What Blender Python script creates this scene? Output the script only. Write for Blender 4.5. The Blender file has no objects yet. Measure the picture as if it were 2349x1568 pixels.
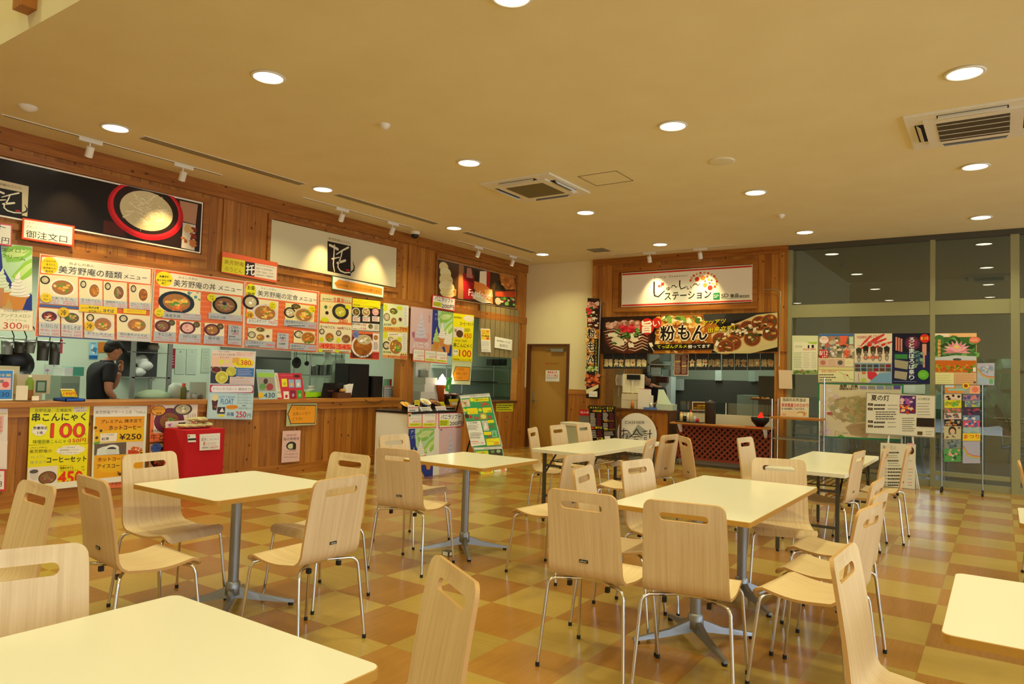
import bpy, bmesh, math, random
import numpy as np
from mathutils import Vector, Matrix
from mathutils.geometry import delaunay_2d_cdt
random.seed(7)
SC = bpy.context.scene
COL = SC.collection
R = math.radians
# ---------------------------------------------------------------- camera
S = 2.2; CC = .63486; CH = CC * S
FP = 1641.9; CX, CY = 1174.5, 784
_ya, _pi, _ro = R(34.338), R(2.6816), R(1.6588)
_f = np.array([-math.sin(_ya)*math.cos(_pi), math.cos(_ya)*math.cos(_pi), math.sin(_pi)])
_r0 = np.array([math.cos(_ya), math.sin(_ya), 0]); _u0 = np.cross(_r0, _f)
RR = math.cos(_ro)*_r0 + math.sin(_ro)*_u0
UU = -math.sin(_ro)*_r0 + math.cos(_ro)*_u0
FF = _f
cam = bpy.data.cameras.new('camera'); camo = bpy.data.objects.new('camera', cam); COL.objects.link(camo)
cam.sensor_width = 36; cam.lens = 36*FP/2349; cam.clip_start = .05; cam.clip_end = 200
camo.matrix_world = Matrix(((RR[0], UU[0], -FF[0], 0), (RR[1], UU[1], -FF[1], 0), (RR[2], UU[2], -FF[2], CH), (0, 0, 0, 1)))
SC.camera = camo
# measured points: a pixel of the photograph carried onto a plane of the room
def ray(x, y): return FF + RR*(x-CX)/FP - UU*(y-CY)/FP
def on(x, y, ax, v):
    d = ray(x, y); o = np.array([0, 0, CH]); return o + d*((v-o[ax])/d[ax])
XL, YB, HC = -7.8, 11.88, 3.6
# ---------------------------------------------------------------- world and exposure
W = bpy.data.worlds.new('world'); SC.world = W; W.use_nodes = True
bg = W.node_tree.nodes['Background']; bg.inputs[0].default_value = (.80, .90, 1, 1); bg.inputs[1].default_value = 8.5
SC.view_settings.view_transform = 'Standard'; SC.view_settings.look = 'None'
SC.view_settings.gamma = 1; SC.view_settings.exposure = -1.42
WARM = (1, .98, .54)
FLUO = (.96, 1, .80)
def lamp(name, kind, loc, energy, color, parent=None, size=.2, rot=(0, 0, 0), spread=None, cone=None, blend=.5, sy=None):
    l = bpy.data.lights.new(name, kind); l.energy = energy; l.color = color
    if kind == 'AREA':
        l.shape = 'DISK' if sy is None else 'RECTANGLE'; l.size = size
        if sy: l.size_y = sy
        if spread: l.spread = spread
    elif kind == 'SPOT': l.spot_size = cone; l.spot_blend = blend; l.shadow_soft_size = size
    o = bpy.data.objects.new(name, l); COL.objects.link(o); o.location = loc; o.rotation_euler = rot
    if parent: o.parent = parent
    return o
# ---------------------------------------------------------------- naming
def tag(o, label=None, cat=None, group=None, kind=None):
    if label: o['label'] = label
    if cat: o['category'] = cat
    if group: o['group'] = group
    if kind: o['kind'] = kind
    return o
def thing(name, label, cat, loc=(0, 0, 0), rz=0, group=None):
    o = bpy.data.objects.new(name, None); COL.objects.link(o); o.location = loc; o.rotation_euler = (0, 0, rz)
    o.empty_display_size = .1
    return tag(o, label, cat, group)
def copy_tree(o, parent=None):
    c = o.copy(); COL.objects.link(c); c.parent = parent
    if parent: c.matrix_parent_inverse = o.matrix_parent_inverse
    for ch in [x for x in SC.objects if x.parent == o]: copy_tree(ch, c)
    return c
# ---------------------------------------------------------------- materials
def lin(c):
    if isinstance(c, str): c = tuple(int(c[i:i+2], 16)/255 for i in (0, 2, 4))
    return tuple((x/12.92 if x <= .04045 else ((x+.055)/1.055)**2.4) for x in c)
MATS = {}
def mat(name, c, rough=.5, metal=0, spec=.5, coat=0, emit=None, es=1, trans=0, alpha=1, ior=1.45):
    if name in MATS: return MATS[name]
    m = bpy.data.materials.new(name); m.use_nodes = True; b = m.node_tree.nodes['Principled BSDF']
    b.inputs['Base Color'].default_value = (*lin(c), 1); b.inputs['Roughness'].default_value = rough
    b.inputs['Metallic'].default_value = metal; b.inputs['Specular IOR Level'].default_value = spec
    b.inputs['Coat Weight'].default_value = coat; b.inputs['IOR'].default_value = ior
    b.inputs['Transmission Weight'].default_value = trans; b.inputs['Alpha'].default_value = alpha
    if emit: b.inputs['Emission Color'].default_value = (*lin(emit), 1); b.inputs['Emission Strength'].default_value = es
    MATS[name] = m; return m
class NT:
    def __init__(s, name, rough=.5, spec=.5):
        s.m = bpy.data.materials.new(name); s.m.use_nodes = True; s.t = s.m.node_tree; s.b = s.t.nodes['Principled BSDF']
        s.b.inputs['Roughness'].default_value = rough; s.b.inputs['Specular IOR Level'].default_value = spec; MATS[name] = s.m
    def n(s, typ, **k):
        x = s.t.nodes.new('ShaderNode'+typ)
        for a, v in k.items():
            if a in x.inputs: s.set(x.inputs[a], v)
            else: setattr(x, a, v)
        return x
    def set(s, i, v):
        if isinstance(v, bpy.types.NodeSocket): s.t.links.new(v, i)
        else: i.default_value = v
    def math(s, op, a, b=0, c=0):
        x = s.t.nodes.new('ShaderNodeMath'); x.operation = op
        for i, v in enumerate((a, b, c)): s.set(x.inputs[i], v)
        return x.outputs[0]
    def mix(s, f, a, b, mode='MIX'):
        x = s.t.nodes.new('ShaderNodeMix'); x.data_type = 'RGBA'; x.blend_type = mode
        s.set(x.inputs[0], f)
        for i, v in ((6, a), (7, b)): s.set(x.inputs[i], (*lin(v), 1) if not isinstance(v, bpy.types.NodeSocket) else v)
        return x.outputs[2]
    def ramp(s, f, stops):
        x = s.t.nodes.new('ShaderNodeValToRGB'); s.set(x.inputs[0], f)
        e = x.color_ramp.elements
        while len(e) < len(stops): e.new(.5)
        for i, (p, c) in enumerate(stops): e[i].position = p; e[i].color = (*lin(c), 1)
        return x.outputs[0]
    def xyz(s, geo=True):
        g = s.n('NewGeometry').outputs['Position'] if geo else s.n('TexCoord').outputs['Object']
        x = s.t.nodes.new('ShaderNodeSeparateXYZ'); s.t.links.new(g, x.inputs[0]); return g, x.outputs
    def comb(s, x, y, z):
        c = s.t.nodes.new('ShaderNodeCombineXYZ')
        for i, v in enumerate((x, y, z)): s.set(c.inputs[i], v)
        return c.outputs[0]
    def noise(s, v, scale, detail=3, rough=.5):
        x = s.t.nodes.new('ShaderNodeTexNoise'); s.t.links.new(v, x.inputs['Vector'])
        x.inputs['Scale'].default_value = scale; x.inputs['Detail'].default_value = detail; x.inputs['Roughness'].default_value = rough
        return x.outputs[0]
    def white(s, v):
        x = s.t.nodes.new('ShaderNodeTexWhiteNoise'); x.noise_dimensions = '3D'; s.t.links.new(v, x.inputs['Vector']); return x.outputs['Value']
    def col(s, v): s.t.links.new(v, s.b.inputs['Base Color'])
    def bump(s, h, st=.2, d=.01):
        x = s.t.nodes.new('ShaderNodeBump'); x.inputs['Strength'].default_value = st; x.inputs['Distance'].default_value = d
        s.t.links.new(h, x.inputs['Height']); s.t.links.new(x.outputs[0], s.b.inputs['Normal'])
def pine(name, axis, base='ac6c26', dark='824815', light='c68a38', board=.105, vertical=True):
    n = NT(name, .42, .4); g, x = n.xyz()
    a = x[axis]; z = x[2]
    if not vertical: a, z = z, x[axis]
    t = n.math('DIVIDE', a, board); idx = n.math('FLOOR', t); fr = n.math('SUBTRACT', t, idx)
    rnd = n.white(n.comb(idx, 3.3, 1.7))
    v = n.comb(n.math('MULTIPLY', a, 9), n.math('MULTIPLY', rnd, 40), n.math('MULTIPLY', z, .55))
    gr = n.noise(v, 3, 5, .65)
    c = n.ramp(n.math('ADD', n.math('MULTIPLY', gr, .8), n.math('MULTIPLY', rnd, .25)), [(.25, dark), (.55, base), (.85, light)])
    vo = n.n('TexVoronoi'); vo.inputs['Scale'].default_value = 1
    n.t.links.new(n.comb(n.math('MULTIPLY', a, 9), n.math('MULTIPLY', rnd, 9), n.math('MULTIPLY', z, 5.5)), vo.inputs['Vector'])
    c = n.mix(n.ramp(vo.outputs['Distance'], [(.06, 'ffffff'), (.15, '000000')]), c, '4a230c')
    e = n.math('MINIMUM', fr, n.math('SUBTRACT', 1, fr))
    gv = n.ramp(e, [(0, '000000'), (.035, 'ffffff')])
    if vertical: c = n.mix(gv, '5a3210', c)
    n.col(c)
    if vertical: n.bump(gv, .4, .004)
    return n.m
pine('pine_y', 1); pine('pine_x', 0)
pine('pine_trim_y', 1, vertical=False, board=.6); pine('pine_trim_x', 0, vertical=False, board=.6)
def floor_mat():
    n = NT('linoleum', .2, .45); g, x = n.xyz()
    tx = n.math('DIVIDE', n.math('ADD', x[0], .341), .45); ty = n.math('DIVIDE', n.math('SUBTRACT', x[1], 4.103), .45)
    ix, iy = n.math('FLOOR', tx), n.math('FLOOR', ty)
    par = n.math('PINGPONG', n.math('ADD', ix, iy), 1)
    rnd = n.white(n.comb(ix, iy, .5))
    va = n.comb(n.math('MULTIPLY', x[0], 1.5), n.math('MULTIPLY', x[1], 30), rnd)
    vb = n.comb(n.math('MULTIPLY', x[0], 30), n.math('MULTIPLY', x[1], 1.5), rnd)
    mx = n.t.nodes.new('ShaderNodeMix'); mx.data_type = 'VECTOR'
    n.set(mx.inputs[0], par); n.set(mx.inputs[4], va); n.set(mx.inputs[5], vb)
    gr = n.noise(mx.outputs[1], 2.2, 6, .6); gr2 = n.noise(g, 3, 3)
    f = n.math('ADD', n.math('MULTIPLY', gr, .5), n.math('ADD', n.math('MULTIPLY', rnd, .35), n.math('MULTIPLY', gr2, .15)))
    light = n.ramp(f, [(.2, '987c3a'), (.8, 'b6964a')]); dark = n.ramp(f, [(.2, '8c5c24'), (.8, 'a87834')])
    c = n.mix(par, light, dark)
    ex = n.math('PINGPONG', tx, .5); ey = n.math('PINGPONG', ty, .5)
    e = n.math('MINIMUM', ex, ey); c = n.mix(n.ramp(e, [(0, '808080'), (.004, 'ffffff')]), '8a6228', c)
    n.col(c); n.set(n.b.inputs['Roughness'], n.math('ADD', .16, n.math('MULTIPLY', gr2, .1)))
floor_mat()
def ply():
    n = NT('beech_plywood', .38, .4); g, x = n.xyz(False)
    info = n.n('ObjectInfo').outputs['Random']
    v = n.comb(n.math('ADD', n.math('MULTIPLY', x[0], 26), n.math('MULTIPLY', info, 50)), n.math('MULTIPLY', x[1], .8), n.math('MULTIPLY', x[2], .8))
    gr = n.noise(v, 2.5, 6, .7)
    c = n.ramp(gr, [(.3, 'd0b286'), (.5, 'dec296'), (.75, 'e8d0a8')])
    n.col(c)
ply()
mat('ply_edge', 'c4985c', .5)
def ceil_mat():
    n = NT('ceiling_plaster', .9, .1); g, x = n.xyz(); n.col(n.ramp(n.noise(g, 2, 2), [(.3, 'e8dcb4'), (.7, 'ece2bc')])); n.bump(n.noise(g, 60, 2), .05, .002)
ceil_mat()
def wall_mat():
    n = NT('cream_wall', .85, .2); g, x = n.xyz(); n.col(n.ramp(n.noise(g, 1.5, 2), [(.3, 'e6d8aa'), (.7, 'ecdfb2')])); n.bump(n.noise(g, 90, 2), .08, .002)
wall_mat()
mat('table_white', 'ebe5cf', .22, spec=.5); mat('table_edge', 'b88838', .4); mat('cream_edge', 'e6dfc4', .45)
mat('chrome', 'd8d8d8', .12, 1); mat('pole_silver', '9a9ea2', .38, .85); mat('dark_metal', '55534c', .45, .6)
mat('black_plastic', '141414', .4); mat('rubber', '1a1a18', .7); mat('white_plastic', 'e8e4d8', .45); mat('grey_metal', '8d9088', .5, .5)
mat('steel', 'a9aca6', .3, .9); mat('sash', '97946e', .5, .3); mat('kitchen_wall', 'cfe0c8', .5); mat('dark_wood', '5a3214', .5)
mat('black_board', '17120f', .35); mat('tile_dark', '3a3c38', .35); mat('cloth_red', 'c40c1c', .8); mat('grille', '4a4030', .6)
mat('glow', 'fff6e0', .4, emit='fff2d0', es=30); mat('fluor', 'ffffff', .4, emit='e8ffe6', es=6)
mat('hole', '1c1712', .8)
def glass_mat():
    n = NT('window_glass', .02); t = n.t; t.nodes.remove(n.b)
    tr = n.n('BsdfTransparent'); tr.inputs[0].default_value = (.80, .86, .80, 1); gl = n.n('BsdfGlossy'); gl.inputs['Roughness'].default_value = .01
    fr = n.n('Fresnel'); fr.inputs[0].default_value = 1.52; ms = n.n('MixShader')
    t.links.new(n.math('MULTIPLY', fr.outputs[0], 3.6), ms.inputs[0]); t.links.new(tr.outputs[0], ms.inputs[1]); t.links.new(gl.outputs[0], ms.inputs[2])
    t.links.new(ms.outputs[0], t.nodes['Material Output'].inputs[0])
glass_mat()
def print_mat(name, rough):
    n = NT(name, rough, .3); a = n.n('Attribute'); a.attribute_name = 'ink'; n.col(a.outputs['Color'])
print_mat('printed_paper', .55); print_mat('glossy_print', .3); print_mat('painted', .45)
def lattice_noise(name, c1, c2, sc=6):
    n = NT(name, .6); g, x = n.xyz(False); n.col(n.ramp(n.noise(g, sc, 4), [(.35, c1), (.65, c2)])); return n.m
lattice_noise('foliage', '15260d', '2f4a1d', 3); lattice_noise('asphalt', '1e201c', '2c2e28', 1)
# ---------------------------------------------------------------- mesh builder
class MB:
    def __init__(s): s.v = []; s.f = []; s.m = []; s.c = []; s.mats = []; s.sm = []
    def mi(s, m):
        m = MATS[m] if isinstance(m, str) else m
        if m not in s.mats: s.mats.append(m)
        return s.mats.index(m)
    def add(s, vs, fs, m, c=None, smooth=False):
        o = len(s.v); s.v += [tuple(map(float, v)) for v in vs]; k = s.mi(m)
        for f in fs: s.f.append(tuple(o+i for i in f)); s.m.append(k); s.c.append(c); s.sm.append(smooth)
        return s
    def box(s, x0, x1, y0, y1, z0, z1, m, c=None, rz=0, o=(0, 0, 0)):
        vs = [(x, y, z) for x in (x0, x1) for y in (y0, y1) for z in (z0, z1)]
        if rz or any(o):
            ca, sa = math.cos(rz), math.sin(rz); vs = [(o[0]+x*ca-y*sa, o[1]+x*sa+y*ca, o[2]+z) for x, y, z in vs]
        return s.add(vs, [(0, 1, 3, 2), (4, 6, 7, 5), (0, 4, 5, 1), (2, 3, 7, 6), (0, 2, 6, 4), (1, 5, 7, 3)], m, c)
    def tube(s, pts, r, m, n=10, c=None, caps=True):
        pts = [Vector(p) for p in pts]; rs = r if isinstance(r, (list, tuple)) else [r]*len(pts)
        vs = []; up = None
        for i, p in enumerate(pts):
            d = (pts[min(i+1, len(pts)-1)]-pts[max(i-1, 0)]).normalized()
            if up is None: up = d.orthogonal().normalized()
            up = (up-d*up.dot(d)).normalized(); w = d.cross(up)
            vs += [tuple(p+(up*math.cos(2*math.pi*k/n)+w*math.sin(2*math.pi*k/n))*rs[i]) for k in range(n)]
        fs = [(i*n+k, i*n+(k+1) % n, (i+1)*n+(k+1) % n, (i+1)*n+k) for i in range(len(pts)-1) for k in range(n)]
        s.add(vs, fs, m, c, True)
        if caps: s.add(vs[:n], [tuple(range(n))[::-1]], m, c); s.add(vs[-n:], [tuple(range(n))], m, c)
        return s
    def lathe(s, prof, m, o=(0, 0, 0), n=24, c=None, smooth=True, sx=1, sy=1):
        vs = [(o[0]+r*sx*math.cos(2*math.pi*k/n), o[1]+r*sy*math.sin(2*math.pi*k/n), o[2]+z) for r, z in prof for k in range(n)]
        fs = [(i*n+k, i*n+(k+1) % n, (i+1)*n+(k+1) % n, (i+1)*n+k) for i in range(len(prof)-1) for k in range(n)]
        return s.add(vs, fs, m, c, smooth)
    def rslab(s, x0, x1, y0, y1, z0, z1, r, mt, me, n=6):
        pts = []
        for cx, cy, a in ((x1-r, y1-r, 0), (x0+r, y1-r, 90), (x0+r, y0+r, 180), (x1-r, y0+r, 270)):
            pts += [(cx+r*math.cos(R(a+90*k/n)), cy+r*math.sin(R(a+90*k/n))) for k in range(n+1)]
        N = len(pts); b = .002
        top = [(x-(b if x > (x0+x1)/2 else -b), y-(b if y > (y0+y1)/2 else -b), z1) for x, y in pts]
        s.add(top, [tuple(range(N))], mt)
        vs = top+[(x, y, z1-b) for x, y in pts]+[(x, y, z0) for x, y in pts]
        s.add(vs, [(k+i*N, k+(i+1)*N, (k+1) % N+(i+1)*N, (k+1) % N+i*N) for i in range(2) for k in range(N)], me)
        return s.add([(x, y, z0) for x, y in pts], [tuple(range(N))[::-1]], me)
    def build(s, name, parent=None, label=None):
        me = bpy.data.meshes.new(name); me.from_pydata(s.v, [], s.f)
        for m in s.mats: me.materials.append(m)
        me.polygons.foreach_set('material_index', s.m); me.polygons.foreach_set('use_smooth', s.sm)
        if any(c is not None for c in s.c):
            at = me.color_attributes.new('ink', 'FLOAT_COLOR', 'CORNER'); buf = []
            cc = {}
            for p in me.polygons:
                c = s.c[p.index]
                if c not in cc: cc[c] = (*lin(c), 1) if c else (1, 1, 1, 1)
                buf += list(cc[c])*p.loop_total
            at.data.foreach_set('color', buf)
        me.update()
        o = bpy.data.objects.new(name, me); COL.objects.link(o)
        if parent: o.parent = parent
        if label: o['label'] = label
        return o
def struct(o): o['kind'] = 'structure'; return o
def sbox(name, x0, x1, y0, y1, z0, z1, m): return struct(MB().box(x0, x1, y0, y1, z0, z1, m).build(name))
def arc(c, r, a0, a1, n, u, v):
    c, u, v = Vector(c), Vector(u), Vector(v)
    return [c+u*(r*math.cos(R(a0+(a1-a0)*k/n)))+v*(r*math.sin(R(a0+(a1-a0)*k/n))) for k in range(n+1)]
# ================================================================ the room
VOID = 2.0   # in front of this line the ceiling is higher
sbox('floor', -7.95, 7, -6, 11.96, -.1, 0, 'linoleum')
sbox('ceiling', -7.95, 7, VOID, 11.96, HC, HC+.12, 'ceiling_plaster')
o = MB().box(-7.95, 7, -6, VOID, 5.6, 5.7, 'ceiling_plaster').build('ceiling'); struct(o)
sbox('wall_bulkhead', -7.95, 7, VOID, VOID+.1, HC+.12, 5.6, 'cream_wall')
# left wall: pine header and posts over two serving openings
P1 = 8.35; P2 = 8.64
wl = MB()
wl.box(XL-.14, XL, VOID-.6, 11.88, 2.42, HC, 'pine_y')
wl.box(XL-.14, XL, P1-.02, P2, 0, 2.42, 'pine_y'); wl.box(XL-.14, XL, 11.62, 11.88, 0, 2.42, 'pine_y')
wl.box(XL-.14, XL, -.2, VOID-.6, 0, HC, 'pine_y')
struct(wl.build('wall_left'))
tr = MB()
for a in (5.2, 8.5): tr.box(XL, XL+.018, a-.09, a+.09, 2.44, HC, 'pine_y')
tr.box(XL, XL+.03, VOID-.6, 11.88, HC-.16, HC, 'pine_trim_y'); tr.box(XL, XL+.03, VOID-.6, 11.88, 2.42, 2.55, 'pine_trim_y')
tr.box(XL, XL+.018, 11.72, 11.88, 0, 2.42, 'pine_y')
struct(tr.build('trim_1'))
sbox('wall_left_near', -7.95, XL, -6, -.2, 0, 5.6, 'cream_wall'); 
struct(MB().box(-7.95, XL, -.2, VOID, HC, 5.6, 'cream_wall').build('wall_left_upper'))
# back wall: cream wall with the door, then the pine front of the second stall
wb = MB()
wb.box(-7.8, -7.74, YB, YB+.12, 1.17, HC, 'cream_wall'); wb.box(-7.74, -6.78, YB, YB+.12, 2.03, HC, 'cream_wall'); wb.box(-6.78, -6.28, YB, YB+.12, 1.17, HC, 'cream_wall')
wb.box(-7.8, -7.74, YB-.012, YB+.12, 0, 1.17, 'pine_x'); wb.box(-6.78, -6.28, YB-.012, YB+.12, 0, 1.17, 'pine_x')
wb.box(-6.78, -6.28, YB-.022, YB-.012, 1.08, 1.17, 'pine_trim_x')
struct(wb.build('wall_back'))
ws = MB()
ws.box(-6.28, -2.79, YB-.06, YB+.12, 1.88, HC, 'pine_x'); ws.box(-6.28, -6.06, YB-.06, YB+.12, 0, 1.88, 'pine_x'); ws.box(-2.98, -2.79, YB-.06, YB+.12, 0, 1.88, 'pine_x')
struct(ws.build('wall_back_stall'))
t = MB(); t.box(-6.28, -2.79, YB-.085, YB-.06, HC-.12, HC, 'pine_trim_x')
for a in (-6.28, -2.9): t.box(a, a+.11, YB-.085, YB-.06, 1.9, HC-.12, 'pine_x')
struct(t.build('trim_2'))
# door
d = MB().box(-7.74, -6.78, YB-.012, YB+.05, 1.99, 2.03, 'dark_wood').box(-7.74, -7.68, YB-.012, YB+.1, 0, 1.99, 'dark_wood').box(-6.84, -6.78, YB-.012, YB+.1, 0, 1.99, 'dark_wood').build('door_frame')
mat('door_brown', 'a87c30', .45)
dl = struct(MB().box(-7.68, -6.84, YB+.05, YB+.09, .01, 1.99, 'door_brown').build('door_1')); d.parent = dl
h = MB().box(-7.62, -7.585, YB+.044, YB+.052, .86, 1.1, 'steel').tube([(-7.6, YB+.05, .92), (-7.6, YB-.0, .92), (-7.49, YB-.0, .92)], .009, 'steel').build('door_handle', dl)
MB().box(-7.2, -6.92, YB+.0, YB+.05, 1.88, 1.94, 'grey_metal').box(-7.35, -7.2, YB+.02, YB+.03, 1.92, 1.935, 'grey_metal').build('door_closer', dl)
# glazed wall to the right
gx = [-2.79, -.8, .17, 2.6, 4.8, 7]
fr = MB()
fr.box(-2.79, 7, YB-.04, YB+.06, 3.52, HC, 'dark_metal'); fr.box(-2.79, 7, YB-.045, YB+.065, 2.44, 2.64, 'sash'); fr.box(-2.79, 7, YB-.04, YB+.06, 0, .09, 'sash')
for i, a in enumerate(gx): 
    w = .06 if i != 2 else .1
    fr.box(a-(0 if i == 0 else w/2), a+(w if i == 0 else w/2), YB-.055, YB+.075, .0, 3.52, 'sash')
fr.box(-.8, 7, YB-.042, YB+.055, .16, .22, 'sash')
fr.box(-2.73, -.83, YB-.03, YB+.05, .12, .16, 'sash')
struct(fr.build('window_1'))
k = 0
for i in range(5):
    for z0, z1 in ((.09, 2.44), (2.64, 3.52)):
        k += 1
        g = MB(); g.add([(gx[i]+.03, YB+.01, z0), (gx[i+1]-.03, YB+.01, z0), (gx[i+1]-.03, YB+.01, z1), (gx[i]+.03, YB+.01, z1)], [(0, 1, 2, 3)], 'window_glass')
        g.build('glass_pane', bpy.data.objects['window_1'])
# walls around the rest of the hall (behind and right of the viewer)
sbox('wall_right', 6.9, 7, 2, 11.96, 3.4, HC, 'cream_wall'); sbox('wall_right_sill', 6.9, 7, -6, 11.96, 0, .3, 'cream_wall')
sbox('wall_rear', -7.95, 7, -6.1, -6, 0, 5.7, 'cream_wall')
struct(MB().box(6.9, 7, -6, 2, 5.2, 5.6, 'cream_wall').build('wall_right_upper'))
f2 = MB()
for a in (-5.95, -3.5, -1, 1.5, 4, 6.5, 9, 11.5): f2.box(6.9, 7, a-.05, a+.05, .3, 3.4 if a > 2 else 5.2, 'sash')
struct(f2.build('window_2'))
# corridor beyond the glazed wall, with a door onto the garden
mat('corridor_floor', '5c564c', .15); mat('corridor_wall', '8c8c70', .8)
def corridor():
    sbox('floor_corridor', -2.7, 8, 11.98, 17, -.1, 0, 'corridor_floor')
    sbox('ceiling_corridor', -2.8, 8, 12.0, 17, 3.62, 3.7, 'corridor_wall')
    struct(MB().box(-2.8, -2.7, 12.01, 17, -.1, 3.6, 'corridor_wall').build('wall_corridor_left'))
    w = MB().box(-2.7, -1.9, 16.9, 17, 0, 3.62, 'corridor_wall').box(-1.9, 8, 16.9, 17, 2.0, 3.62, 'corridor_wall').box(-1.9, 8, 16.9, 17, 0, .5, 'corridor_wall').box(-.9, -.4, 16.9, 17, .5, 2, 'corridor_wall').box(3, 3.3, 16.9, 17, .5, 2, 'corridor_wall')
    struct(w.build('wall_corridor_back'))
    sbox('ground_outside', -30, 40, 17.2, 60, -.2, -.1, 'asphalt')
    hg = MB(); rn = random.Random(9)
    for k in range(90):
        bm = bmesh.new(); bmesh.ops.create_icosphere(bm, subdivisions=2, radius=1.5); ox, oz = -36+k*.85, rn.uniform(.3, 4.2)
        hg.add([(ox+v.co.x*rn.uniform(.8, 1.2), 42+v.co.y+rn.uniform(-.3, .3), oz+v.co.z*rn.uniform(.9, 1.6)) for v in bm.verts], [tuple(v.index for v in f.verts) for f in bm.faces], 'foliage'); bm.free()
    hg.box(-37, 42, 42, 42.8, -.1, 4.2, 'foliage'); tag(hg.build('hedge'), 'tall dark green hedge far outside beyond the corridor windows', 'hedge')
    mu = MB()
    for a in (-1.9, -1.3, -.4, .35, 1.1, 1.9, 2.6, 3.3, 4.3, 5.3, 6.3, 7.3): mu.box(a-.03, a+.03, 16.92, 16.98, .5, 2, 'sash')
    mu.box(-1.9, 8, 16.92, 16.98, 1.72, 1.78, 'sash'); struct(mu.build('window_4'))
    for i, (x, y, r) in enumerate([(-5.6, 27, 1.8), (.2, 27, 1.8), (6, 27, 1.8), (-11.6, 28, 1.9), (12, 27, 1.9)]):
        h = MB()
        for k in range(26):
            a, b = random.random()*6.28, random.random(); rr = r*(.35+.3*random.random())
            c = Vector((r*.8*math.cos(a)*b, r*.8*math.sin(a)*b, r*(.5+1.6*random.random())))
            bm = bmesh.new(); bmesh.ops.create_icosphere(bm, subdivisions=2, radius=rr)
            vs = [tuple(c+v.co*(1+.25*(random.random()-.5))) for v in bm.verts]; fs = [tuple(v.index for v in f.verts) for f in bm.faces]; bm.free()
            h.add(vs, fs, 'foliage')
        t = thing('garden_tree', 'leafy green tree standing outside beyond the corridor windows', 'tree', (x, y, -.1), group='trees outside')
        h.build('foliage', t); MB().tube([(0, 0, 0), (0, 0, r*.8)], .15, 'dark_wood').build('trunk', t)
corridor()
# floor edge below the stalls
def skirt():
    struct(MB().box(XL, XL+.02, -.2, P1, 0, .14, 'pine_trim_y').build('baseboard_left'))
skirt()
# beam end hanging on the upper wall
cpt = on(48, 0, 1, VOID-.12)
bq = on(28, 22, 1, VOID-.09); b = MB().box(bq[0], bq[0]+.14, VOID-.09, VOID, bq[2], 5.2, 'pine_x')
tag(b.build('wooden_beam'), 'brown wooden post end hanging on the cream upper wall, top left corner', 'beam')
# ---------------------------------------------------------------- ceiling fittings
AX = [-6.82, -4.57, -2.34, -.2, 2.0, 4.2]; BY = [3.32, 5.80, 8.34, 10.88]
def downlight(x, y, z, label, e=1.0, grp='round downlights in the ceiling', vis=True):
    t = thing('downlight', label, 'ceiling light', (x, y, z), group=grp)
    MB().lathe([(.115, 0), (.13, -.004), (.125, -.012), (.108, -.012), (.105, .0)], 'white_plastic', n=28).build('trim_ring', t)
    MB().add([(.106*math.cos(2*math.pi*k/28), .106*math.sin(2*math.pi*k/28), -.006) for k in range(28)], [tuple(range(28))[::-1]], 'glow').build('lens', t)
    lamp('bulb', 'AREA', (0, 0, -.02), 38*e, WARM, t, size=.2, spread=R(125))
    return t
posn = {0: ['nearest', 'second', 'third', 'farthest'], 1: ['nearest', 'second', 'third', 'farthest']}
row = ['row next to the left wall signs', 'second row from the left wall', 'third row from the left wall', 'fourth row, at the right']
for i, x in enumerate(AX):
    for j, y in enumerate(BY):
        if i < 4: lb = 'bright round ceiling downlight, %s in the %s' % (posn[0][j], row[i])
        else: lb = 'round ceiling downlight right of the photo edge'
        downlight(x, y, HC, lb, grp='round downlights in the ceiling' if i < 4 else 'downlights past the right edge')
for x in (-6, -3.5, -1, 1.5, 4):
    for y in (-4, -1.5, .8): downlight(x, y, 5.6, 'round downlight in the high ceiling over the viewer', 1.05, 'downlights over the viewer')
mat('slot_grey', '6e6440', .6)
def cassette(x, y, label, ribs=True):
    t = thing('ceiling_air_conditioner', label, 'air conditioner', (x, y, HC), group='ceiling air conditioners')
    p = MB(); h = .47
    p.box(-h, h, -h, h, -.02, 0, 'white_plastic'); p.box(-.34, .34, -.34, .34, -.035, -.02, 'white_plastic'); p.build('panel', t)
    g = MB(); g.box(-.25, .25, -.25, .25, -.04, -.035, 'grille' if ribs else 'slot_grey')
    for k in range(4 if ribs else 0): g.box(-.25, .25, -.2+.13*k, -.194+.13*k, -.044, -.04, 'white_plastic')
    g.build('grille', t)
    for k in range(4):
        a = R(90*k); l = MB(); l.box(-.24, .24, .34, .41, -.022, -.015, 'hole', rz=a); l.build('air_slot', t)
        fl = MB(); vs = [(-.23, .40, -.02), (.23, .40, -.02), (.23, .365, -.055), (-.23, .365, -.055)]
        if k in (2, 3): vs = [(-.23, .40, -.02), (.23, .40, -.02), (.23, .43, -.06), (-.23, .43, -.06)]
        ca, sa = math.cos(a), math.sin(a)
        vs = [(x*ca-y*sa, x*sa+y*ca, z) for x, y, z in vs]; vs += [(x, y, z+.006) for x, y, z in vs]
        fl.add(vs, [(0, 1, 2, 3), (7, 6, 5, 4), (0, 4, 5, 1), (1, 5, 6, 2), (2, 6, 7, 3), (3, 7, 4, 0)], 'white_plastic'); fl.build('louvre', t)
cassette(-4.49, 6.97, 'square ceiling air conditioner in the middle of the ceiling, by the hatch', False)
cassette(-.18, 6.98, 'square ceiling air conditioner with ribbed dark grille at the right edge')
hm = MB()
for a in ((-3.83, -3.365, 6.79, 6.796), (-3.83, -3.365, 7.224, 7.23), (-3.83, -3.824, 6.79, 7.23), (-3.371, -3.365, 6.79, 7.23)): hm.box(*a, HC-.003, HC, 'grille')
tag(hm.build('access_hatch'), 'square access hatch outlined on the ceiling beside the air conditioner', 'hatch')
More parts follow.
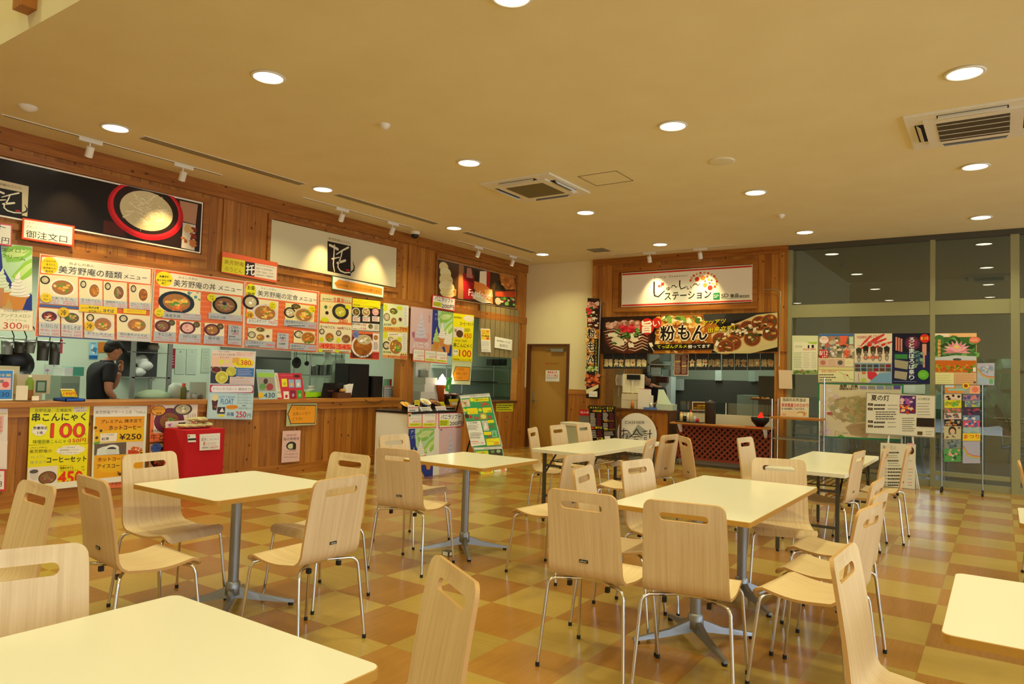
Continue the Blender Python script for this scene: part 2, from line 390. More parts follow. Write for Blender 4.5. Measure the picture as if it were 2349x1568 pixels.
for n, (y0, y1, l) in enumerate([(3.58, 5.54, 'nearest'), (6.05, 8.0, 'middle'), (8.65, 10.7, 'farthest')]):
    s = MB(); s.box(-6.93, -6.8, y0, y1, HC-.004, HC, 'white_plastic')
    for k in range(4): s.box(-6.922+.03*k, -6.905+.03*k, y0+.02, y1-.02, HC-.006, HC-.004, 'slot_grey')
    tag(s.build('slot_diffuser'), 'long narrow grey air slot in the ceiling, %s of the three' % l, 'air vent', 'ceiling air slots')
def track(x0, y0, x1, y1, label, heads, aim):
    t = MB(); 
    if x0 == x1: t.box(x0-.015, x0+.015, y0, y1, HC-.008, HC, 'white_plastic').box(x0-.005, x0+.005, y0+.02, y1-.02, HC-.010, HC-.008, 'grille')
    else: t.box(x0, x1, y0-.015, y0+.015, HC-.008, HC, 'white_plastic').box(x0+.02, x1-.02, y0-.005, y0+.005, HC-.010, HC-.008, 'grille')
    tag(t.build('light_track'), label, 'light track', 'ceiling light tracks')
    for (hx, hy, l, en) in heads:
        s = thing('track_spotlight', l, 'spotlight', (hx, hy, HC-.01), group='track spotlights')
        along = (.02, .11) if x0 == x1 else (.11, .02)
        MB().box(-along[0], along[0], -along[1], along[1], -.035, 0, 'white_plastic').build('adapter', s)
        MB().tube([(0, 0, -.03), (0, 0, -.09)], .008, 'white_plastic').build('stem', s)
        dv = (Vector(aim(hx, hy))-Vector((hx, hy, HC-.13))).normalized(); c = Vector((0, 0, -.12))
        MB().tube([c-dv*.05, c+dv*.055], .036, 'white_plastic', n=16).build('lamp_head', s)
        vv = [c+dv*.056+(dv.orthogonal().normalized()*math.cos(2*math.pi*k/14)+dv.cross(dv.orthogonal().normalized())*math.sin(2*math.pi*k/14))*.028 for k in range(14)]
        MB().add(vv, [tuple(range(14))], 'glow').build('bulb_face', s)
        q = dv.to_track_quat('-Z', 'Y').to_euler()
        if en: lamp('spot', 'SPOT', c+dv*.07, en, (1, .74, .34), s, size=.02, rot=q, cone=R(62), blend=.9)
aimL = lambda x, y: (XL+.02, y, 2.5)
track(-7.38, 2.6, -7.38, 4.8, 'thin ceiling light track over the black noodle banner', [(-7.38, 3.36, 'white track spotlight, left of two over the black noodle banner', 170), (-7.38, 4.33, 'white track spotlight, right of two over the black noodle banner', 170)], aimL)
track(-7.38, 5.95, -7.38, 8.05, 'thin ceiling light track over the beige sign', [(-7.38, 6.62, 'white track spotlight, left of two over the beige sign', 170), (-7.38, 7.6, 'white track spotlight, right of two over the beige sign', 170)], aimL)
track(-7.42, 9.2, -7.42, 11.4, 'thin ceiling light track over the fast food sign', [(-7.42, 9.75, 'white track spotlight, left of two over the fast food sign', 170), (-7.42, 10.8, 'white track spotlight, right of two over the fast food sign', 170)], aimL)
track(-5.7, 11.45, -3.5, 11.45, 'thin ceiling light track over the white stall sign', [(-5.0, 11.45, 'white track spotlight, left of two over the white stall sign', 170), (-4.1, 11.45, 'white track spotlight, right of two over the white stall sign', 170)], lambda x, y: (x, YB-.06, 2.62))
for (x, y, l) in [(-6.95, 2.64, 'round white smoke detector on the ceiling at far left'), (-4.53, 4.52, 'small round ceiling detector left of the middle'), (-2.37, 9.63, 'small round ceiling detector near the glass wall')]:
    r = .075 if x < -6 else .05
    tag(MB().lathe([(r, HC-y*0), (r, HC-.015), (r*.75, HC-.03), (r*.5, HC-.045), (0, HC-.047)], 'white_plastic', (x, y, 0)).build('smoke_detector'), l, 'smoke detector', 'smoke detectors')
tag(MB().lathe([(.13, HC), (.13, HC-.006), (.11, HC-.01), (0, HC-.01)], 'cream_edge', (-2.3, 6.99, 0)).build('ceiling_speaker'), 'flat round ceiling speaker right of the middle', 'speaker')
tag(MB().box(-5.87, -5.56, 10.78, 11.08, HC-.01, HC, 'grey_metal').build('ceiling_vent'), 'small square grey vent in the ceiling near the corner', 'air vent')
t = thing('dome_camera', 'black dome security camera under the ceiling over the wood wall', 'camera', (-7.57, 8.3, HC))
MB().lathe([(.075, 0), (.075, -.03), (.065, -.045)], 'white_plastic').build('camera_base', t)
MB().lathe([(.06, -.045), (.057, -.07), (.04, -.095), (.02, -.105), (0, -.107)], 'black_plastic').build('camera_dome', t)
# ================================================================ chairs
def chair_profile():
    pts = []
    # seat front waterfall, seat, rear bend, back
    pts += [(.215, .405), (.212, .422), (.198, .437), (.17, .446)]
    for k in range(1, 7): t = k/7; pts.append((.17-.27*t, .446-.016*math.sin(t*math.pi)-.012*t))
    pts += [(-.10, .434)]
    c = (-.115, .504); 
    for k in range(1, 8): a = R(-90-80*k/7); pts.append((c[0]+.07*math.cos(a), c[1]+.07*math.sin(a)))
    x0, z0 = pts[-1]
    for k in range(1, 9): t = k/8; pts.append((x0-.055*t**1.2, z0+(.862-z0)*t))
    return pts
def make_shell():
    pr = chair_profile(); L = [0]
    for i in range(1, len(pr)): L.append(L[-1]+math.hypot(pr[i][0]-pr[i-1][0], pr[i][1]-pr[i-1][1]))
    T = L[-1]
    def at(s):
        s = min(max(s, 0), T)
        for i in range(1, len(L)):
            if s <= L[i]+1e-9: break
        k = (s-L[i-1])/(L[i]-L[i-1]); a, b = pr[i-1], pr[i]
        y, z = a[0]+(b[0]-a[0])*k, a[1]+(b[1]-a[1])*k
        return y, z
    def nrm(s):
        a, b = at(s-.012), at(s+.012); d = Vector((b[0]-a[0], b[1]-a[1])).normalized(); return (-(-d.y), -d.x) if 0 else (d.y, -d.x)
    w = lambda s: .195-.015*min(1, max(0, (s-.35)/.5))
    r = .04; out = []
    def corner(cx, cy, a0): return [(cx+r*math.cos(R(a0+90*k/6)), cy+r*math.sin(R(a0+90*k/6))) for k in range(7)]
    out += corner(w(0)-r, r, -90)
    ns = [x*T/24 for x in range(2, 23)]
    out += [(w(s), s) for s in ns]
    out += corner(w(T)-r, T-r, 0) + corner(-w(T)+r, T-r, 90)
    out += [(-w(s), s) for s in reversed(ns)]
    out += corner(-w(0)+r, r, 180)
    hs = T-.07; hw, hr = .108, .0185
    hole = [(hw-hr+hr*math.cos(R(-90+180*k/8)), hs+hr*math.sin(R(-90+180*k/8))) for k in range(9)]+[(-hw+hr+hr*math.cos(R(90+180*k/8)), hs+hr*math.sin(R(90+180*k/8))) for k in range(9)]
    inner = [(x, s) for s in [T*k/34 for k in range(1, 34)] for x in (-.15, -.1, -.05, 0, .05, .1, .15) if abs(s-hs) > .03]
    pts = [Vector(p) for p in out+hole+inner]; no, nh = len(out), len(hole)
    edges = [(i, (i+1) % no) for i in range(no)]+[(no+i, no+(i+1) % nh) for i in range(nh)]
    vs, es, fs, *_ = delaunay_2d_cdt(pts, edges, [], 0, 1e-6)
    def inh(x, s): return (abs(x) < hw-hr and abs(s-hs) < hr) or math.hypot(abs(x)-(hw-hr), s-hs) < hr*.98
    def inout(x, s):
        c = False; j = no-1
        for i in range(no):
            xi, yi = out[i]; xj, yj = out[j]
            if (yi > s) != (yj > s) and x < (xj-xi)*(s-yi)/(yj-yi)+xi: c = not c
            j = i
        return c
    keep = []
    for f in fs:
        cx = sum(vs[i][0] for i in f)/len(f); cy = sum(vs[i][1] for i in f)/len(f)
        if inout(cx, cy) and not inh(cx, cy): keep.append(f)
    th = .0065
    def P(x, s, side):
        y, z = at(s); n = nrm(s); k = max(0, (s-.45)/(T-.45)); bow = .018*k*(1-(x/.19)**2)
        return (x, y-bow+n[0]*side*th, z+n[1]*side*th)
    m = MB(); N = len(vs)
    top = [P(v[0], v[1], -1) for v in vs]; bot = [P(v[0], v[1], 1) for v in vs]
    m.add(top+bot, [tuple(f) for f in keep]+[tuple(N+i for i in reversed(f)) for f in keep], 'beech_plywood', smooth=True)
    cnt = {}
    for f in keep:
        for i in range(len(f)): a, b = f[i], f[(i+1) % len(f)]; cnt[(a, b)] = cnt.get((a, b), 0)+1
    m.add(top+bot, [(a+N, b+N, b, a) if 1 else 0 for (a, b) in cnt if (b, a) not in cnt], 'ply_edge')
    return m
SHELL = None
def make_chair(plate=True):
    t = thing('dining_chair', 'x', 'chair')
    sh = make_shell(); s = sh.build('seat_shell', t)
    bm = bmesh.new(); bm.from_mesh(s.data); bmesh.ops.recalc_face_normals(bm, faces=bm.faces); bm.to_mesh(s.data); bm.free()
    for sx in (-1, 1):
        for sy in (-1, 1):
            k = Vector((sx*.192, sy*.17, .41)); foot = Vector((sx*.222, sy*.222, .012)); inn = Vector((sx*.06, sy*.09, .418))
            kn = Vector((sx*.196, sy*.178, .418)); d1 = (foot-kn).normalized(); d2 = (inn-kn).normalized()
            pts = [foot]; rr = .045
            for q in range(7):
                u = q/6; p = kn+d1*rr*(1-u)**2+d2*rr*u**2; pts.append(p)
            pts.append(inn)
            l = MB(); l.tube(pts, .0085, 'chrome', 10); lo = l.build('leg', t)
            MB().tube([foot+Vector((0, 0, -.012)), foot+Vector((0, 0, .008))], .0105, 'rubber', 10).build('leg_cap', lo)
    MB().tube([(-.06, -.09, .419), (.06, -.09, .419)], .0085, 'chrome', 8).tube([(-.06, .09, .419), (.06, .09, .419)], .0085, 'chrome', 8).build('cross_bar', t)
    for sx in (-1, 1): MB().box(sx*.10-.009, sx*.10+.009, -.15, -.128, .388, .412, 'black_plastic').build('stacking_buffer', t)
    if plate:
        b = MB(); b.box(-.022, .022, -.2, -.1925, .522, .536, 'black_board'); pl = b.build('maker_plate', t)
        TXT = text_mesh('oliver'); 
        vs, fs, w, h = TXT; k = .036/w
        MB().add([(-.018+x*k, -.2004, .5245+y*k*.9) for x, y in vs], fs, 'white_plastic').build('maker_name', pl)
    return t
# ---- text as meshes
_tc = {}
def text_mesh(s):
    if s in _tc: return _tc[s]
    c = bpy.data.curves.new('t', 'FONT'); c.body = s; c.resolution_u = 3; c.size = 1
    o = bpy.data.objects.new('t', c); COL.objects.link(o)
    dg = bpy.context.evaluated_depsgraph_get(); me = bpy.data.meshes.new_from_object(o.evaluated_get(dg))
    vs = [(v.co.x, v.co.y) for v in me.vertices]; fs = [tuple(p.vertices) for p in me.polygons]
    bpy.data.objects.remove(o); bpy.data.curves.remove(c); bpy.data.meshes.remove(me)
    if not vs: _tc[s] = ([(0, 0)], [], 1, 1); return _tc[s]
    x0 = min(v[0] for v in vs); y0 = min(v[1] for v in vs); vs = [(x-x0, y-y0) for x, y in vs]
    _tc[s] = (vs, fs, max(v[0] for v in vs) or 1, max(v[1] for v in vs) or 1); return _tc[s]
CH1 = make_chair(); CH0 = make_chair(False)
used = set()
def chair(x, y, rot, label, plate=True, group='beech dining chairs'):
    src = CH1 if plate else CH0
    if src.name not in used: used.add(src.name); o = src
    else: o = copy_tree(src)
    o.location = (x, y, 0); o.rotation_euler = (0, 0, R(rot)); o['label'] = label; o['group'] = group; o['category'] = 'chair'
    return o
chair(-1.64, 3.24, 2.4, 'beech chair with a maker plate, its back to the viewer at the two-pole table')
chair(-1.19, 3.30, 8.9, 'beech chair without a maker plate, its back to the viewer at the two-pole table', False)
chair(-3.51, 1.94, -5, 'beech chair turned away on the left of the square table by the red cloth')
chair(-4.05, 2.42, -84, 'beech chair facing right, in front of the red cloth display')
chair(-3.48, 3.04, 180.6, 'beech chair at the far side of the square table, below the small pink poster')
chair(-2.98, 2.52, 91.8, 'beech chair seen from behind with a plate at the right side of the square table')
chair(-3.53, 3.96, 9.5, 'beech chair with its back to the viewer at the table before the ice cream posters')
chair(-4.06, 4.54, -90, 'beech chair mostly hidden behind another, its handle against the white display side')
chair(-1.37, 1.37, 149, 'large near beech chair cut by the bottom edge, between the foreground table and the aisle')
chair(-2.66, 4.46, 82.7, 'beech chair facing left with its seat sticking out over bare floor in the centre')
chair(-1.83, 3.86, -79.5, 'beech chair partly hidden behind the plated chair at the left of the two-pole table')
chair(-1.76, 4.39, -99.6, 'beech chair facing the two-pole table, in front of the folding table')
chair(-1.22, 5.08, 200, 'beech chair facing the viewer at the far end of the two-pole table')
chair(-.72, 3.62, 82, 'beech chair at the right side of the two-pole table, nearest of the three in line')
chair(-.74, 4.08, 86, 'beech chair at the right side of the two-pole table, middle of the three in line')
chair(-.82, 4.62, 87, 'beech chair at the right side of the two-pole table, farthest of the three in line')
chair(-.18, 2.55, -92, 'tall near beech chair with rounded edge beside the right hand foreground table')
chair(-1.19, 6.49, 84.5, 'beech chair with a dark seat tucked at the near right of the far folding table')
chair(-1.06, 7.0, 90, 'beech chair seen nearly edge on, right side of the far folding table')
chair(-.93, 7.47, 90, 'beech chair standing clear at the right, in front of the handwritten board')
chair(-2.3, 6.75, -52, 'beech chair seen edge on in front of the lattice cart')
chair(-1.82, 7.05, -97, 'beech chair with its handle against the lattice cart')
chair(-3.79, 6.38, -72, 'beech chair at the near left end of the long folding table')
chair(-3.84, 6.93, -88, 'beech chair behind the long folding table before the brown door')
chair(-3.82, 7.48, -88, 'beech chair behind the long folding table before the grey bin')
chair(-2.82, 5.99, 100, 'beech chair at the right side of the long folding table, the nearer of two')
chair(-2.92, 6.75, 84, 'beech chair with a plate, right of the long folding table before the cashier sign')
chair(-3.51, 1.22, 179, 'beech chair with its back tilted toward the yellow poster at far left')
chair(-2.10, .84, -110, 'large near beech chair at the left edge behind the foreground table')
chair(.36, 6.62, -90, 'beech chair just inside the right edge of the photo')
# ================================================================ tables
def table(x0, x1, y0, y1, bases, label, grp='cream topped dining tables'):
    cx, cy = (x0+x1)/2, (y0+y1)/2
    t = thing('dining_table', label, 'table', (cx, cy, 0), group=grp)
    n = 1
    for i in range(n):
        a0 = y0+(y1-y0)*i/n; a1 = y0+(y1-y0)*(i+1)/n
        m = MB(); m.rslab(x0-cx, x1-cx, a0-cy+(.0015 if i else 0), a1-cy, .686, .712, .03 if y1-y0 < 1 else .015, 'table_white', 'table_edge'); m.build('tabletop', t)
    for bx, by in bases:
        bx -= cx; by -= cy
        p = MB(); p.tube([(bx, by, .1), (bx, by, .68)], .03, 'pole_silver', 20); p.lathe([(.12, .686), (.12, .676), (.03, .67)], 'pole_silver', (bx, by, 0)); p.build('pole', t)
        h = MB(); h.lathe([(.04, .07), (.045, .075), (.04, .14), (.031, .15)], 'pole_silver', (bx, by, 0), 20)
        hb = h.build('base_hub', t)
        for k in range(4):
            a = R(45+90*k); ca, sa = math.cos(a), math.sin(a); arm = MB()
            sec = [(.02, .055, .12, .022), (.06, .05, .105, .02), (.15, .036, .07, .016), (.32, .018, .036, .013), (.35, .016, .032, .012)]
            vs = []
            for (d, zb, zt, hw) in sec:
                for (w, z) in ((-hw, zb), (hw, zb), (hw*.7, zt), (-hw*.7, zt)): vs.append((bx+d*ca-w*sa, by+d*sa+w*ca, z))
            fs = [(i*4+j, i*4+(j+1) % 4, i*4+4+(j+1) % 4, i*4+4+j) for i in range(4) for j in range(4)]+[(3, 2, 1, 0), (16, 17, 18, 19)]
            arm.add(vs, fs, 'pole_silver'); ao = arm.build('base_arm', t)
            MB().lathe([(.014, .0), (.016, .012), (.014, .018), (0, .018)], 'rubber', (bx+.33*ca, by+.33*sa, 0), 12).build('floor_glide', ao)
    return t
table(-2.05, -1.19, .41, 1.25, [(-1.62, .83)], 'cream topped table filling the bottom left corner')
table(-4.13, -3.31, 2.21, 3.03, [(-3.72, 2.62)], 'square cream topped table with one pole in front of the yellow and orange posters')
table(-3.93, -3.13, 4.25, 5.04, [(-3.52, 4.56)], 'square cream topped table with one pole in front of the ice cream posters')
table(-1.79, -1.01, 3.59, 5.15, [(-1.36, 3.82), (-1.38, 4.72)], 'long cream topped table on two poles behind the two nearest chairs')
table(-.14, .68, 2.37, 3.18, [(.27, 2.77)], 'cream topped table cut by the right edge, nearest the viewer')
table(.08, .9, 4.57, 5.18, [(.5, 4.9)], 'cream topped table of which only a corner shows at the right edge')
def folding(x0, x1, y0, y1, label):
    cx, cy = (x0+x1)/2, (y0+y1)/2; t = thing('folding_table', label, 'table', (cx, cy, 0), group='long folding tables')
    x0 -= cx; x1 -= cx; y0 -= cy; y1 -= cy
    MB().rslab(x0, x1, y0, y1, .668, .70, .01, 'table_white', 'cream_edge').build('tabletop', t)
    for sy, yy in ((-1, y0+.12), (1, y1-.12)):
        for sx, xx in ((-1, x0+.08), (1, x1-.08)):
            MB().box(xx-.014, xx+.014, yy-.014, yy+.014, .02, .665, 'dark_metal').build('leg', t)
            MB().lathe([(.012, .0), (.014, .01), (.008, .02)], 'rubber', (xx, yy, 0), 10).build('leg_foot', t)
        MB().box(x0+.09, x1-.09, yy-.01, yy+.01, .24, .26, 'dark_metal').build('leg_bar', t); MB().box(x0+.09, x1-.09, yy-.01, yy+.01, .53, .55, 'dark_metal').build('leg_bar', t)
        for xx in (x0+.08, x1-.08): MB().tube([(xx, yy-sy*.0, .45), (xx, yy-sy*.25, .66)], .009, 'dark_metal', 8).build('fold_strut', t)
    s = MB()
    for k in range(9): xx = x0+.1+(x1-x0-.2)*k/8; s.tube([(xx, y0+.22, .575), (xx, y1-.22, .575)], .004, 'dark_metal', 6)
    for yy in (y0+.22, 0, y1-.22): s.tube([(x0+.09, yy, .57), (x1-.09, yy, .57)], .006, 'dark_metal', 6)
    s.build('wire_shelf', t)
folding(-3.74, -3.12, 5.86, 7.66, 'long white edged folding table in front of the brown door and cashier sign')
folding(-1.62, -1.0, 6.15, 8.0, 'long white edged folding table in front of the handwritten boards')
# ================================================================ printed sheets
class PL:
    def __init__(s, o, U, V): s.o, s.U, s.V = (np.array(a, float) for a in (o, U, V)); s.N = np.cross(s.U, s.V)
    def q(s, x, y):
        d = ray(x, y); c = np.array([0, 0, CH]); t = ((s.o-c)@s.N)/(d@s.N); p = c+d*t-s.o; return p@s.U, p@s.V
    def p(s, u, v, n=0): return tuple(s.o+s.U*u+s.V*v+s.N*n)
PLL = lambda off=.004: PL((XL+off, 0, 0), (0, 1, 0), (0, 0, 1))
PLB = lambda off=.004, y=YB: PL((0, y-off, 0), (1, 0, 0), (0, 0, 1))
BOLD = .012
class Sheet:
    def __init__(s, name, label, cat, pl, crop, quad, c='f6f2e6', m='printed_paper', group=None, th=.002, parent=None, edge=None):
        s.pl = pl; s.vmax = None; s.ox, s.oy, s.k = crop; s.m = m; s.mb = MB(); s.L = 0; s.rnd = random.Random(len(label)*7+3)
        s.name, s.label, s.cat, s.group, s.parent = name, label, cat, group, parent
        Q = [s.q(*p) for p in quad]; s.Q = Q
        a = [pl.p(u, v, 0) for u, v in Q]; b = [pl.p(u, v, -th) for u, v in Q]
        s.mb.add(a+b, [(3, 2, 1, 0), (4, 5, 6, 7), (0, 1, 5, 4), (1, 2, 6, 5), (2, 3, 7, 6), (3, 0, 4, 7)], m, c)
    def q(s, x, y): return s.pl.q(s.ox+x/s.k, s.oy+y/s.k)
    def _f(s, uv, fs, c):
        s.L += 1; n = .0004+.00012*s.L
        if s.vmax is not None: uv = [(u, min(v, s.vmax)) for u, v in uv]
        s.mb.add([s.pl.p(u, v, n) for u, v in uv], fs, s.m, c); return s
    def poly(s, pts, c): Q = [s.q(*p) for p in pts]; return s._f(Q, [tuple(range(len(Q)))], c)
    def rect(s, x0, y0, x1, y1, c):
        a, b = s.q(x0, y0), s.q(x1, y1); return s._f([(a[0], b[1]), (b[0], b[1]), (b[0], a[1]), (a[0], a[1])], [(0, 1, 2, 3)], c)
    def rr(s, x0, y0, x1, y1, c, r=.25):
        a, b = s.q(x0, y0), s.q(x1, y1); w, h = b[0]-a[0], a[1]-b[1]; r *= min(abs(w), abs(h)); P = []
        for cx, cy, t in ((b[0]-r, a[1]-r, 0), (a[0]+r, a[1]-r, 90), (a[0]+r, b[1]+r, 180), (b[0]-r, b[1]+r, 270)):
            P += [(cx+r*math.cos(R(t+30*i)), cy+r*math.sin(R(t+30*i))) for i in range(4)]
        return s._f(P, [tuple(range(16))], c)
    def _rad(s, x, y, rx, ry):
        c = s.q(x, y); return c, abs(s.q(x+rx, y)[0]-c[0]), abs(s.q(x, y+ry)[1]-c[1])
    def ell(s, x, y, rx, ry, c, n=22, star=0):
        o, a, b = s._rad(x, y, rx, ry); return s._ell(o, a, b, c, n, star)
    def _ell(s, o, a, b, c, n=22, star=0):
        if star: n = star*2
        return s._f([(o[0]+a*(1-(.12 if star and k % 2 else 0))*math.cos(2*math.pi*k/n), o[1]+b*(1-(.12 if star and k % 2 else 0))*math.sin(2*math.pi*k/n)) for k in range(n)], [tuple(range(n))], c)
    def text(s, t, x0, y0, x1, y1, h, c='1c1a1a', bold=0):
        vs, fs, w, hh = text_mesh(t); a, b = s.q(x0, y0), s.q(x1, y1); H = abs(s.q(x0, y0-h)[1]-a[1])
        e = np.array(b)-np.array(a); fl = [(0, 0)]
        if bold: g = H*.02*bold; fl = [(-g, 0), (g, 0), (0, g), (0, -g)]
        s.L += 1
        for dx, dy in fl:
            s.L += .3; n = .0004+.00012*s.L
            s.mb.add([s.pl.p(a[0]+e[0]*x/w+dx, a[1]+e[1]*x/w+y/hh*H+dy, n) for x, y in vs], fs, s.m, c)
        return s
    def vtext(s, t, x0, y0, x1, y1, w, c='1c1a1a', bold=0):
        n = len(t)
        for i, ch in enumerate(t):
            x = x0+(x1-x0)*(i+.5)/n; y = y0+(y1-y0)*(i+.92)/n; h = (y1-y0)/n*.84
            if ch in 'ー〜': s.rect(x-w*.08, y-h, x+w*.08, y, c)
            elif ch != ' ': s.text(ch, x-w/2, y, x+w/2, y, h, c, bold)
        return s
    def lines(s, x0, y0, x1, y1, n, c='55504a', fill=.45):
        """small print too fine to read: rows of short dashes"""
        for i in range(n):
            y = y0+(y1-y0)*(i+.5)/n; x = x0; e = x0+(x1-x0)*s.rnd.uniform(.75, 1); hh = (y1-y0)/n*fill/2
            while x < e:
                w = (x1-x0)*s.rnd.uniform(.05, .16); a, b = s.q(x, y-hh), s.q(min(x+w, e), y+hh)
                s._f([(a[0], b[1]), (b[0], b[1]), (b[0], a[1]), (a[0], a[1])], [(0, 1, 2, 3)], c); s.L -= 1; x += w*1.2
            s.L += .0
        s.L += 1; return s
    def stroke(s, pts, w, c):
        Q = [np.array(s.q(*p)) for p in pts]; W_ = w if isinstance(w, (list, tuple)) else [w]*len(pts)
        k = abs(s.q(pts[0][0], pts[0][1]-100)[1]-Q[0][1])/100; vs = []
        for i, p in enumerate(Q):
            d = Q[min(i+1, len(Q)-1)]-Q[max(i-1, 0)]; d = d/(np.linalg.norm(d)+1e-9); n = np.array([-d[1], d[0]])*W_[i]*k/2; vs += [p+n, p-n]
        s._f([tuple(v) for v in vs], [(2*i, 2*i+1, 2*i+3, 2*i+2) for i in range(len(Q)-1)], c)
        for p, ww in ((Q[0], W_[0]), (Q[-1], W_[-1])): s._ell(p, ww*k/2, ww*k/2, c, 10); s.L -= 1
        return s
    def blob(s, o, a, b, c, jag=.35, n=9):
        t = s.rnd.uniform(0, 6); return s._f([(o[0]+a*(1-s.rnd.uniform(0, jag))*math.cos(t+2*math.pi*k/n), o[1]+b*(1-s.rnd.uniform(0, jag))*math.sin(t+2*math.pi*k/n)) for k in range(n)], [tuple(range(n))], c)
    KIND = dict(ten=('a8703a', ['e8a838', 'f4c458', 'e09830', 'c87828', 'f0d080', '6c9438']), noodle=('b08850', ['e8dcb0', 'd8c890', 'f0e8c8', 'c8b070']), meat=('8a5a34', ['a87858', '7a4c34', 'c09880', '6a8a3c', 'b08868']),
        green=('6c5428', ['5c9434', '8cb450', 'd8c070', 'b88c40', '3c7424']), aji=('a86c28', ['d88c28', 'e89c38', 'c87c20']), rice=('c8b890', ['f8f4e4', 'e8dcb8', 'fffcf0', 'b89c68']), curry=('9c5a1c', ['b06c24', 'c07c30', 'a86420', '905018']),
        red=('5c2020', ['c83828', 'e06040', 'e8c8a0', '4c8030', 'b02820']), lime=('c8c040', ['e8e070', 'd8d858', 'f0ec98', 'b8c040']), pink=('e8b0a8', ['f0c8c0', 'd88880', 'f4dcd0']), melon=('7cae50', ['a8cc70', '8cbc58', 'd8e0a0', '5c9438']),
        mayo=('5a2418', ['f0e4c0', '6a2c1c', 'e8dcb8', '8a4020', '3c6428', 'f4ecd0']), flake=('b07858', ['c89878', 'e0b898', 'a06848', 'd8a888']), tako=('7a3c20', ['3c4a20', 'e0c890', '5c2c18', 'a05828', 'c89048', '4c5c28', '7c3418']))
    def food(s, x, y, r, kind, bowl='e8e4d8', ry=None, inner=.82, dens=18, rim=True):
        base, pal = s.KIND[kind]; o, a, b = s._rad(x, y, r, ry or r*.85)
        if rim: s._ell(o, a, b, bowl)
        s._ell(o, a*inner, b*inner, base); a *= inner; b *= inner
        for i in range(dens):
            t = s.rnd.uniform(0, 6.28); d = s.rnd.uniform(0, .72); z = s.rnd.uniform(.14, .3)
            s.blob((o[0]+a*d*math.cos(t), o[1]+b*d*math.sin(t)), a*z*s.rnd.uniform(.7, 1.6), b*z*s.rnd.uniform(.6, 1.2), s.rnd.choice(pal), .5, 7); s.L -= .8
        return s
    def scatter(s, x0, y0, x1, y1, n, pal, r, jag=.4):
        for i in range(n):
            o = s.q(s.rnd.uniform(x0, x1), s.rnd.uniform(y0, y1)); _, a, b = s._rad((x0+x1)/2, (y0+y1)/2, r, r); z = s.rnd.uniform(.5, 1.2)
            s.blob(o, a*z, b*z*s.rnd.uniform(.5, 1), s.rnd.choice(pal), jag, 8); s.L -= .8
        return s
    def cone(s, x, y, h, w, c='f2efe6', sh='cfcabc', cc='d08a40'):
        """soft ice cream swirl standing in a cone; x, y is the rim centre"""
        if cc: s.poly([(x-w*.5, y), (x+w*.5, y), (x+w*.22, y+h*.55), (x-w*.22, y+h*.55)], cc); s.poly([(x-w*.62, y-h*.04), (x+w*.62, y-h*.04), (x+w*.5, y+h*.1), (x-w*.5, y+h*.1)], cc)
        for k in range(6):
            ww = w*(.58-.09*k); yy = y-h*(.06+.125*k); xo = w*.03*(-1)**k
            s.ell(x+xo, yy, ww, h*.105, c, 20); s.stroke([(x+xo-ww*.9, yy+h*.015), (x+xo-ww*.3, yy+h*.06), (x+xo+ww*.4, yy+h*.055), (x+xo+ww*.95, yy-h*.02)], [w*.02, w*.05, w*.05, w*.02], sh)
        return s.poly([(x-w*.13, y-h*.7), (x-w*.02, y-h*.86), (x+w*.09, y-h*.98), (x+w*.08, y-h*.84), (x+w*.14, y-h*.7)], c)
    def done(s):
        o = s.mb.build(s.name)
        if s.parent: o.parent = s.parent; o.matrix_parent_inverse = s.parent.matrix_world.inverted() if 0 else Matrix.Translation(-Vector(s.parent.location))
        else: tag(o, s.label, s.cat, s.group)
        return o
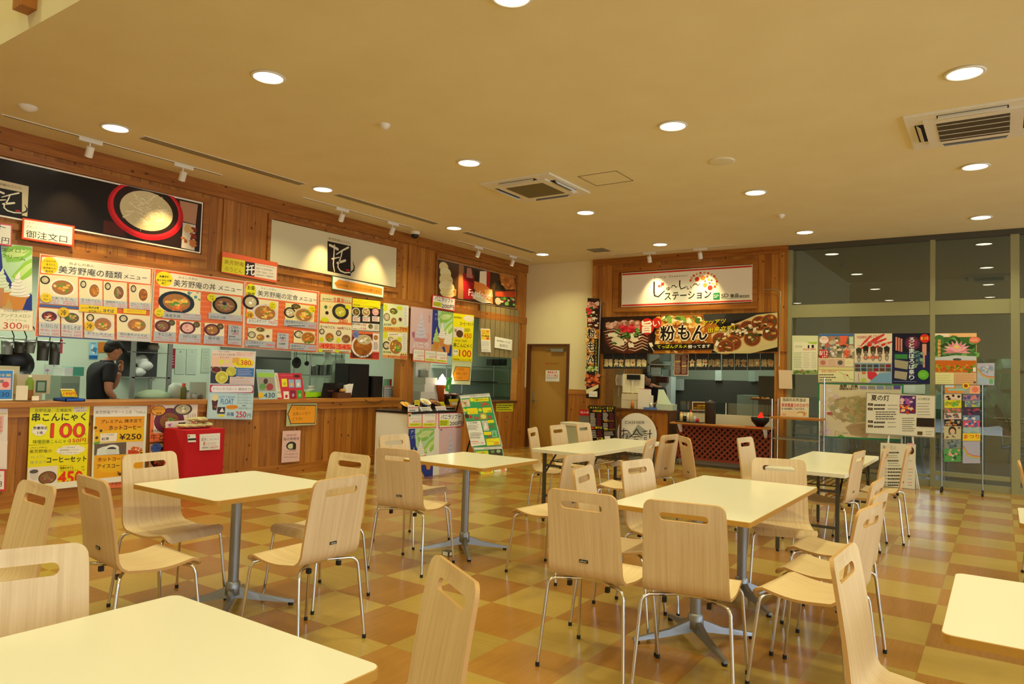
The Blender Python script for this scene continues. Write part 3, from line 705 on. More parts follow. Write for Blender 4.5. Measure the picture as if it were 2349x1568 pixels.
# ================================================================ stalls and kitchens
mat('kitchen_floor', '6c6e64', .3)
def kitchens():
    sbox('floor_kitchen', -11.2, -7.95, -.2, 14.6, -.1, 0, 'kitchen_floor'); 
    struct(MB().box(-10.42, -10.3, -.2, 8.6, 0, 2.75, 'kitchen_wall').build('wall_kitchen_back'))
    struct(MB().box(-10.3, -7.95, 8.5, 8.6, 0, 2.75, 'kitchen_wall').build('wall_kitchen_partition'))
    struct(MB().box(-10.3, -7.95, -.3, -.2, 0, 2.75, 'kitchen_wall').build('wall_kitchen_end'))
    struct(MB().box(-9.72, -9.6, 8.6, 14.6, 0, 2.75, 'kitchen_wall').box(-9.6, -7.95, 14.5, 14.6, 0, 2.75, 'kitchen_wall').box(-7.95, -7.82, 12.05, 14.6, 0, 2.75, 'kitchen_wall').build('wall_kitchen_second'))
    sbox('ceiling_kitchen', -11.2, -7.94, -.3, 14.6, 2.75, 2.85, 'kitchen_wall')
    sbox('floor_stall', -6.3, -2.7, 12.0, 15.2, -.1, 0, 'kitchen_floor'); sbox('ceiling_stall', -6.3, -2.8, 12.0, 15.2, 2.6, 2.7, 'kitchen_wall')
    struct(MB().box(-6.3, -2.8, 15.1, 15.2, 0, 2.6, 'kitchen_wall').build('wall_stall_back'))
    struct(MB().box(-6.3, -6.2, 12.0, 15.1, 0, 2.6, 'pine_y').build('wall_stall_left')); struct(MB().box(-2.9, -2.805, 12.0, 15.1, 0, 2.6, 'kitchen_wall').build('wall_stall_right'))
    for (x, y, l, e) in [(-9.1, 1.5, 'strip light in the noodle kitchen, nearest', 1), (-9.1, 4, 'strip light in the noodle kitchen, second', 1), (-9.1, 6.8, 'strip light in the noodle kitchen, farthest', 1), (-8.8, 10.6, 'strip light in the ice cream kitchen', 1), (-4.6, 13.2, 'strip light in the teppan stall kitchen', .8)]:
        z = 2.6 if x > -6 else 2.75
        t = thing('strip_light', l, 'ceiling light', (x, y, z), group='kitchen strip lights')
        MB().box(-.09, .09, -.6, .6, -.05, 0, 'white_plastic').build('housing', t); MB().box(-.06, .06, -.58, .58, -.06, -.05, 'fluor').build('tube_cover', t)
        lamp('tube', 'AREA', (0, 0, -.08), 66*e, FLUO, t, size=.15, sy=1.15)
kitchens()
# counters
t = thing('service_counter', 'long knotty pine serving counter under the noodle menus', 'counter', (XL, 4, 0))
MB().box(-.06, 0, -4.2, P1-4.02, .14, .94, 'pine_y').build('front_panel', t)
MB().box(-.52, .05, -4.2, P1-4.05, .955, 1.0, 'pine_trim_y').build('worktop', t); MB().box(-.05, .025, -4.2, P1-4.04, .86, .955, 'pine_trim_y').build('top_rail', t)
t = thing('service_counter', 'lower pine counter with dark shelf behind the ice cream display', 'counter', (XL, 10, 0))
MB().box(-.06, 0, P2-9.995, 1.61, .0, .87, 'pine_y').build('front_panel', t); MB().box(-.5, .04, P2-9.995, 1.61, .87, .91, 'dark_wood').build('worktop', t)
t = thing('cashier_counter', 'knotty pine cashier counter with dark top behind the round cashier sign', 'counter', (-5.3, 11.64, 0))
MB().box(-.76, .70, -.24, .15, 0, .85, 'pine_x').build('counter_body', t); MB().box(-.79, .74, -.28, .15, .85, .885, 'dark_wood').build('worktop', t)
MB().box(.70, .72, -.22, .15, .02, .85, 'dark_wood').build('side_panel', t)
# lattice cart
t = thing('lattice_cart', 'wheeled wooden cart with red brown diamond lattice front and pale ledge', 'cart', (-3.70, 11.5, 0))
mat('lattice_red', '8c3a28', .5); mat('cart_dark', '241a14', .6)
MB().box(-.74, .74, .03, .26, .1, .68, 'cart_dark').build('cart_body', t)
lm = MB()
def clip(ax, az, bx, bz, w=.0):
    # clip segment to the panel rectangle
    x0, x1, z0, z1 = -.74, .74, .12, .66; t0, t1 = 0, 1; dx, dz = bx-ax, bz-az
    for p, q in ((-dx, ax-x0), (dx, x1-ax), (-dz, az-z0), (dz, z1-az)):
        if abs(p) < 1e-9: continue
        r = q/p
        if p < 0: t0 = max(t0, r)
        else: t1 = min(t1, r)
    return None if t0 >= t1 else ((ax+dx*t0, az+dz*t0), (ax+dx*t1, az+dz*t1))
for sgn in (1, -1):
    for i in range(-14, 24):
        c0 = -.74+i*.092; s_ = clip(c0, .12 if sgn > 0 else .66, c0+.54, .66 if sgn > 0 else .12) if 1 else None
        if not s_: continue
        (ax, az), (bx, bz) = s_; d = Vector((bx-ax, 0, bz-az)).normalized(); n = Vector((-d.z, 0, d.x))*.013; y = .0 if sgn > 0 else .012
        q = [Vector((ax, y, az))+n, Vector((ax, y, az))-n, Vector((bx, y, bz))-n, Vector((bx, y, bz))+n]
        lm.add([tuple(v) for v in q]+[tuple(v+Vector((0, .012, 0))) for v in q], [(0, 1, 2, 3), (7, 6, 5, 4), (0, 4, 5, 1), (1, 5, 6, 2), (2, 6, 7, 3), (3, 7, 4, 0)], 'lattice_red')
lm.box(-.76, .76, -.006, .03, .64, .67, 'lattice_red'); lm.box(-.76, .76, -.006, .03, .1, .13, 'lattice_red'); lm.box(-.76, -.735, -.006, .03, .1, .67, 'lattice_red'); lm.box(.735, .76, -.006, .03, .1, .67, 'lattice_red')
lm.build('lattice_panel', t)
MB().rslab(-.84, .79, -.16, .2, .68, .705, .01, 'pine_trim_x', 'pine_trim_x').build('ledge', t)
for x in (-.72, .66): MB().add([(x, -.12, .68), (x, .02, .68), (x, .02, .52), (x+.04, -.12, .68), (x+.04, .02, .68), (x+.04, .02, .52)], [(0, 1, 2), (5, 4, 3), (0, 3, 4, 1), (1, 4, 5, 2), (2, 5, 3, 0)], 'white_plastic').build('bracket', t)
for x in (-.68, .68):
    for y in (.06, .2): MB().tube([(x-.012, y, .04), (x+.012, y, .04)], .036, 'rubber', 14).box(x-.012, x+.012, y-.01, y+.01, .06, .1, 'steel').build('caster', t)
# things behind the noodle counter --------------------------------------------------
def at(px, py, x): return Vector(on(px, py, 0, x))
def aty(px, py, y): return Vector(on(px, py, 1, y))
def one(mb, name, label, cat, group=None, parent=None): o = mb.build(name, parent); return tag(o, label, cat, group)
def rb(pa, pb, x, depth, m, c=None, mb=None):
    """box standing in a plane of constant x between two measured corners"""
    a, b = at(*pa, x), at(*pb, x); mb = mb or MB(); return mb.box(x-depth, x, min(a.y, b.y), max(a.y, b.y), min(a.z, b.z), max(a.z, b.z), m, c)
def rby(pa, pb, y, depth, m, c=None, mb=None):
    a, b = aty(*pa, y), aty(*pb, y); mb = mb or MB(); return mb.box(min(a.x, b.x), max(a.x, b.x), y, y+depth, min(a.z, b.z), max(a.z, b.z), m, c)
# hanging rail with strainers and pots
lab = ['cylindrical noodle strainer hanging at the far left under the price sign', 'round pot hanging left under the price sign', 'deep steel ladle hanging beside the strainers', 'tall dark mesh strainer left of two over the counter', 'tall narrow mesh strainer right of two over the counter']
rl = MB().tube([at(-20, 772, -8.9), at(150, 786, -8.9)], .008, 'steel', 8); one(rl, 'utensil_rail', 'steel rail with hanging kitchen strainers behind the price sign', 'rail')
def strainer(px, py, w, h, label, m='dark_metal', taper=.75):
    p = at(px, py, -8.9); t = thing('noodle_strainer', label, 'strainer', p, group='hanging strainers and pots')
    MB().lathe([(w*taper, -h), (w*(taper+1)/2, -h*.5), (w, 0), (w*.97, -.004), (w*taper*.97, -h+.004), (0, -h+.004)], m, n=18).lathe([(w*1.03, -.004), (w*1.06, .0), (w*1.03, .006), (w, .002)], 'steel', n=18).build('basket', t)
    MB().tube([(0, w, 0), (0, w*1.05, .06), (0, w*.3, .17)], .006, 'black_plastic', 8).build('handle', t)
strainer(17, 783, .058, .14, lab[0], 'grey_metal', .9); strainer(46, 784, .058, .12, lab[1], 'dark_metal', .8); strainer(70, 783, .058, .13, lab[2], 'grey_metal', .7)
strainer(100, 782, .062, .22, lab[3], 'dark_metal', .9); strainer(127, 784, .055, .26, lab[4], 'dark_metal', .95)
w = thing('wok', 'black iron wok standing on edge at the far left of the kitchen', 'wok', at(38, 832, -9.0)); bm_ = MB()
bm_.lathe([(0, -.1), (.08, -.09), (.15, -.05), (.18, 0), (.175, 0), (.145, -.045), (.075, -.083), (0, -.092)], 'black_plastic'); wo = bm_.build('wok_bowl', w); wo.rotation_euler = (0, R(70), 0)
o = MB().tube([(0, -.16, .0), (0, -.34, .05)], .013, 'black_plastic').build('handle', w)
def cbox(name, label, cat, pa, pb, x, d, c, m='painted', group=None):
    return one(rb(pa, pb, x, d, m, c), name, label, cat, group)
cbox('microwave_oven', 'cream appliance at the far left edge behind the counter', 'appliance', (-30, 838), (41, 916), -8.25, .3, 'd8cfa8')
t = thing('cash_register', 'cream cash register with green customer display on the counter', 'cash register', (0, 0, 0))
rb((41, 858), (114, 903), -8.15, .08, 'painted', 'd8cda4').build('display_housing', t); rb((83, 872), (106, 900), -8.148, .004, 'painted', '4c6c4c').build('screen', t)
rb((45, 900), (96, 916), -8.14, .1, 'painted', 'c8bc94').build('register_base', t); rb((87, 876), (102, 896), -8.143, .003, 'painted', '9ab89c').build('screen_figure', t)
b = thing('sauce_bottle', 'green and brown tea bottle with white cap left on the counter', 'bottle', at(66, 917, -7.93))
MB().lathe([(0, 0), (.033, 0), (.035, .02), (.035, .1)], 'painted', c='8a5a24').build('bottle_base', b); MB().lathe([(.0355, .1), (.036, .18), (.02, .215), (.014, .225)], 'painted', c='7a9430').build('bottle_label', b)
MB().lathe([(.016, .225), (.016, .245), (0, .245)], 'white_plastic').build('cap', b)
for (pa, pb, c, l, nm) in [((38, 884), (63, 917), 'e8dcc0', 'small cream notice card standing left of the tea bottle', 'notice_card'), ((74, 908), (89, 918), 'f0e8d0', 'tiny white card standing in front of the tea bottle', 'notice_card')]:
    cbox(nm, l, 'card', pa, pb, -7.86, .01, c)
t = MB(); a, e = at(145, 917, -7.9), at(190, 917, -7.9); t.box(-8.12, -7.85, a.y, e.y, 1.0, 1.008, 'painted', '2458b8')
t.box(-7.858, -7.85, a.y, e.y, 1.0, 1.03, 'painted', '2458b8').box(-8.12, -8.112, a.y, e.y, 1.0, 1.03, 'painted', '2458b8').box(-8.12, -7.85, a.y, a.y+.008, 1.0, 1.03, 'painted', '2458b8').box(-8.12, -7.85, e.y-.008, e.y, 1.0, 1.03, 'painted', '2458b8')
one(t, 'money_tray', 'shallow blue tray on the counter beside the man', 'tray')
# workbench and appliances along the back wall
t = thing('kitchen_bench', 'steel kitchen bench along the back of the noodle kitchen', 'bench', (-10, 4, 0))
MB().box(-.28, .3, -3.8, 4.2, .78, .82, 'steel').build('bench_top', t); MB().box(-.25, .25, -3.8, 4.2, .12, .78, 'grey_metal').build('bench_body', t)
a, e = at(140, 862, -9.3), at(184, 862, -9.3); t = thing('steel_cabinet', 'grey steel cabinet behind the man in the cap', 'cabinet', (-9.5, a.y, 0)); MB().box(-.18, .2, 0, e.y-a.y, 0, a.z, 'painted', '9aa890').build('cabinet_body', t); MB().box(.2, .205, .02, e.y-a.y-.02, a.z-.22, a.z-.08, 'painted', '8a9884').build('drawer', t)
cbox('file_box', 'white box file on the grey cabinet', 'box', (149, 842), (167, 862), -9.32, .3, 'e4e4e0'); cbox('file_box', 'teal green box file on the grey cabinet', 'box', (168, 841), (192, 862), -9.32, .3, '58a890')
t = thing('storage_shelf', 'dark steel wall shelf stuffed with white bags in the kitchen middle', 'shelf', (0, 0, 0))
xs = -9.9
for (pa, pb) in [((303, 864), (390, 868)), ((303, 806), (390, 811)), ((303, 780), (392, 784))]: rb(pa, pb, xs, .4, 'grey_metal').build('shelf_board', t)
for px in (304, 388): rb((px, 780), (px+3, 916), xs, .03, 'grey_metal').build('shelf_post', t)
a, e = at(303, 780, xs), at(392, 868, xs); MB().box(xs-.4, xs-.38, a.y, e.y, e.z, a.z, 'tile_dark').build('back_panel', t)
rb((343, 866), (347, 916), xs, .03, 'grey_metal').build('shelf_post', t)
def bag(px, py, x, r, label, c='d8dcd4', sz=1):
    p = at(px, py, x); rn = random.Random(int(px*3+py)); bm = bmesh.new(); bmesh.ops.create_icosphere(bm, subdivisions=2, radius=r)
    vs = [(p.x+v.co.x*(1+.3*(rn.random()-.5)), p.y+v.co.y*(1+.3*(rn.random()-.5)), p.z+v.co.z*sz*(1+.3*(rn.random()-.5))) for v in bm.verts]
    m = MB().add(vs, [tuple(v.index for v in f.verts) for f in bm.faces], 'painted', c, True); bm.free(); return one(m, 'plastic_bag', label, 'bag', 'plastic bags in the kitchen')
bag(325, 826, -10.05, .1, 'upper white plastic bag on the dark shelf', sz=.8); bag(333, 838, -9.98, .1, 'middle white plastic bag on the dark shelf', sz=.7); bag(317, 853, -9.98, .1, 'lower white plastic bag on the dark shelf', sz=.7)
bag(352, 796, -10.1, .08, 'pinkish bag on the top of the dark shelf', 'a89890', .7); bag(404, 898, -8.46, .1, 'clear crumpled bag standing on the counter in the middle', 'c4d0c4', 1.2)
c_ = at(351, 917, -8.56); t = thing('rice_cooker', 'pale green domed rice cooker lid behind the counter', 'rice cooker', (c_.x, c_.y, .86))
MB().box(-.24, .24, -.3, .3, -.86, -.002, 'steel').build('stand', t); MB().lathe([(.2, 0), (.2, .12), (.21, .125), (.2, .15)], 'painted', n=28, c='8ca080').build('cooker_body', t); MB().lathe([(.205, .15), (.2, .17), (.15, .21), (.07, .235), (0, .24)], 'painted', n=28, c='b0c8a4').build('lid', t)
for (px, h, r, c, l) in [(420, .2, .033, '5c6430', 'dark green bottle on the counter'), (430, .12, .028, 'b8bcb8', 'steel shaker on the counter beside the green bottle'), (446, .09, .03, 'a8aca4', 'small steel pot on the counter middle'), (459, .08, .03, '6c5c54', 'small brown pot on the counter middle')]:
    p = at(px, 917, -8.1); t = thing('condiment_pot', l, 'condiment', (p.x, p.y, 1.0 if 0 else p.z), group='condiments on the counter')
    MB().lathe([(0, 0), (r, 0), (r, h*.7), (r*.6, h*.8)], 'painted', n=16, c=c).build('pot_body', t); MB().lathe([(r*.62, h*.8), (r*.6, h), (0, h)], 'painted', n=16, c='c84830' if px == 420 else '8c9088').build('lid', t)
cbox('menu_stand', 'plain pale card standing on the counter behind the float poster', 'card', (436, 876), (472, 916), -8.2, .01, 'c0c8b8')
# wall papers in the kitchen
KW = PL((-10.29, 0, 0), (0, 1, 0), (0, 0, 1)); C6 = (0, 740, 7.34); C7 = (280, 740, 6.534)
s = Sheet('wall_notice', 'pale green wall paper with ruled rows, left of two in the kitchen middle', 'notice', KW, C7, [(800, 390), (950, 392), (935, 770), (790, 768)], 'c4d4c0', group='papers on the kitchen wall')
s.rect(805, 390, 948, 402, '7a9088').text('1', 868, 450, 880, 450, 28, '44605a').lines(820, 480, 920, 740, 9, 'a0b4a0', .12).done()
s = Sheet('wall_notice', 'pale green wall paper with ruled rows, right of two in the kitchen middle', 'notice', KW, C7, [(970, 392), (1128, 396), (1112, 775), (958, 770)], 'c4d4c0', group='papers on the kitchen wall')
s.rect(975, 394, 1126, 404, '7a9088').text('2', 1040, 450, 1056, 450, 28, '44605a').lines(990, 480, 1090, 740, 9, 'a0b4a0', .12).done()
s = Sheet('wall_notice', 'narrow red notice strip on the kitchen wall', 'notice', KW, C7, [(735, 385), (803, 385), (790, 680), (722, 680)], '9c1c34'); s.lines(745, 480, 780, 640, 4, 'e8c8c8', .3).done()
s = Sheet('wall_notice', 'white ruled timetable on the green wall before the dark shelf', 'notice', KW, C7, [(62, 490), (158, 490), (148, 780), (58, 775)], 'd0dccc')
for y in (530, 590, 650, 715): s.rect(66, y, 150, y+7, '6c7c74')
s.done()
s = Sheet('wall_notice', 'faint handwritten paper on the kitchen wall beside the ruled papers', 'notice', KW, C7, [(1200, 380), (1320, 380), (1310, 750), (1180, 745)], 'b8c8b0'); s.lines(1215, 420, 1290, 600, 4, '98a890', .15).lines(1215, 560, 1290, 700, 4, 'c09088', .15).done()
s = Sheet('wall_poster', 'blue and white leaflet poster on the wall behind the man', 'poster', KW, C6, [(1505, 325), (1650, 325), (1640, 615), (1498, 612)], '9cd0e8'); s.scatter(1520, 380, 1630, 520, 8, ['2c88c8', '48a0d8', 'e8f4f8'], 38).ell(1552, 460, 30, 14, 'b87838').rect(1500, 545, 1640, 610, '1c68b0').text('NEW', 1535, 360, 1620, 360, 26, '2c6890').done()
s = Sheet('wall_poster', 'orange and green poster partly behind the black cap', 'poster', KW, C6, [(1655, 322), (1925, 325), (1915, 500), (1650, 500)], 'd88030'); s.rect(1780, 330, 1850, 420, 'e8c040').rect(1850, 330, 1922, 420, '60b838').done()
s = Sheet('wall_poster', 'blue and white leaflet tilted on the wall right of the man', 'poster', KW, C6, [(1830, 830), (1985, 880), (1880, 1100), (1790, 1075)], 'dce8e8'); s.poly([(1845, 840), (1980, 885), (1955, 930), (1830, 890)], '3878c0').ell(1860, 985, 30, 30, 'a8c0cc').done()
s = Sheet('wall_notice', 'tall white hand lettered strip under the strainers', 'notice', KW, C6, [(760, 690), (965, 700), (940, 1040), (745, 1030)], 'c4d0c0'); s.vtext('中本う天川店', 905, 700, 890, 1010, 30, '3c4440').ell(795, 800, 32, 22, 'b878b0').stroke([(795, 820), (800, 900)], 6, '6c8c60').done()
s = Sheet('wall_notice', 'red hanging strip beside the tall strainer', 'notice', PL((-9.6, 0, 0), (0, 1, 0), (0, 0, 1)), C6, [(1015, 280), (1060, 280), (1050, 515), (990, 515)], 'b02840').done()
# range hood, rack and things right of the float poster
t = thing('range_hood', 'grey steel range hood over the cooking range', 'range hood', (0, 0, 0))
C8 = (560, 760, 5.8725); K8 = lambda x, y: (560+x/5.8725, 760+y/5.8725)
a, e = at(*K8(150, 280), -9.4), at(*K8(630, 375), -9.4); MB().box(-10.28, -9.4, a.y, e.y, e.z, a.z+.2, 'grey_metal').build('hood_body', t); MB().box(-9.4, -9.39, a.y, e.y, e.z-.01, e.z+.02, 'tile_dark').build('hood_rim', t)
a, e = at(*K8(165, 380), -10.2), at(*K8(640, 880), -10.2); one(MB().box(-10.29, -10.27, a.y-.1, e.y, .82, a.z+.4, 'grey_metal'), 'splash_panel', 'grey steel splash panel behind the range', 'panel')
t = thing('wire_rack', 'chrome wire rack holding steel pots at the right of the kitchen', 'rack', (0, 0, 0))
xr = -9.3
for (x1, x2) in ((880, 1380),):
    for yy in (300, 590):
        m = MB(); a, e = at(*K8(x1, yy), xr), at(*K8(x2, yy+10), xr)
        m.tube([(xr, a.y, a.z), (xr, e.y, a.z)], .006, 'steel', 6).tube([(xr-.4, a.y, a.z), (xr-.4, e.y, a.z)], .006, 'steel', 6).tube([(xr, a.y, a.z-.03), (xr, e.y, a.z-.03)], .004, 'steel', 6)
        n = 26
        for k in range(n+1): y = a.y+(e.y-a.y)*k/n; m.tube([(xr, y, a.z-.002), (xr-.4, y, a.z-.002)], .0025, 'steel', 4, caps=False)
        for k in range(n): y = a.y+(e.y-a.y)*k/n; y2 = a.y+(e.y-a.y)*(k+.5)/n; m.tube([(xr, y, a.z), (xr, y2, a.z-.03)], .0025, 'steel', 4, caps=False)
        m.build('wire_shelf', t)
for px in (888, 1368):
    for dx in (0, -.4): p = at(*K8(px, 590), xr); MB().tube([(xr+dx, p.y, .82), (xr+dx, p.y, 2.1)], .012, 'steel', 8).build('rack_post', t)
for (px, w, h, l) in [(940, .07, .15, 'steel pot on the wire rack, left of three'), (1040, .09, .17, 'wide steel pot on the wire rack, middle of three'), (1145, .05, .18, 'tall steel container on the wire rack, right of three')]:
    p = at(*K8(px, 588), xr-.15); tt = thing('stock_pot', l, 'pot', p, group='pots on the wire rack')
    MB().lathe([(0, 0), (w, 0), (w, h), (w*1.05, h+.004), (w*.97, h), (w*.95, .01), (0, .01)], 'steel', n=22).build('pot_body', tt); MB().tube([(0, -w*1.3, h*.85), (0, -w, h*.85)], .006, 'black_plastic', 6).build('handle', tt)
for (px, py, s_, l) in [(700, 420, .09, 'dark pan hanging left of the wire rack'), (840, 430, .04, 'dark ladle hanging left of the wire rack'), (1120, 320, .08, 'white plastic bag hung at the top of the rack'), (1230, 430, .06, 'clear bag hanging on the rack'), (1310, 440, .1, 'pale round tray leaning on the rack')]:
    p = at(*K8(px, py), xr+.04); mm = MB().lathe([(0, -.02), (s_*.8, -.015), (s_, .015), (s_*.96, .015), (0, -.01)], 'painted', n=20, c=('24241f' if 'dark' in l else 'b4c0b4'))
    tt = thing('hanging_pan' if 'dark' in l else 'hanging_bag', l, 'pan' if 'dark' in l else 'bag', p); o = mm.build('pan_bowl' if 'dark' in l else 'bag_body', tt); o.rotation_euler = (0, R(90), 0)
    MB().tube([(0, 0, s_), (0, 0, 2.13-p.z)], .005, 'black_plastic', 6).build('hook', tt)
a, e = at(*K8(640, 300), xr), at(*K8(1380, 300), xr); one(MB().tube([(xr+.04, a.y, 2.13), (xr+.04, e.y, 2.13)], .008, 'steel', 8).tube([(xr+.04, a.y, 2.13), (xr+.04, a.y, 2.75)], .006, 'steel', 6).tube([(xr+.04, e.y, 2.13), (xr+.04, e.y, 2.75)], .006, 'steel', 6), 'utensil_rail', 'steel ceiling rail from which pans hang beside the wire rack', 'rail')
# on the right end of the counter
t = thing('green_tray', 'bright lime green plastic tray on the counter', 'tray', (0, 0, 0)); a, e = at(*K8(812, 905), -8.0), at(*K8(1078, 905), -8.0)
m = MB(); z0, z1 = 1.0, at(*K8(900, 838), -8.0).z+.0
for (x0, x1, y0, y1) in ((-8.25, -8.0, a.y, a.y+.01), (-8.25, -8.0, e.y-.01, e.y), (-8.01, -8.0, a.y, e.y), (-8.25, -8.24, a.y, e.y)): m.box(x0, x1, y0, y1, z0, z1+.02, 'painted', '9cd818')
m.box(-8.25, -8.0, a.y, e.y, z0, z0+.01, 'painted', '9cd818'); m.build('tray_walls', t); t['label'] = 'bright lime green plastic tray on the counter'
for (px, py, r, l) in [(850, 815, .05, 'white bowl left in the lime green tray'), (905, 800, .055, 'stacked white bowl in the lime green tray'), (905, 760, .05, 'upper white bowl on the stack in the lime green tray')]:
    p = at(*K8(px, py), -8.12); one(MB().lathe([(0, 0), (r*.5, 0), (r, .035), (r*1.0, .04), (r*.5, .008), (0, .008)], 'white_plastic', p-Vector((0, 0, .01)), 20), 'rice_bowl', l, 'bowl', 'bowls in the green tray')
t = thing('laptop_computer', 'black laptop with its lid to the viewer on the counter', 'laptop', (0, 0, 0)); a, e = at(*K8(1020, 905), -7.95), at(*K8(1275, 700), -7.95)
w0 = at(*K8(1045, 690), -7.95).y; w1 = at(*K8(1305, 690), -7.95).y; zt = at(*K8(1045, 690), -7.95).z
vs = [(-7.93, w0-.02, 1.005), (-7.93, w1-.02, 1.005), (-7.9, w1, zt), (-7.9, w0, zt)]; vs += [(x-.01, y, z) for x, y, z in vs]
MB().add(vs, [(0, 1, 2, 3), (7, 6, 5, 4), (0, 4, 5, 1), (1, 5, 6, 2), (2, 6, 7, 3), (3, 7, 4, 0)], 'black_board').build('screen_lid', t); MB().box(-8.17, -7.93, w0-.02, w1-.02, 1.0, 1.02, 'black_board').build('keyboard_base', t)
lp = PL((-7.912, 0, 0), (0, 1, 0), (0, 0, 1)); s = Sheet('lid_mark', '', '', lp, C8, [(1120, 785), (1205, 785), (1205, 812), (1120, 812)], '14110f', parent=t, th=.001)
s.text('VAIO', 1125, 808, 1200, 808, 20, '8c4438').done()
t = thing('chopstick_box', 'dark wooden box holding a white pack of paper sleeves', 'box', (0, 0, 0)); rb(K8(1265, 825), K8(1440, 905), -7.8, .14, 'dark_wood').build('box_body', t)
sl = MB(); a, e = at(*K8(1365, 820), -7.82), at(*K8(1440, 820), -7.82)
for k in range(6): y = a.y+(e.y-a.y)*k/6; sl.add([(-7.82, y, 1.02), (-7.82, y+.02, 1.02), (-7.81, y+.05, 1.19+.01*(k % 3)), (-7.81, y+.025, 1.19+.01*(k % 3)), (-7.89, y, 1.02), (-7.89, y+.02, 1.02), (-7.89, y+.05, 1.19), (-7.89, y+.025, 1.19)], [(0, 1, 2, 3), (7, 6, 5, 4), (0, 4, 5, 1), (1, 5, 6, 2), (2, 6, 7, 3), (3, 7, 4, 0)], 'white_plastic')
one(sl, 'paper_sleeves', 'white pack of chopstick sleeves standing in the dark box', 'chopsticks')
p = at(*K8(1320, 815), -7.86); one(MB().lathe([(0, 0), (.04, .0), (.045, .02), (.03, .045), (0, .05)], 'painted', p, 14, c='b08038'), 'bread_roll', 'small brown item in the dark wooden box', 'food')
for (q, d, l) in [(((1385, 430), (1700, 910)), .28, 'large black loudspeaker box on the counter end'), (((1712, 600), (1882, 910)), .24, 'smaller black loudspeaker box right of the large one')]:
    (x0, y0), (x1, y1) = q; t = thing('speaker_box', l, 'speaker', (0, 0, 0), group='black speaker boxes')
    a, e = at(*K8(x0, y1), -7.98), at(*K8(x1, y0), -7.98); z1 = at(*K8(x0, y0), -7.98).z; MB().box(-7.98-d, -7.98, a.y, e.y-.02, 1.0, z1, 'black_board').build('cabinet', t)
    MB().box(-7.98, -7.972, a.y+.02, (a.y+e.y)/2, 1.02, z1-.03, 'black_plastic').build('speaker_grille', t)
cbl = [at(*K8(1625, 915), -7.74), at(*K8(1680, 950), -7.74), at(*K8(1750, 968), -7.74), at(*K8(1830, 955), -7.74), at(*K8(1880, 915), -7.74)]
one(MB().tube(cbl, .004, 'black_plastic', 6), 'power_cord', 'thin black cord drooping over the counter edge below the speakers', 'cord')
s = Sheet('leaflet', 'red and green leaflet on the wall right of the speakers', 'leaflet', PL((-8.1, 0, 0), (0, 1, 0), (0, 0, 1)), C8, [(1890, 640), (1990, 640), (1985, 735), (1885, 730)], '8cbc90', th=.02); s.poly([(1960, 640), (1990, 650), (1985, 735), (1965, 730)], 'd82838').done()
s = Sheet('leaflet', 'grey and white flyer standing behind the counter end', 'leaflet', PL((-8.02, 0, 0), (0, 1, 0), (0, 0, 1)), C8, [(1890, 735), (2030, 740), (2065, 895), (1890, 895)], 'c8ccc4', th=.03); s.rect(1895, 740, 2025, 750, 'b83840').lines(1900, 770, 2030, 880, 5, '4c5c70').done()
# ================================================================ people
mat('skin', 'b07a58', .55); mat('skin_light', 'c08a68', .55); mat('shirt_black', '16171a', .8); mat('cap_black', '121316', .7); mat('hair_black', '15110f', .6); mat('trousers', '2a2a2c', .8)
def skinned(name, pts, edges, rad, m, parent, lv=2):
    me = bpy.data.meshes.new(name); me.from_pydata([tuple(p) for p in pts], edges, []); me.materials.append(MATS[m])
    o = bpy.data.objects.new(name, me); COL.objects.link(o); o.parent = parent
    md = o.modifiers.new('skin', 'SKIN'); md.use_smooth_shade = True
    sv = me.skin_vertices[0].data if me.skin_vertices else None
    if sv is None:
        bm = bmesh.new(); bm.from_mesh(me); bm.verts.layers.skin.verify(); bm.to_mesh(me); bm.free(); sv = me.skin_vertices[0].data
    for i, r in enumerate(rad): sv[i].radius = r if isinstance(r, tuple) else (r, r); sv[i].use_root = (i == 0)
    s = o.modifiers.new('sub', 'SUBSURF'); s.levels = lv; s.render_levels = lv
    return o
def ico(name, c, sc, m, parent, rot=(0, 0, 0), sub=3, fn=None):
    bm = bmesh.new(); bmesh.ops.create_icosphere(bm, subdivisions=sub, radius=1)
    mt = Matrix.Translation(c) @ Matrix.Rotation(rot[2], 4, 'Z') @ Matrix.Rotation(rot[0], 4, 'X') @ Matrix.Rotation(rot[1], 4, 'Y')
    vs = []
    for v in bm.verts:
        p = Vector(v.co)
        if fn: p = fn(p)
        vs.append(tuple(mt @ Vector((p.x*sc[0], p.y*sc[1], p.z*sc[2]))))
    fs = [tuple(v.index for v in f.verts) for f in bm.faces]; bm.free()
    return MB().add(vs, fs, m, None, True).build(name, parent)
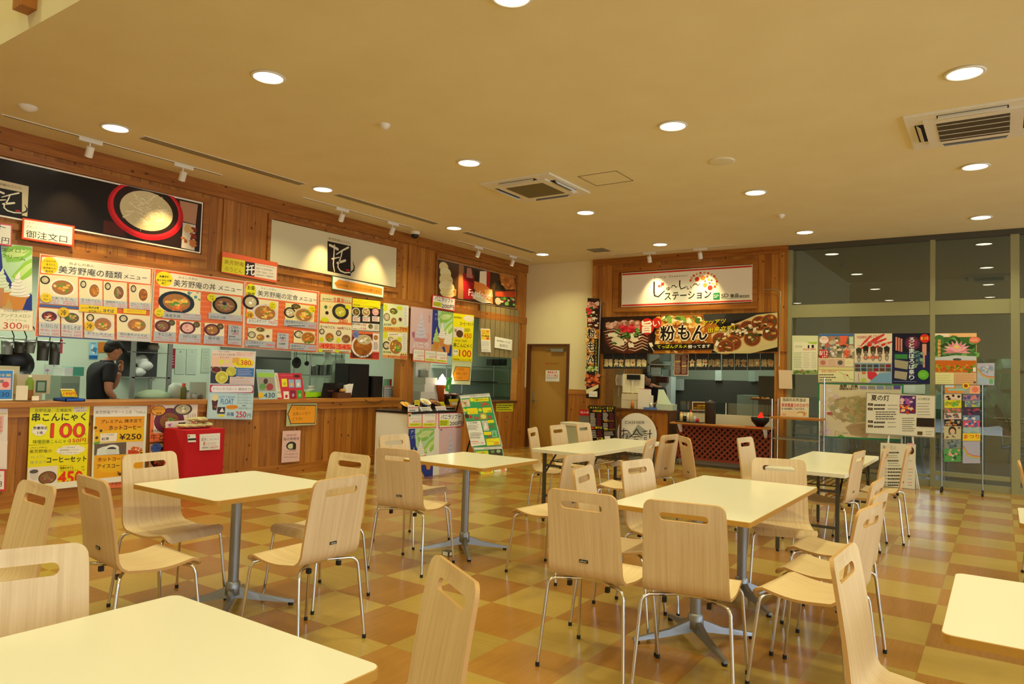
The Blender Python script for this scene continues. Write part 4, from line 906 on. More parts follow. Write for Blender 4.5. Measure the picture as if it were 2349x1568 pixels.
def hand(parent, wrist, d, up, side, m='skin', curl=.9, name='hand'):
    """five fingers on a palm; d: direction of the forearm, up: back of the hand, side: thumb side"""
    d, up, side = (Vector(v).normalized() for v in (d, up, side)); w = Vector(wrist)
    P, E, Rd = [w, w+d*.045, w+d*.085], [(0, 1), (1, 2)], [(.026, .02), (.036, .02), (.038, .018)]
    for k, (o, l) in enumerate(((.028, .07), (.010, .078), (-.009, .072), (-.027, .058))):
        b = w+d*.085+side*o; dirs = [d, (d*math.cos(curl)-up*math.sin(curl)), (d*math.cos(curl*2)-up*math.sin(curl*2))]
        n0 = len(P); P.append(b+d*.012); E.append((2, n0)); Rd.append(.0095); q = P[-1]
        for j, dd in enumerate(dirs): q = q+dd*l*(.42, .32, .26)[j]; P.append(q); E.append((len(P)-2, len(P)-1)); Rd.append((.0095, .0088, .0078)[j])
    n0 = len(P); P.append(w+d*.03+side*.04-up*.008); E.append((1, n0)); Rd.append(.013); P.append(P[-1]+(d*.8+side*.45-up*.3).normalized()*.035); E.append((n0, n0+1)); Rd.append(.011); P.append(P[-1]+(d-up*.5).normalized()*.028); E.append((n0+1, n0+2)); Rd.append(.009)
    return skinned(name, P, E, Rd, m, parent, 1)
def head(parent, c, face, m='skin', tilt=0, sc=1.0):
    """head centred at c looking along angle face (about z), chin down by tilt"""
    rz = face-math.pi/2
    def shape(p):
        q = p.copy()
        if q.z < 0: k = -q.z; q.x *= 1-.35*k; q.y = q.y*(1-.25*k)+.14*k
        if q.y > .5: q.y = .5+(q.y-.5)*.72
        if q.y < 0 and q.z < .2: q.y *= .93
        # brow, nose and lips
        def bump(x0, z0, sx, sz, h):
            nonlocal q
            if p.y > 0: q.y += h*math.exp(-((p.x-x0)/sx)**2-((p.z-z0)/sz)**2)
        bump(0, -.12, .12, .2, .27); bump(0, .02, .1, .14, .1); bump(0, -.48, .22, .06, .1); bump(0, -.58, .2, .06, .09); bump(0, -.82, .2, .15, .14); bump(-.3, .16, .25, .08, .08); bump(.3, .16, .25, .08, .08); bump(-.3, 0, .14, .09, -.09); bump(.3, 0, .14, .09, -.09)
        return q
    h = ico('head', c, (.076*sc, .096*sc, .118*sc), m, parent, (tilt, 0, rz), 4, shape)
    M = Matrix.Translation(c) @ Matrix.Rotation(rz, 4, 'Z') @ Matrix.Rotation(tilt, 4, 'X')
    for sx in (-1, 1):
        e = M @ Vector((sx*.028*sc, .079*sc, .004*sc)); MB().lathe([(0, -.008), (.006, -.005), (.009, 0), (.006, .005), (0, .008)], 'white_plastic', e, 10).build('eye', h)
        e = M @ Vector((sx*.028*sc, .0865*sc, .004*sc)); MB().lathe([(0, -.004), (.004, 0), (0, .004)], 'hair_black', e, 8).build('pupil', h) if 0 else None
        ear = ico('ear', M @ Vector((sx*.075*sc, -.005, -.008)), (.01, .02, .032), m, h, (0, 0, rz), 2)
        b0 = M @ Vector((sx*.015*sc, .09*sc, .022*sc)); b1 = M @ Vector((sx*.045*sc, .078*sc, .024*sc)); MB().tube([b0, b1], .0035, 'hair_black', 6).build('eyebrow', h)
    a, b = M @ Vector((-.02*sc, .086*sc, -.062*sc)), M @ Vector((.02*sc, .086*sc, -.062*sc)); MB().tube([a, M @ Vector((0, .093*sc, -.062*sc)), b], .003, 'cloth_red', 6).build('mouth', h)
    return h, M
def man():
    """cook in profile, facing along +y, right hand at his chin"""
    base = at(240, 917, -8.72); bx, by = -8.72, base.y-.02
    t = thing('person', 'person in black cap and black polo shirt, hand at the chin, behind the counter', 'person', (bx, by, 0))
    V = lambda x, y, z: Vector((x, y, z))
    # body local: faces +y; camera stands on +x side
    P = [V(0, -.05, .93), V(0, -.055, 1.06), V(0, -.05, 1.2), V(0, -.02, 1.32), V(0, .01, 1.385), V(0, .045, 1.43), V(0, .06, 1.47),
         V(.17, -.02, 1.345), V(-.17, .0, 1.345), V(.23, -.06, 1.2), V(.235, -.06, 1.08), V(.23, .03, .99),
         V(-.20, .1, 1.22), V(-.17, .2, 1.1), V(-.07, .215, 1.3),
         V(.09, -.04, .88), V(-.09, -.04, .88), V(.1, 0, .48), V(-.1, 0, .48), V(.1, -.04, .08), V(-.1, -.04, .08), V(.1, .1, .04), V(-.1, .1, .04)]
    E = [(0, 1), (1, 2), (2, 3), (3, 4), (4, 5), (5, 6), (3, 7), (3, 8), (7, 9), (9, 10), (10, 11), (8, 12), (12, 13), (13, 14), (0, 15), (0, 16), (15, 17), (16, 18), (17, 19), (18, 20), (19, 21), (20, 22)]
    Rd = [(.12, .09), (.115, .09), (.13, .095), (.12, .09), (.06, .058), (.052, .055), (.05, .052), .075, .075, .052, .045, .033, .05, .043, .03, .095, .095, .062, .062, .042, .042, .035, .035]
    skinned('body', P, E, Rd, 'skin', t)
    # polo shirt over the torso with short sleeves
    Ps = [V(0, -.05, .9), V(0, -.055, 1.05), V(0, -.05, 1.2), V(0, -.02, 1.32), V(0, .005, 1.39), V(.17, -.02, 1.345), V(-.17, 0, 1.345), V(.225, -.055, 1.22), V(-.195, .085, 1.24), V(.236, -.062, 1.17), V(-.202, .115, 1.2)]
    Es = [(0, 1), (1, 2), (2, 3), (3, 4), (3, 5), (3, 6), (5, 7), (6, 8), (7, 9), (8, 10)]
    skinned('polo_shirt', Ps, Es, [(.165, .13), (.158, .128), (.175, .14), (.168, .13), (.07, .068), .09, .09, .072, .07, .072, .068], 'shirt_black', t)
    MB().lathe([(.066, 1.385), (.074, 1.42), (.062, 1.44), (.058, 1.4)], 'shirt_black', (0, .02, 0), 20, sy=1.1).build('collar', t)
    skinned('trousers', [V(0, -.05, .92), V(.09, -.04, .86), V(-.09, -.04, .86), V(.1, 0, .48), V(-.1, 0, .48), V(.1, -.04, .1), V(-.1, -.04, .1)], [(0, 1), (0, 2), (1, 3), (2, 4), (3, 5), (4, 6)], [(.16, .12), .105, .105, .075, .075, .06, .06], 'trousers', t, 1)
    hd, M = head(t, V(0, .095, 1.555), R(90), tilt=-.22)
    ico('hair', M @ V(0, -.02, .02), (.082, .098, .1), 'hair_black', t, (-.22, 0, 0), 3, lambda p: Vector((p.x, min(p.y, .35), max(p.z, -.62 if p.y < -.2 else -.05))))
    cp = thing('cap', None, None, (0, 0, 0)); cp.parent = t
    c = ico('cap_crown', M @ V(0, -.01, .04), (.088, .105, .095), 'cap_black', cp, (-.22, 0, 0), 3, lambda p: Vector((p.x, p.y, max(p.z, -.05))))
    br = MB(); n = 10; vs = []
    for k in range(n+1):
        a = math.pi*k/n; 
        for (rr, dz) in ((.9, 0), (1.0, -.006)): vs.append(tuple(M @ Vector((.078*math.cos(a), .07+.095*math.sin(a)*(1 if rr == 1 else .0), .045-.045*math.sin(a)*(1 if rr == 1 else 0)))))
    fs = [(2*k, 2*k+1, 2*k+3, 2*k+2) for k in range(n)]; vs2 = [(x, y, z-.006) for x, y, z in vs]; N = len(vs)
    br.add(vs+vs2, fs+[tuple(N+i for i in reversed(f)) for f in fs]+[(2*k+1, N+2*k+1, N+2*k+3, 2*k+3) for k in range(n)], 'cap_black').build('cap_brim', cp)
    hand(t, V(-.07, .215, 1.3), V(.25, .0, .95), V(0, 1, -.1), V(1, 0, 0), curl=1.0)
    hand(t, V(.23, .03, .99), V(0, .9, -.3), V(.3, 0, .9), V(-1, 0, 0), curl=.5, name='hand')
man()
def cook():
    y0 = 12.75; b = aty(1503, 900, y0); x0 = b.x
    t = thing('person', 'person with dark hair in black, bent behind the cream register in the right stall', 'person', (x0, y0, 0))
    V = lambda x, y, z: Vector((x, y, z))
    P = [V(0, 0, .9), V(.02, 0, 1.05), V(.03, -.02, 1.16), V(0, -.05, 1.26), V(-.08, -.09, 1.31), V(.17, -.04, 1.2), V(-.15, -.02, 1.24), V(.22, -.1, 1.04), V(.12, -.26, .96), V(-.2, -.1, 1.06), V(-.1, -.26, .96), V(.09, 0, .84), V(-.09, 0, .84), V(.1, 0, .45), V(-.1, 0, .45), V(.1, 0, .03), V(-.1, 0, .03)]
    E = [(0, 1), (1, 2), (2, 3), (3, 4), (2, 5), (2, 6), (5, 7), (7, 8), (6, 9), (9, 10), (0, 11), (0, 12), (11, 13), (12, 14), (13, 15), (14, 16)]
    skinned('body', P, E, [(.11, .085), (.11, .085), (.12, .085), .055, .05, .065, .065, .045, .032, .045, .032, .09, .09, .06, .06, .04, .04], 'skin', t)
    skinned('shirt', [V(0, 0, .88), V(.02, 0, 1.05), V(.03, -.02, 1.17), V(.0, -.045, 1.24), V(.17, -.04, 1.2), V(-.15, -.02, 1.24), V(.225, -.1, 1.05), V(-.2, -.1, 1.08)], [(0, 1), (1, 2), (2, 3), (2, 4), (2, 5), (4, 6), (5, 7)], [(.145, .12), (.15, .12), (.16, .12), .07, .08, .08, .06, .06], 'shirt_black', t)
    skinned('trousers', [V(0, 0, .9), V(.09, 0, .82), V(-.09, 0, .82), V(.1, 0, .45), V(-.1, 0, .45), V(.1, 0, .08), V(-.1, 0, .08)], [(0, 1), (0, 2), (1, 3), (2, 4), (3, 5), (4, 6)], [(.14, .11), .1, .1, .07, .07, .055, .055], 'trousers', t, 1)
    hd, M = head(t, V(-.12, -.13, 1.40), R(250), tilt=-.5)
    ico('hair', M @ V(0, -.025, .035), (.088, .1, .1), 'hair_black', t, (-.5, 0, R(160)), 3, lambda p: Vector((p.x, min(p.y, .55), max(p.z, -.75 if p.y < .1 else .0))))
    hand(t, V(.12, -.26, .96), V(-.1, -1, -.1), V(0, 0, 1), V(-1, 0, 0), curl=.4); hand(t, V(-.1, -.26, .96), V(.1, -1, -.1), V(0, 0, 1), V(1, 0, 0), curl=.4)
cook()
# ================================================================ signs and posters, left wall
CA, CB, CCp, CD = (0, 230, 3.789), (0, 560, 6.525), (340, 560, 5.8075), (700, 640, 7.838)
CE, CF, CG, CHp, CI, CJ = (0, 900, 6.182), (330, 900, 6.023), (580, 480, 6.182), (860, 660, 6.031), (880, 830, 5.6), (980, 560, 7.127)
CK, CLp, CM, CN, CO, CP = (1190, 740, 4.9), (1340, 560, 4.794), (1300, 780, 4.35), (1780, 520, 4.1267), (1780, 740, 4.0194), (2040, 740, 3.919)
K = '1c1a1a'; RED = 'd8282c'
def taku(s, x, y, w, h, bg='17120f', fg='ece4d0', red=True):
    """brush lettered mark on a black square; x,y top-left, w,h size, perspective follows the sheet"""
    P = lambda u, v: (x+w*u, y+h*v+w*u*s.slope)
    s.poly([P(0, 0), P(1, 0), P(1, 1), P(0, 1)], bg)
    t = h*.055
    s.stroke([P(.1, .12), P(.3, .16), P(.44, .2)], [t*1.6, t*1.5, t*1.6], fg)
    s.stroke([P(.3, .08), P(.27, .5), P(.25, .75), P(.3, .96)], [t*.8, t*1.1, t*.8, t*.7], fg)
    s.stroke([P(.2, .56), P(.5, .46)], [t, t*.7], fg)
    s.stroke([P(.38, .38), P(.65, .2), P(.9, .06)], [t*.6, t, t*1.3], fg)
    s.stroke([P(.64, .2), P(.58, .42), P(.5, .62)], [t*.8, t*.9, t], fg)
    s.stroke([P(.42, .66), P(.62, .58), P(.76, .52)], [t*1.3, t*1.5, t*1.5], fg)
    s.stroke([P(.46, .66), P(.45, .8), P(.55, .9), P(.75, .93), P(1.0, .88)], [t, t, t, t*.9, t*.8], fg)
    s.stroke([P(1.0, .88), P(1.13, .78), P(1.15, .66), P(1.08, .5)], [t*.9, t*1.2, t*.9, t*.3], bg)
    if red: s.rect(x+w*.8, y+h*.80+w*.8*s.slope, x+w*.94, y+h*.85+w*.94*s.slope, 'c8203c')
def frame(y0, y1, z0, z1, name, label, w=.07, d=.03):
    m = MB()
    for a in ((y0-w, y1+w, z1, z1+w*.9), (y0-w, y1+w, z0-w*.9, z0), (y0-w, y0, z0, z1), (y1, y1+w, z0, z1)): m.box(XL, XL+d, *a, 'pine_trim_y')
    return tag(m.build(name), label, 'frame', 'pine frames round the big signs')
frame(1.7, 4.84, 2.71, 3.33, 'sign_frame', 'pine frame round the black noodle banner')
frame(5.82, 8.13, 2.70, 3.33, 'sign_frame', 'pine frame round the beige sign')
frame(9.15, 11.5, 2.76, 3.35, 'sign_frame', 'pine frame round the fast food sign')
# black banner with noodle bowl
s = Sheet('noodle_banner', 'long black banner with a red bowl of white noodles, upper left wall', 'sign', PLL(.035), CA, [(-700, 330), (1765, 888), (1742, 1330), (-700, 880)], 'f0e8d8', 'glossy_print', th=.03)
s.poly([(-690, 345), (1755, 900), (1733, 1318), (-690, 866)], '181210')
s.poly([(1260, 800), (1755, 905), (1733, 1318), (1240, 1225)], '2a1812')
s.poly([(1560, 870), (1720, 905), (1700, 1080), (1590, 1050)], 'b88868'); s.poly([(1590, 1060), (1700, 1085), (1690, 1305), (1575, 1280)], 'd8cdb8')
s.scatter(1590, 1110, 1690, 1260, 12, ['a85828', 'c87838', '8c3018', 'd8b070', '703818'], 34)
s.poly([(900, 1040), (1040, 1070), (1100, 1190), (895, 1150)], '4a1c14')
def bowl(s, cx, cy, rx, ry):
    o, a, b = s._rad(cx, cy, rx, ry); s._ell(o, a, b, 'c01820', 48); s._ell((o[0]-a*.005, o[1]+b*.03), a*.93, b*.92, 'e02830', 48); s._ell((o[0], o[1]+b*.06), a*.86, b*.86, '2c1c18', 48); s._ell((o[0], o[1]+b*.0), a*.7, b*.68, 'd8c898', 40)
    rn = s.rnd
    for i in range(130):
        t = rn.uniform(0, 6.28); d = rn.uniform(0, .5); x = o[0]+a*d*math.cos(t); y = o[1]+b*d*math.sin(t); pts = []; ang = rn.uniform(0, 6.28)
        for k in range(6): pts.append((x, y)); x += a*.055*math.cos(ang); y += b*.055*math.sin(ang); ang += rn.uniform(-.7, .7)
        w = a*.012; vs = []
        for p in pts: vs += [(p[0], p[1]+w), (p[0], p[1]-w)]
        s._f(vs, [(2*j, 2*j+1, 2*j+3, 2*j+2) for j in range(5)], rn.choice(['ece0b4', 'f6ecc8', 'd8c890', 'e4d6a4'])); s.L -= .9
s.vmax = 3.318; bowl(s, 1278, 962, 318, 250); s.vmax = None
s.slope = .115
s.poly([(-160, 655), (248, 748), (236, 1010), (-165, 925)], 'd8c8a0'); s.slope = .2
taku(s, -95, 742, 285, 205, '1c1714', 'ece4c8'); s.text('美芳野庵のうどん', -90, 722, 190, 775, 22, '6a5c40')
s.done()
# beige sign
s = Sheet('shop_sign', 'long beige sign with a black brush lettered square in its middle', 'sign', PLL(.035), CG, [(270, 143), (2040, 548), (2027, 1108), (243, 760)], 'd6cca8', 'glossy_print', th=.03)
s.slope = .22; taku(s, 1058, 448, 330, 425, '1c1512', 'e8dec0'); s.text('美芳野庵のうどん', 1068, 425, 1392, 497, 36, '8a7c58'); s.done()
# fast food sign
s = Sheet('fastfood_sign', 'photo sign with soft ice cream, red drink and hot dog lettered in white', 'sign', PLL(.035), CJ, [(172, 232), (1452, 540), (1440, 1052), (160, 865)], 'c8a888', 'glossy_print', th=.03)
s.poly([(172, 240), (1448, 545), (1436, 1045), (162, 858)], '3c2818')
s.poly([(180, 250), (560, 335), (520, 890), (170, 840)], '50341c'); s.poly([(520, 330), (600, 350), (590, 900), (500, 885)], '9c6a40')
for k, (x, y, rx, ry) in enumerate([(270, 370, 75, 80), (300, 470, 90, 90), (310, 580, 110, 100), (320, 700, 125, 105), (330, 800, 118, 70)]): s.ell(x, y, rx, ry, 'e8d898' if k % 2 == 0 else 'f0e4ac'); s.stroke([(x-rx*.7, y+ry*.2), (x, y+ry*.45), (x+rx*.8, y+ry*.1)], 9, 'c8b46c')
s.poly([(440, 720), (475, 740), (470, 840), (440, 850)], 'd08838')
s.poly([(580, 470), (770, 510), (750, 900), (600, 890)], '9c1820'); s.poly([(590, 500), (760, 540), (755, 620), (592, 590)], '6c1018'); s.poly([(650, 380), (720, 395), (745, 560), (640, 540)], 'b87868')
s.poly([(770, 420), (920, 450), (860, 640), (780, 600)], '241c18'); s.poly([(860, 440), (970, 440), (965, 700), (850, 640)], 'f4e8c8'); s.poly([(970, 440), (1030, 450), (1020, 720), (965, 700)], 'b02020')
s.poly([(770, 600), (930, 650), (1060, 760), (1070, 980), (900, 900), (760, 720)], 'e8883c'); s.poly([(930, 740), (1060, 740), (1070, 860), (960, 850)], 'f8b468'); s.poly([(780, 760), (900, 860), (1060, 960), (900, 960), (740, 880)], 'd8c8a8')
s.poly([(1120, 620), (1180, 590), (1290, 700), (1270, 760), (1110, 740)], '1c140e'); s.poly([(1180, 480), (1420, 540), (1440, 740), (1280, 740), (1200, 620)], 'b46c30'); s.scatter(1230, 540, 1400, 720, 10, ['c8803c', 'a05820', 'd89850'], 50)
s.poly([(1110, 780), (1440, 760), (1436, 880), (1110, 850)], 'b03c20'); s.poly([(1110, 850), (1440, 870), (1436, 1040), (1110, 1000)], '2c2c18'); s.ell(1155, 930, 48, 58, 'd8a080'); s.scatter(1200, 870, 1420, 990, 16, ['68983c', '9c1c34', '88b850', 'd8c0a0', '3c6020'], 34)
s.text('Fastfood', 672, 838, 1025, 898, 112, 'fdf6e6'); s.done()
# order sign, small boards
s = Sheet('order_sign', 'white order counter sign with red border lapping the black noodle banner', 'sign', PLL(.07), CA, [(200, 1018), (650, 1092), (643, 1273), (185, 1205)], 'c83820', th=.012)
s.poly([(196, 1024), (645, 1098), (638, 1266), (190, 1200)], 'ec5c34'); s.poly([(212, 1035), (630, 1103), (624, 1255), (204, 1190)], 'f4eedc')
s.text('ソフトクリーム', 246, 1072, 415, 1098, 22, 'a89070').text('デザート・ドリンク', 230, 1105, 445, 1135, 20, '9a8468').text('はこちらです。', 465, 1120, 615, 1142, 22, '8a7458').text('御注文口', 222, 1188, 582, 1240, 66, '2c241c').done()
s = Sheet('price_sign', 'white price board with pink border cut by the left edge under the banner', 'sign', PLL(.07), CA, [(-160, 1048), (108, 1080), (100, 1270), (-160, 1232)], 'd85068', th=.012)
s.poly([(-150, 1060), (96, 1090), (90, 1255), (-150, 1222)], 'f2ecdc').text('円', 12, 1240, 78, 1250, 52, K).text('ト', -10, 1120, 50, 1128, 44, K).done()
# soft ice melon poster far left
def melon(s, P, full=True):
    """green melon poster; P maps 0..1 coordinates to crop pixels"""
    s.poly([P(0, 0), P(1, 0), P(1, 1), P(0, 1)], '2c3c90'); s.poly([P(.25, 0), P(1, 0), P(1, .75), P(.55, .62), P(.3, .35)], 'b8dcb0')
    s.poly([P(.3, .12), P(.45, .02), P(.75, 0), P(1, .02), P(1, .12), P(.7, .25), P(.4, .28)], '8cc458'); s.poly([P(.35, .14), P(.6, .06), P(.95, .06), P(.8, .16), P(.5, .2)], 'c4dc90')
    s.poly([P(.5, .5), P(.8, .26), P(1, .18), P(1, .42), P(.75, .56)], '98cc50'); s.poly([P(.58, .48), P(.85, .3), P(1, .24), P(1, .32), P(.75, .48)], 'c8e498')
    s.poly([P(.6, .6), P(1, .45), P(1, .7), P(.8, .8)], 'e8ecd8'); s.poly([P(0, .8), P(.4, .72), P(.7, 1), P(0, 1)], 'c8a060')
s = Sheet('soft_cream_poster', 'melon soft ice cream poster cut by the left edge beside the noodle menu', 'poster', PLL(.033), CB, [(-160, -30), (485, 35), (470, 1000), (-160, 930)], 'eef0e0')
P = lambda u, v: (-150+u*630, -20+v*960+u*55); melon(s, P)
s.text('スメロン', 10, 110, 415, 135, 60, '4a6c30').text('クリーム', 10, 195, 380, 250, 60, '4a6c30')
s.cone(268, 770, 380, 300); s.cone(30, 700, 380, 240, 'e0ead0', 'b8cca0'); s.poly([(-150, 640), (60, 660), (30, 940), (-150, 930)], 'c8885c').done()
s = Sheet('price_sign', 'melon soft ice price board with large red 300 below the far left poster', 'sign', PLL(.03), CB, [(-60, 960), (503, 985), (490, 1300), (-60, 1285)], 'e8906c', th=.006)
s.poly([(-60, 968), (496, 992), (484, 1292), (-60, 1278)], 'f2ecd0').text('只今の季節のソフト', 55, 1012, 415, 1030, 38, '4c443c').text('アンデスメロン', 8, 1090, 460, 1100, 56, '587040').text('ソフトクリーム', 90, 1148, 395, 1158, 36, '8c8468').text('300', 45, 1262, 325, 1268, 96, 'c84038').text('円', 345, 1272, 430, 1276, 66, 'c84038').done()
# ---------------------------------------------------------------- three large menu boards
def dish(s, x0, y0, x1, y1, name, pc, kind, bowl='f0ead8', fx=.5, r=.34, side=None, np_=.27, gray='c8ccd0'):
    """one dish on the board: photo, grey name strip, red prices"""
    w, h = x1-x0, y1-y0; sl = .075*(x1-x0)
    s.poly([(x0, y0), (x1, y0+sl), (x1, y1+sl), (x0, y1)], 'f0e2b8')
    yb = y1-h*np_
    s.food(x0+w*fx, y0+(yb-y0)*.56+sl*fx, w*r, kind, bowl, ry=(yb-y0)*.42)
    if side: s.food(x0+w*side, y0+(yb-y0)*.28, w*.13, 'rice', '2c2420', ry=(yb-y0)*.2, inner=.7, dens=8)
    s.poly([(x0, yb), (x1, yb+sl), (x1, y1+sl), (x0, y1)], gray)
    s.text(name, x0+w*.1, yb+h*np_*.42+2, x0+w*.9, yb+h*np_*.42+sl*.8, h*np_*.33, K)
    for i, a in enumerate(pc): s.text(a[0], x0+w*.06, y1-h*np_*(.30-.27*i)-3, x0+w*.5, y1-h*np_*(.30-.27*i)-3+sl*.5, h*np_*.19, 'e04850'); s.text(a[1], x0+w*.6, y1-h*np_*(.30-.27*i)+sl*.5-3, x0+w*.93, y1-h*np_*(.30-.27*i)+sl*.9-3, h*np_*.2, 'e04850')
def grain(s, pts, n=14):
    a, b, c, d = [np.array(p, float) for p in pts]
    for i in range(n): t = (i+.5)/n; p, q = a+(d-a)*t, b+(c-b)*t; s.stroke([tuple(p), tuple((p*.7+q*.3)+[0, 3]), tuple((p*.3+q*.7)-[0, 3]), tuple(q)], 4+4*(i % 2), 'f0945c' if i % 2 else 'd8582c'); s.L -= .9
    s.L += 1
def board(label, crop, quad, off=.036):
    s = Sheet('menu_board', label, 'menu board', PLL(off), crop, quad, 'f2dcc4', 'glossy_print', 'large noodle shop menu boards', th=.006)
    q = [np.array(p, float) for p in quad]; c = sum(q)/4; i = [tuple(c+(p-c)*.985) for p in q]; s.poly(i, 'e8703c'); grain(s, i, 26); return s
s = board('large orange framed noodle menu board with eight dishes, leftmost of three', CB, [(598, 140), (2300, 358), (2228, 1462), (515, 1380)])
s.poly([(850, 190), (2255, 375), (2250, 598), (610, 425), (630, 190)], 'f0e8d0')
s.ell(742, 318, 128, 128, 'f0cc10').text('こだわりの', 655, 262, 835, 275, 28, K, 1).text('生うどん', 690, 312, 830, 322, 28, K, 1).text('古代米入り', 645, 362, 830, 378, 28, K, 1).text('生そば', 680, 412, 790, 420, 28, K, 1)
s.text('みよしのあん', 1035, 302, 1405, 345, 38, '8c7050').text('美芳野庵の麺類', 872, 425, 1822, 518, 110, '22242e').text('メニュー', 1850, 508, 2195, 538, 62, '33343c')
tp = [('単品)', '585円'), ('かやくご飯付)', '740円')]
dish(s, 592, 445, 1165, 880, '海老天うどん', tp, 'ten', 'f4eedc', .6, .34, .14)
dish(s, 1180, 520, 1530, 905, 'きつねうどん', tp, 'aji', 'f4eedc', .65, .26, .18); dish(s, 1545, 550, 1895, 935, '特製肉うどん', tp, 'meat', 'f4eedc', .65, .26, .18); dish(s, 1925, 590, 2250, 960, 'カレーうどん', tp, 'curry', 'f4eedc', .65, .25, .2)
s.ell(685, 800, 88, 70, 'f0cc10').text('人気', 640, 788, 715, 792, 32, K).text('No 1', 645, 835, 740, 842, 28, K)
s.poly([(588, 898), (1170, 938), (1170, 970), (586, 930)], '3c68a8'); s.poly([(560, 1370), (1650, 1425), (1650, 1440), (560, 1384)], '3c68a8')
dish(s, 572, 945, 890, 1360, 'もく天おろしそば', [('単品)', '600円'), ('かやく付)', '750円')], 'red', 'd8e0e0', .5, .44, None, .48); dish(s, 905, 965, 1225, 1375, 'おろしそば', [('単品)', '550円'), ('かやく付)', '650円')], 'green', 'e8e8e0', .5, .42, None, .46)
dish(s, 1250, 1020, 1700, 1395, 'おろし天そば', [('かやくごはん付)', '600円'), ('', '')], 'ten', 'e0d8d8', .62, .34, .2, .25); dish(s, 1735, 1035, 2235, 1425, '明日香天ぷらそば', [('単品)', '600円'), ('', '')], 'ten', 'ece0c8', .6, .33, .2, .3)
s.poly([(1172, 895), (1740, 945), (1738, 1048), (1165, 1003)], 'f0cc10').text('県民自慢', 1310, 962, 1465, 972, 34, '2c5c30', 1).text('古代米入り', 1310, 1015, 1500, 1026, 34, K, 1).text('冷そば', 1525, 1020, 1690, 1028, 56, '1c3c5c', 1).text('飲み物', 1200, 962, 1300, 968, 24, 'a06820')
s.poly([(1835, 960), (2175, 988), (2170, 1050), (1832, 1028)], 'f0cc10').text('当店オリジナル', 1885, 1010, 2110, 1024, 32, 'c86020')
s.ell(938, 1018, 84, 74, 'e8bc10').text('冷', 895, 1060, 978, 1064, 80, K, 1); s.ell(1325, 1222, 78, 74, 'e8bc10').text('冷', 1285, 1262, 1365, 1266, 78, K, 1); s.done()
s = board('large orange rice bowl menu board, middle of the three', CCp, [(85, 320), (1290, 490), (1262, 1378), (28, 1310)])
s.poly([(310, 385), (1262, 525), (1258, 685), (160, 560), (170, 390)], 'f0e8d0')
s.ell(215, 462, 112, 100, 'f0e018').text('数量限定', 150, 440, 272, 448, 28, K, 1).text('売り切れ次第', 115, 490, 308, 500, 26, K, 1).text('終了', 178, 530, 236, 534, 26, K, 1)
s.text('みよしのあん', 400, 452, 658, 480, 32, '8c8070').text('美芳野庵の丼', 335, 555, 895, 618, 92, '22242e').text('メニュー', 930, 608, 1240, 640, 62, '33343c')
s.poly([(148, 580), (700, 640), (688, 945), (140, 880)], 'ece4c0').scatter(520, 640, 680, 740, 10, ['d8c870', '88b060', '5890a8'], 28)
s.food(378, 775, 238, 'ten', '1c2a34', 150, .76, 30); s.scatter(320, 800, 480, 890, 8, ['e86830', 'f08840'], 34)
s.poly([(190, 895), (700, 935), (698, 1018), (185, 980)], 'b8bcc4').text('海老天丼', 220, 968, 425, 985, 46, '22242e').text('大単品)', 465, 945, 545, 952, 22, 'e05868').text('580円', 620, 958, 685, 962, 22, 'e05868').text('ミニうどん付) 750円', 470, 985, 685, 1003, 20, 'e05868')
s.ell(145, 908, 66, 58, 'e8d818').text('人気', 112, 902, 165, 906, 28, K).text('No 1', 105, 942, 180, 948, 22, K)
s.poly([(845, 660), (1235, 705), (1230, 960), (835, 915)], 'dcd4b0').food(1020, 812, 165, 'meat', '181814', 120, .8, 24); s.ell(1012, 790, 28, 22, '28283c')
s.ell(838, 710, 58, 52, 'e8d818').text('当店', 812, 704, 865, 708, 24, K).text('一番', 812, 740, 870, 744, 24, K)
s.poly([(800, 908), (1250, 952), (1246, 1030), (798, 990)], 'b8bcc4').text('ひれかつ丼', 820, 985, 1028, 1000, 42, '22242e').text('大単品)', 1042, 966, 1120, 972, 22, 'e05868').text('ミニうどん付) 750円', 1045, 995, 1235, 1012, 20, 'e05868')
for (x0, y0, x1, y1, n, kd) in [(80, 995, 365, 1295, '牛とじ丼', 'meat'), (412, 1020, 695, 1312, 'ねぎとろ丼', 'pink'), (745, 1045, 1005, 1330, '親子丼', 'ten')]:
    s.poly([(x0, y0), (x1, y0+22), (x1, y0+180), (x0, y0+165)], 'f0e8c8').food(x0+(x1-x0)*.38, y0+95, 105, kd, '5c2430', 80, .72, 12).food(x0+(x1-x0)*.8, y0+50, 46, 'green', '2c2820', 40, .8, 5)
    s.poly([(x0-12, y0+165), (x1, y0+182), (x1-5, y1+4), (x0-18, y1-8)], 'b8bcc4').text(n, x0+45, y0+222, x1-60, y0+235, 42, '22242e').text('大単品)', x0+12, y0+255, x0+90, y0+260, 22, 'e05868').text('520円', x1-95, y0+258, x1-30, y0+262, 22, 'e05868').text('ミニうどん付) 720円', x0+12, y0+284, x1-30, y0+296, 20, 'e05868')
s.poly([(1060, 1070), (1240, 1088), (1232, 1345), (1048, 1325)], 'b8bcc4').text('ごはん', 1095, 1118, 1198, 1125, 38, K, 1).text('大盛り', 1090, 1170, 1195, 1178, 38, K, 1).text('+80円', 1100, 1205, 1190, 1210, 28, RED, 1).text('持ち帰り', 1068, 1238, 1155, 1242, 22, K, 1).text('テイクアウト', 1062, 1278, 1225, 1285, 26, K, 1).text('+20円', 1085, 1325, 1185, 1330, 26, 'e06878').done()
s = board('large orange set meal menu board, rightmost of the three', CCp, [(1298, 488), (2280, 632), (2250, 1448), (1270, 1378)])
s.poly([(1440, 540), (2245, 655), (2240, 808), (1320, 690), (1330, 530)], 'f0e8d0')
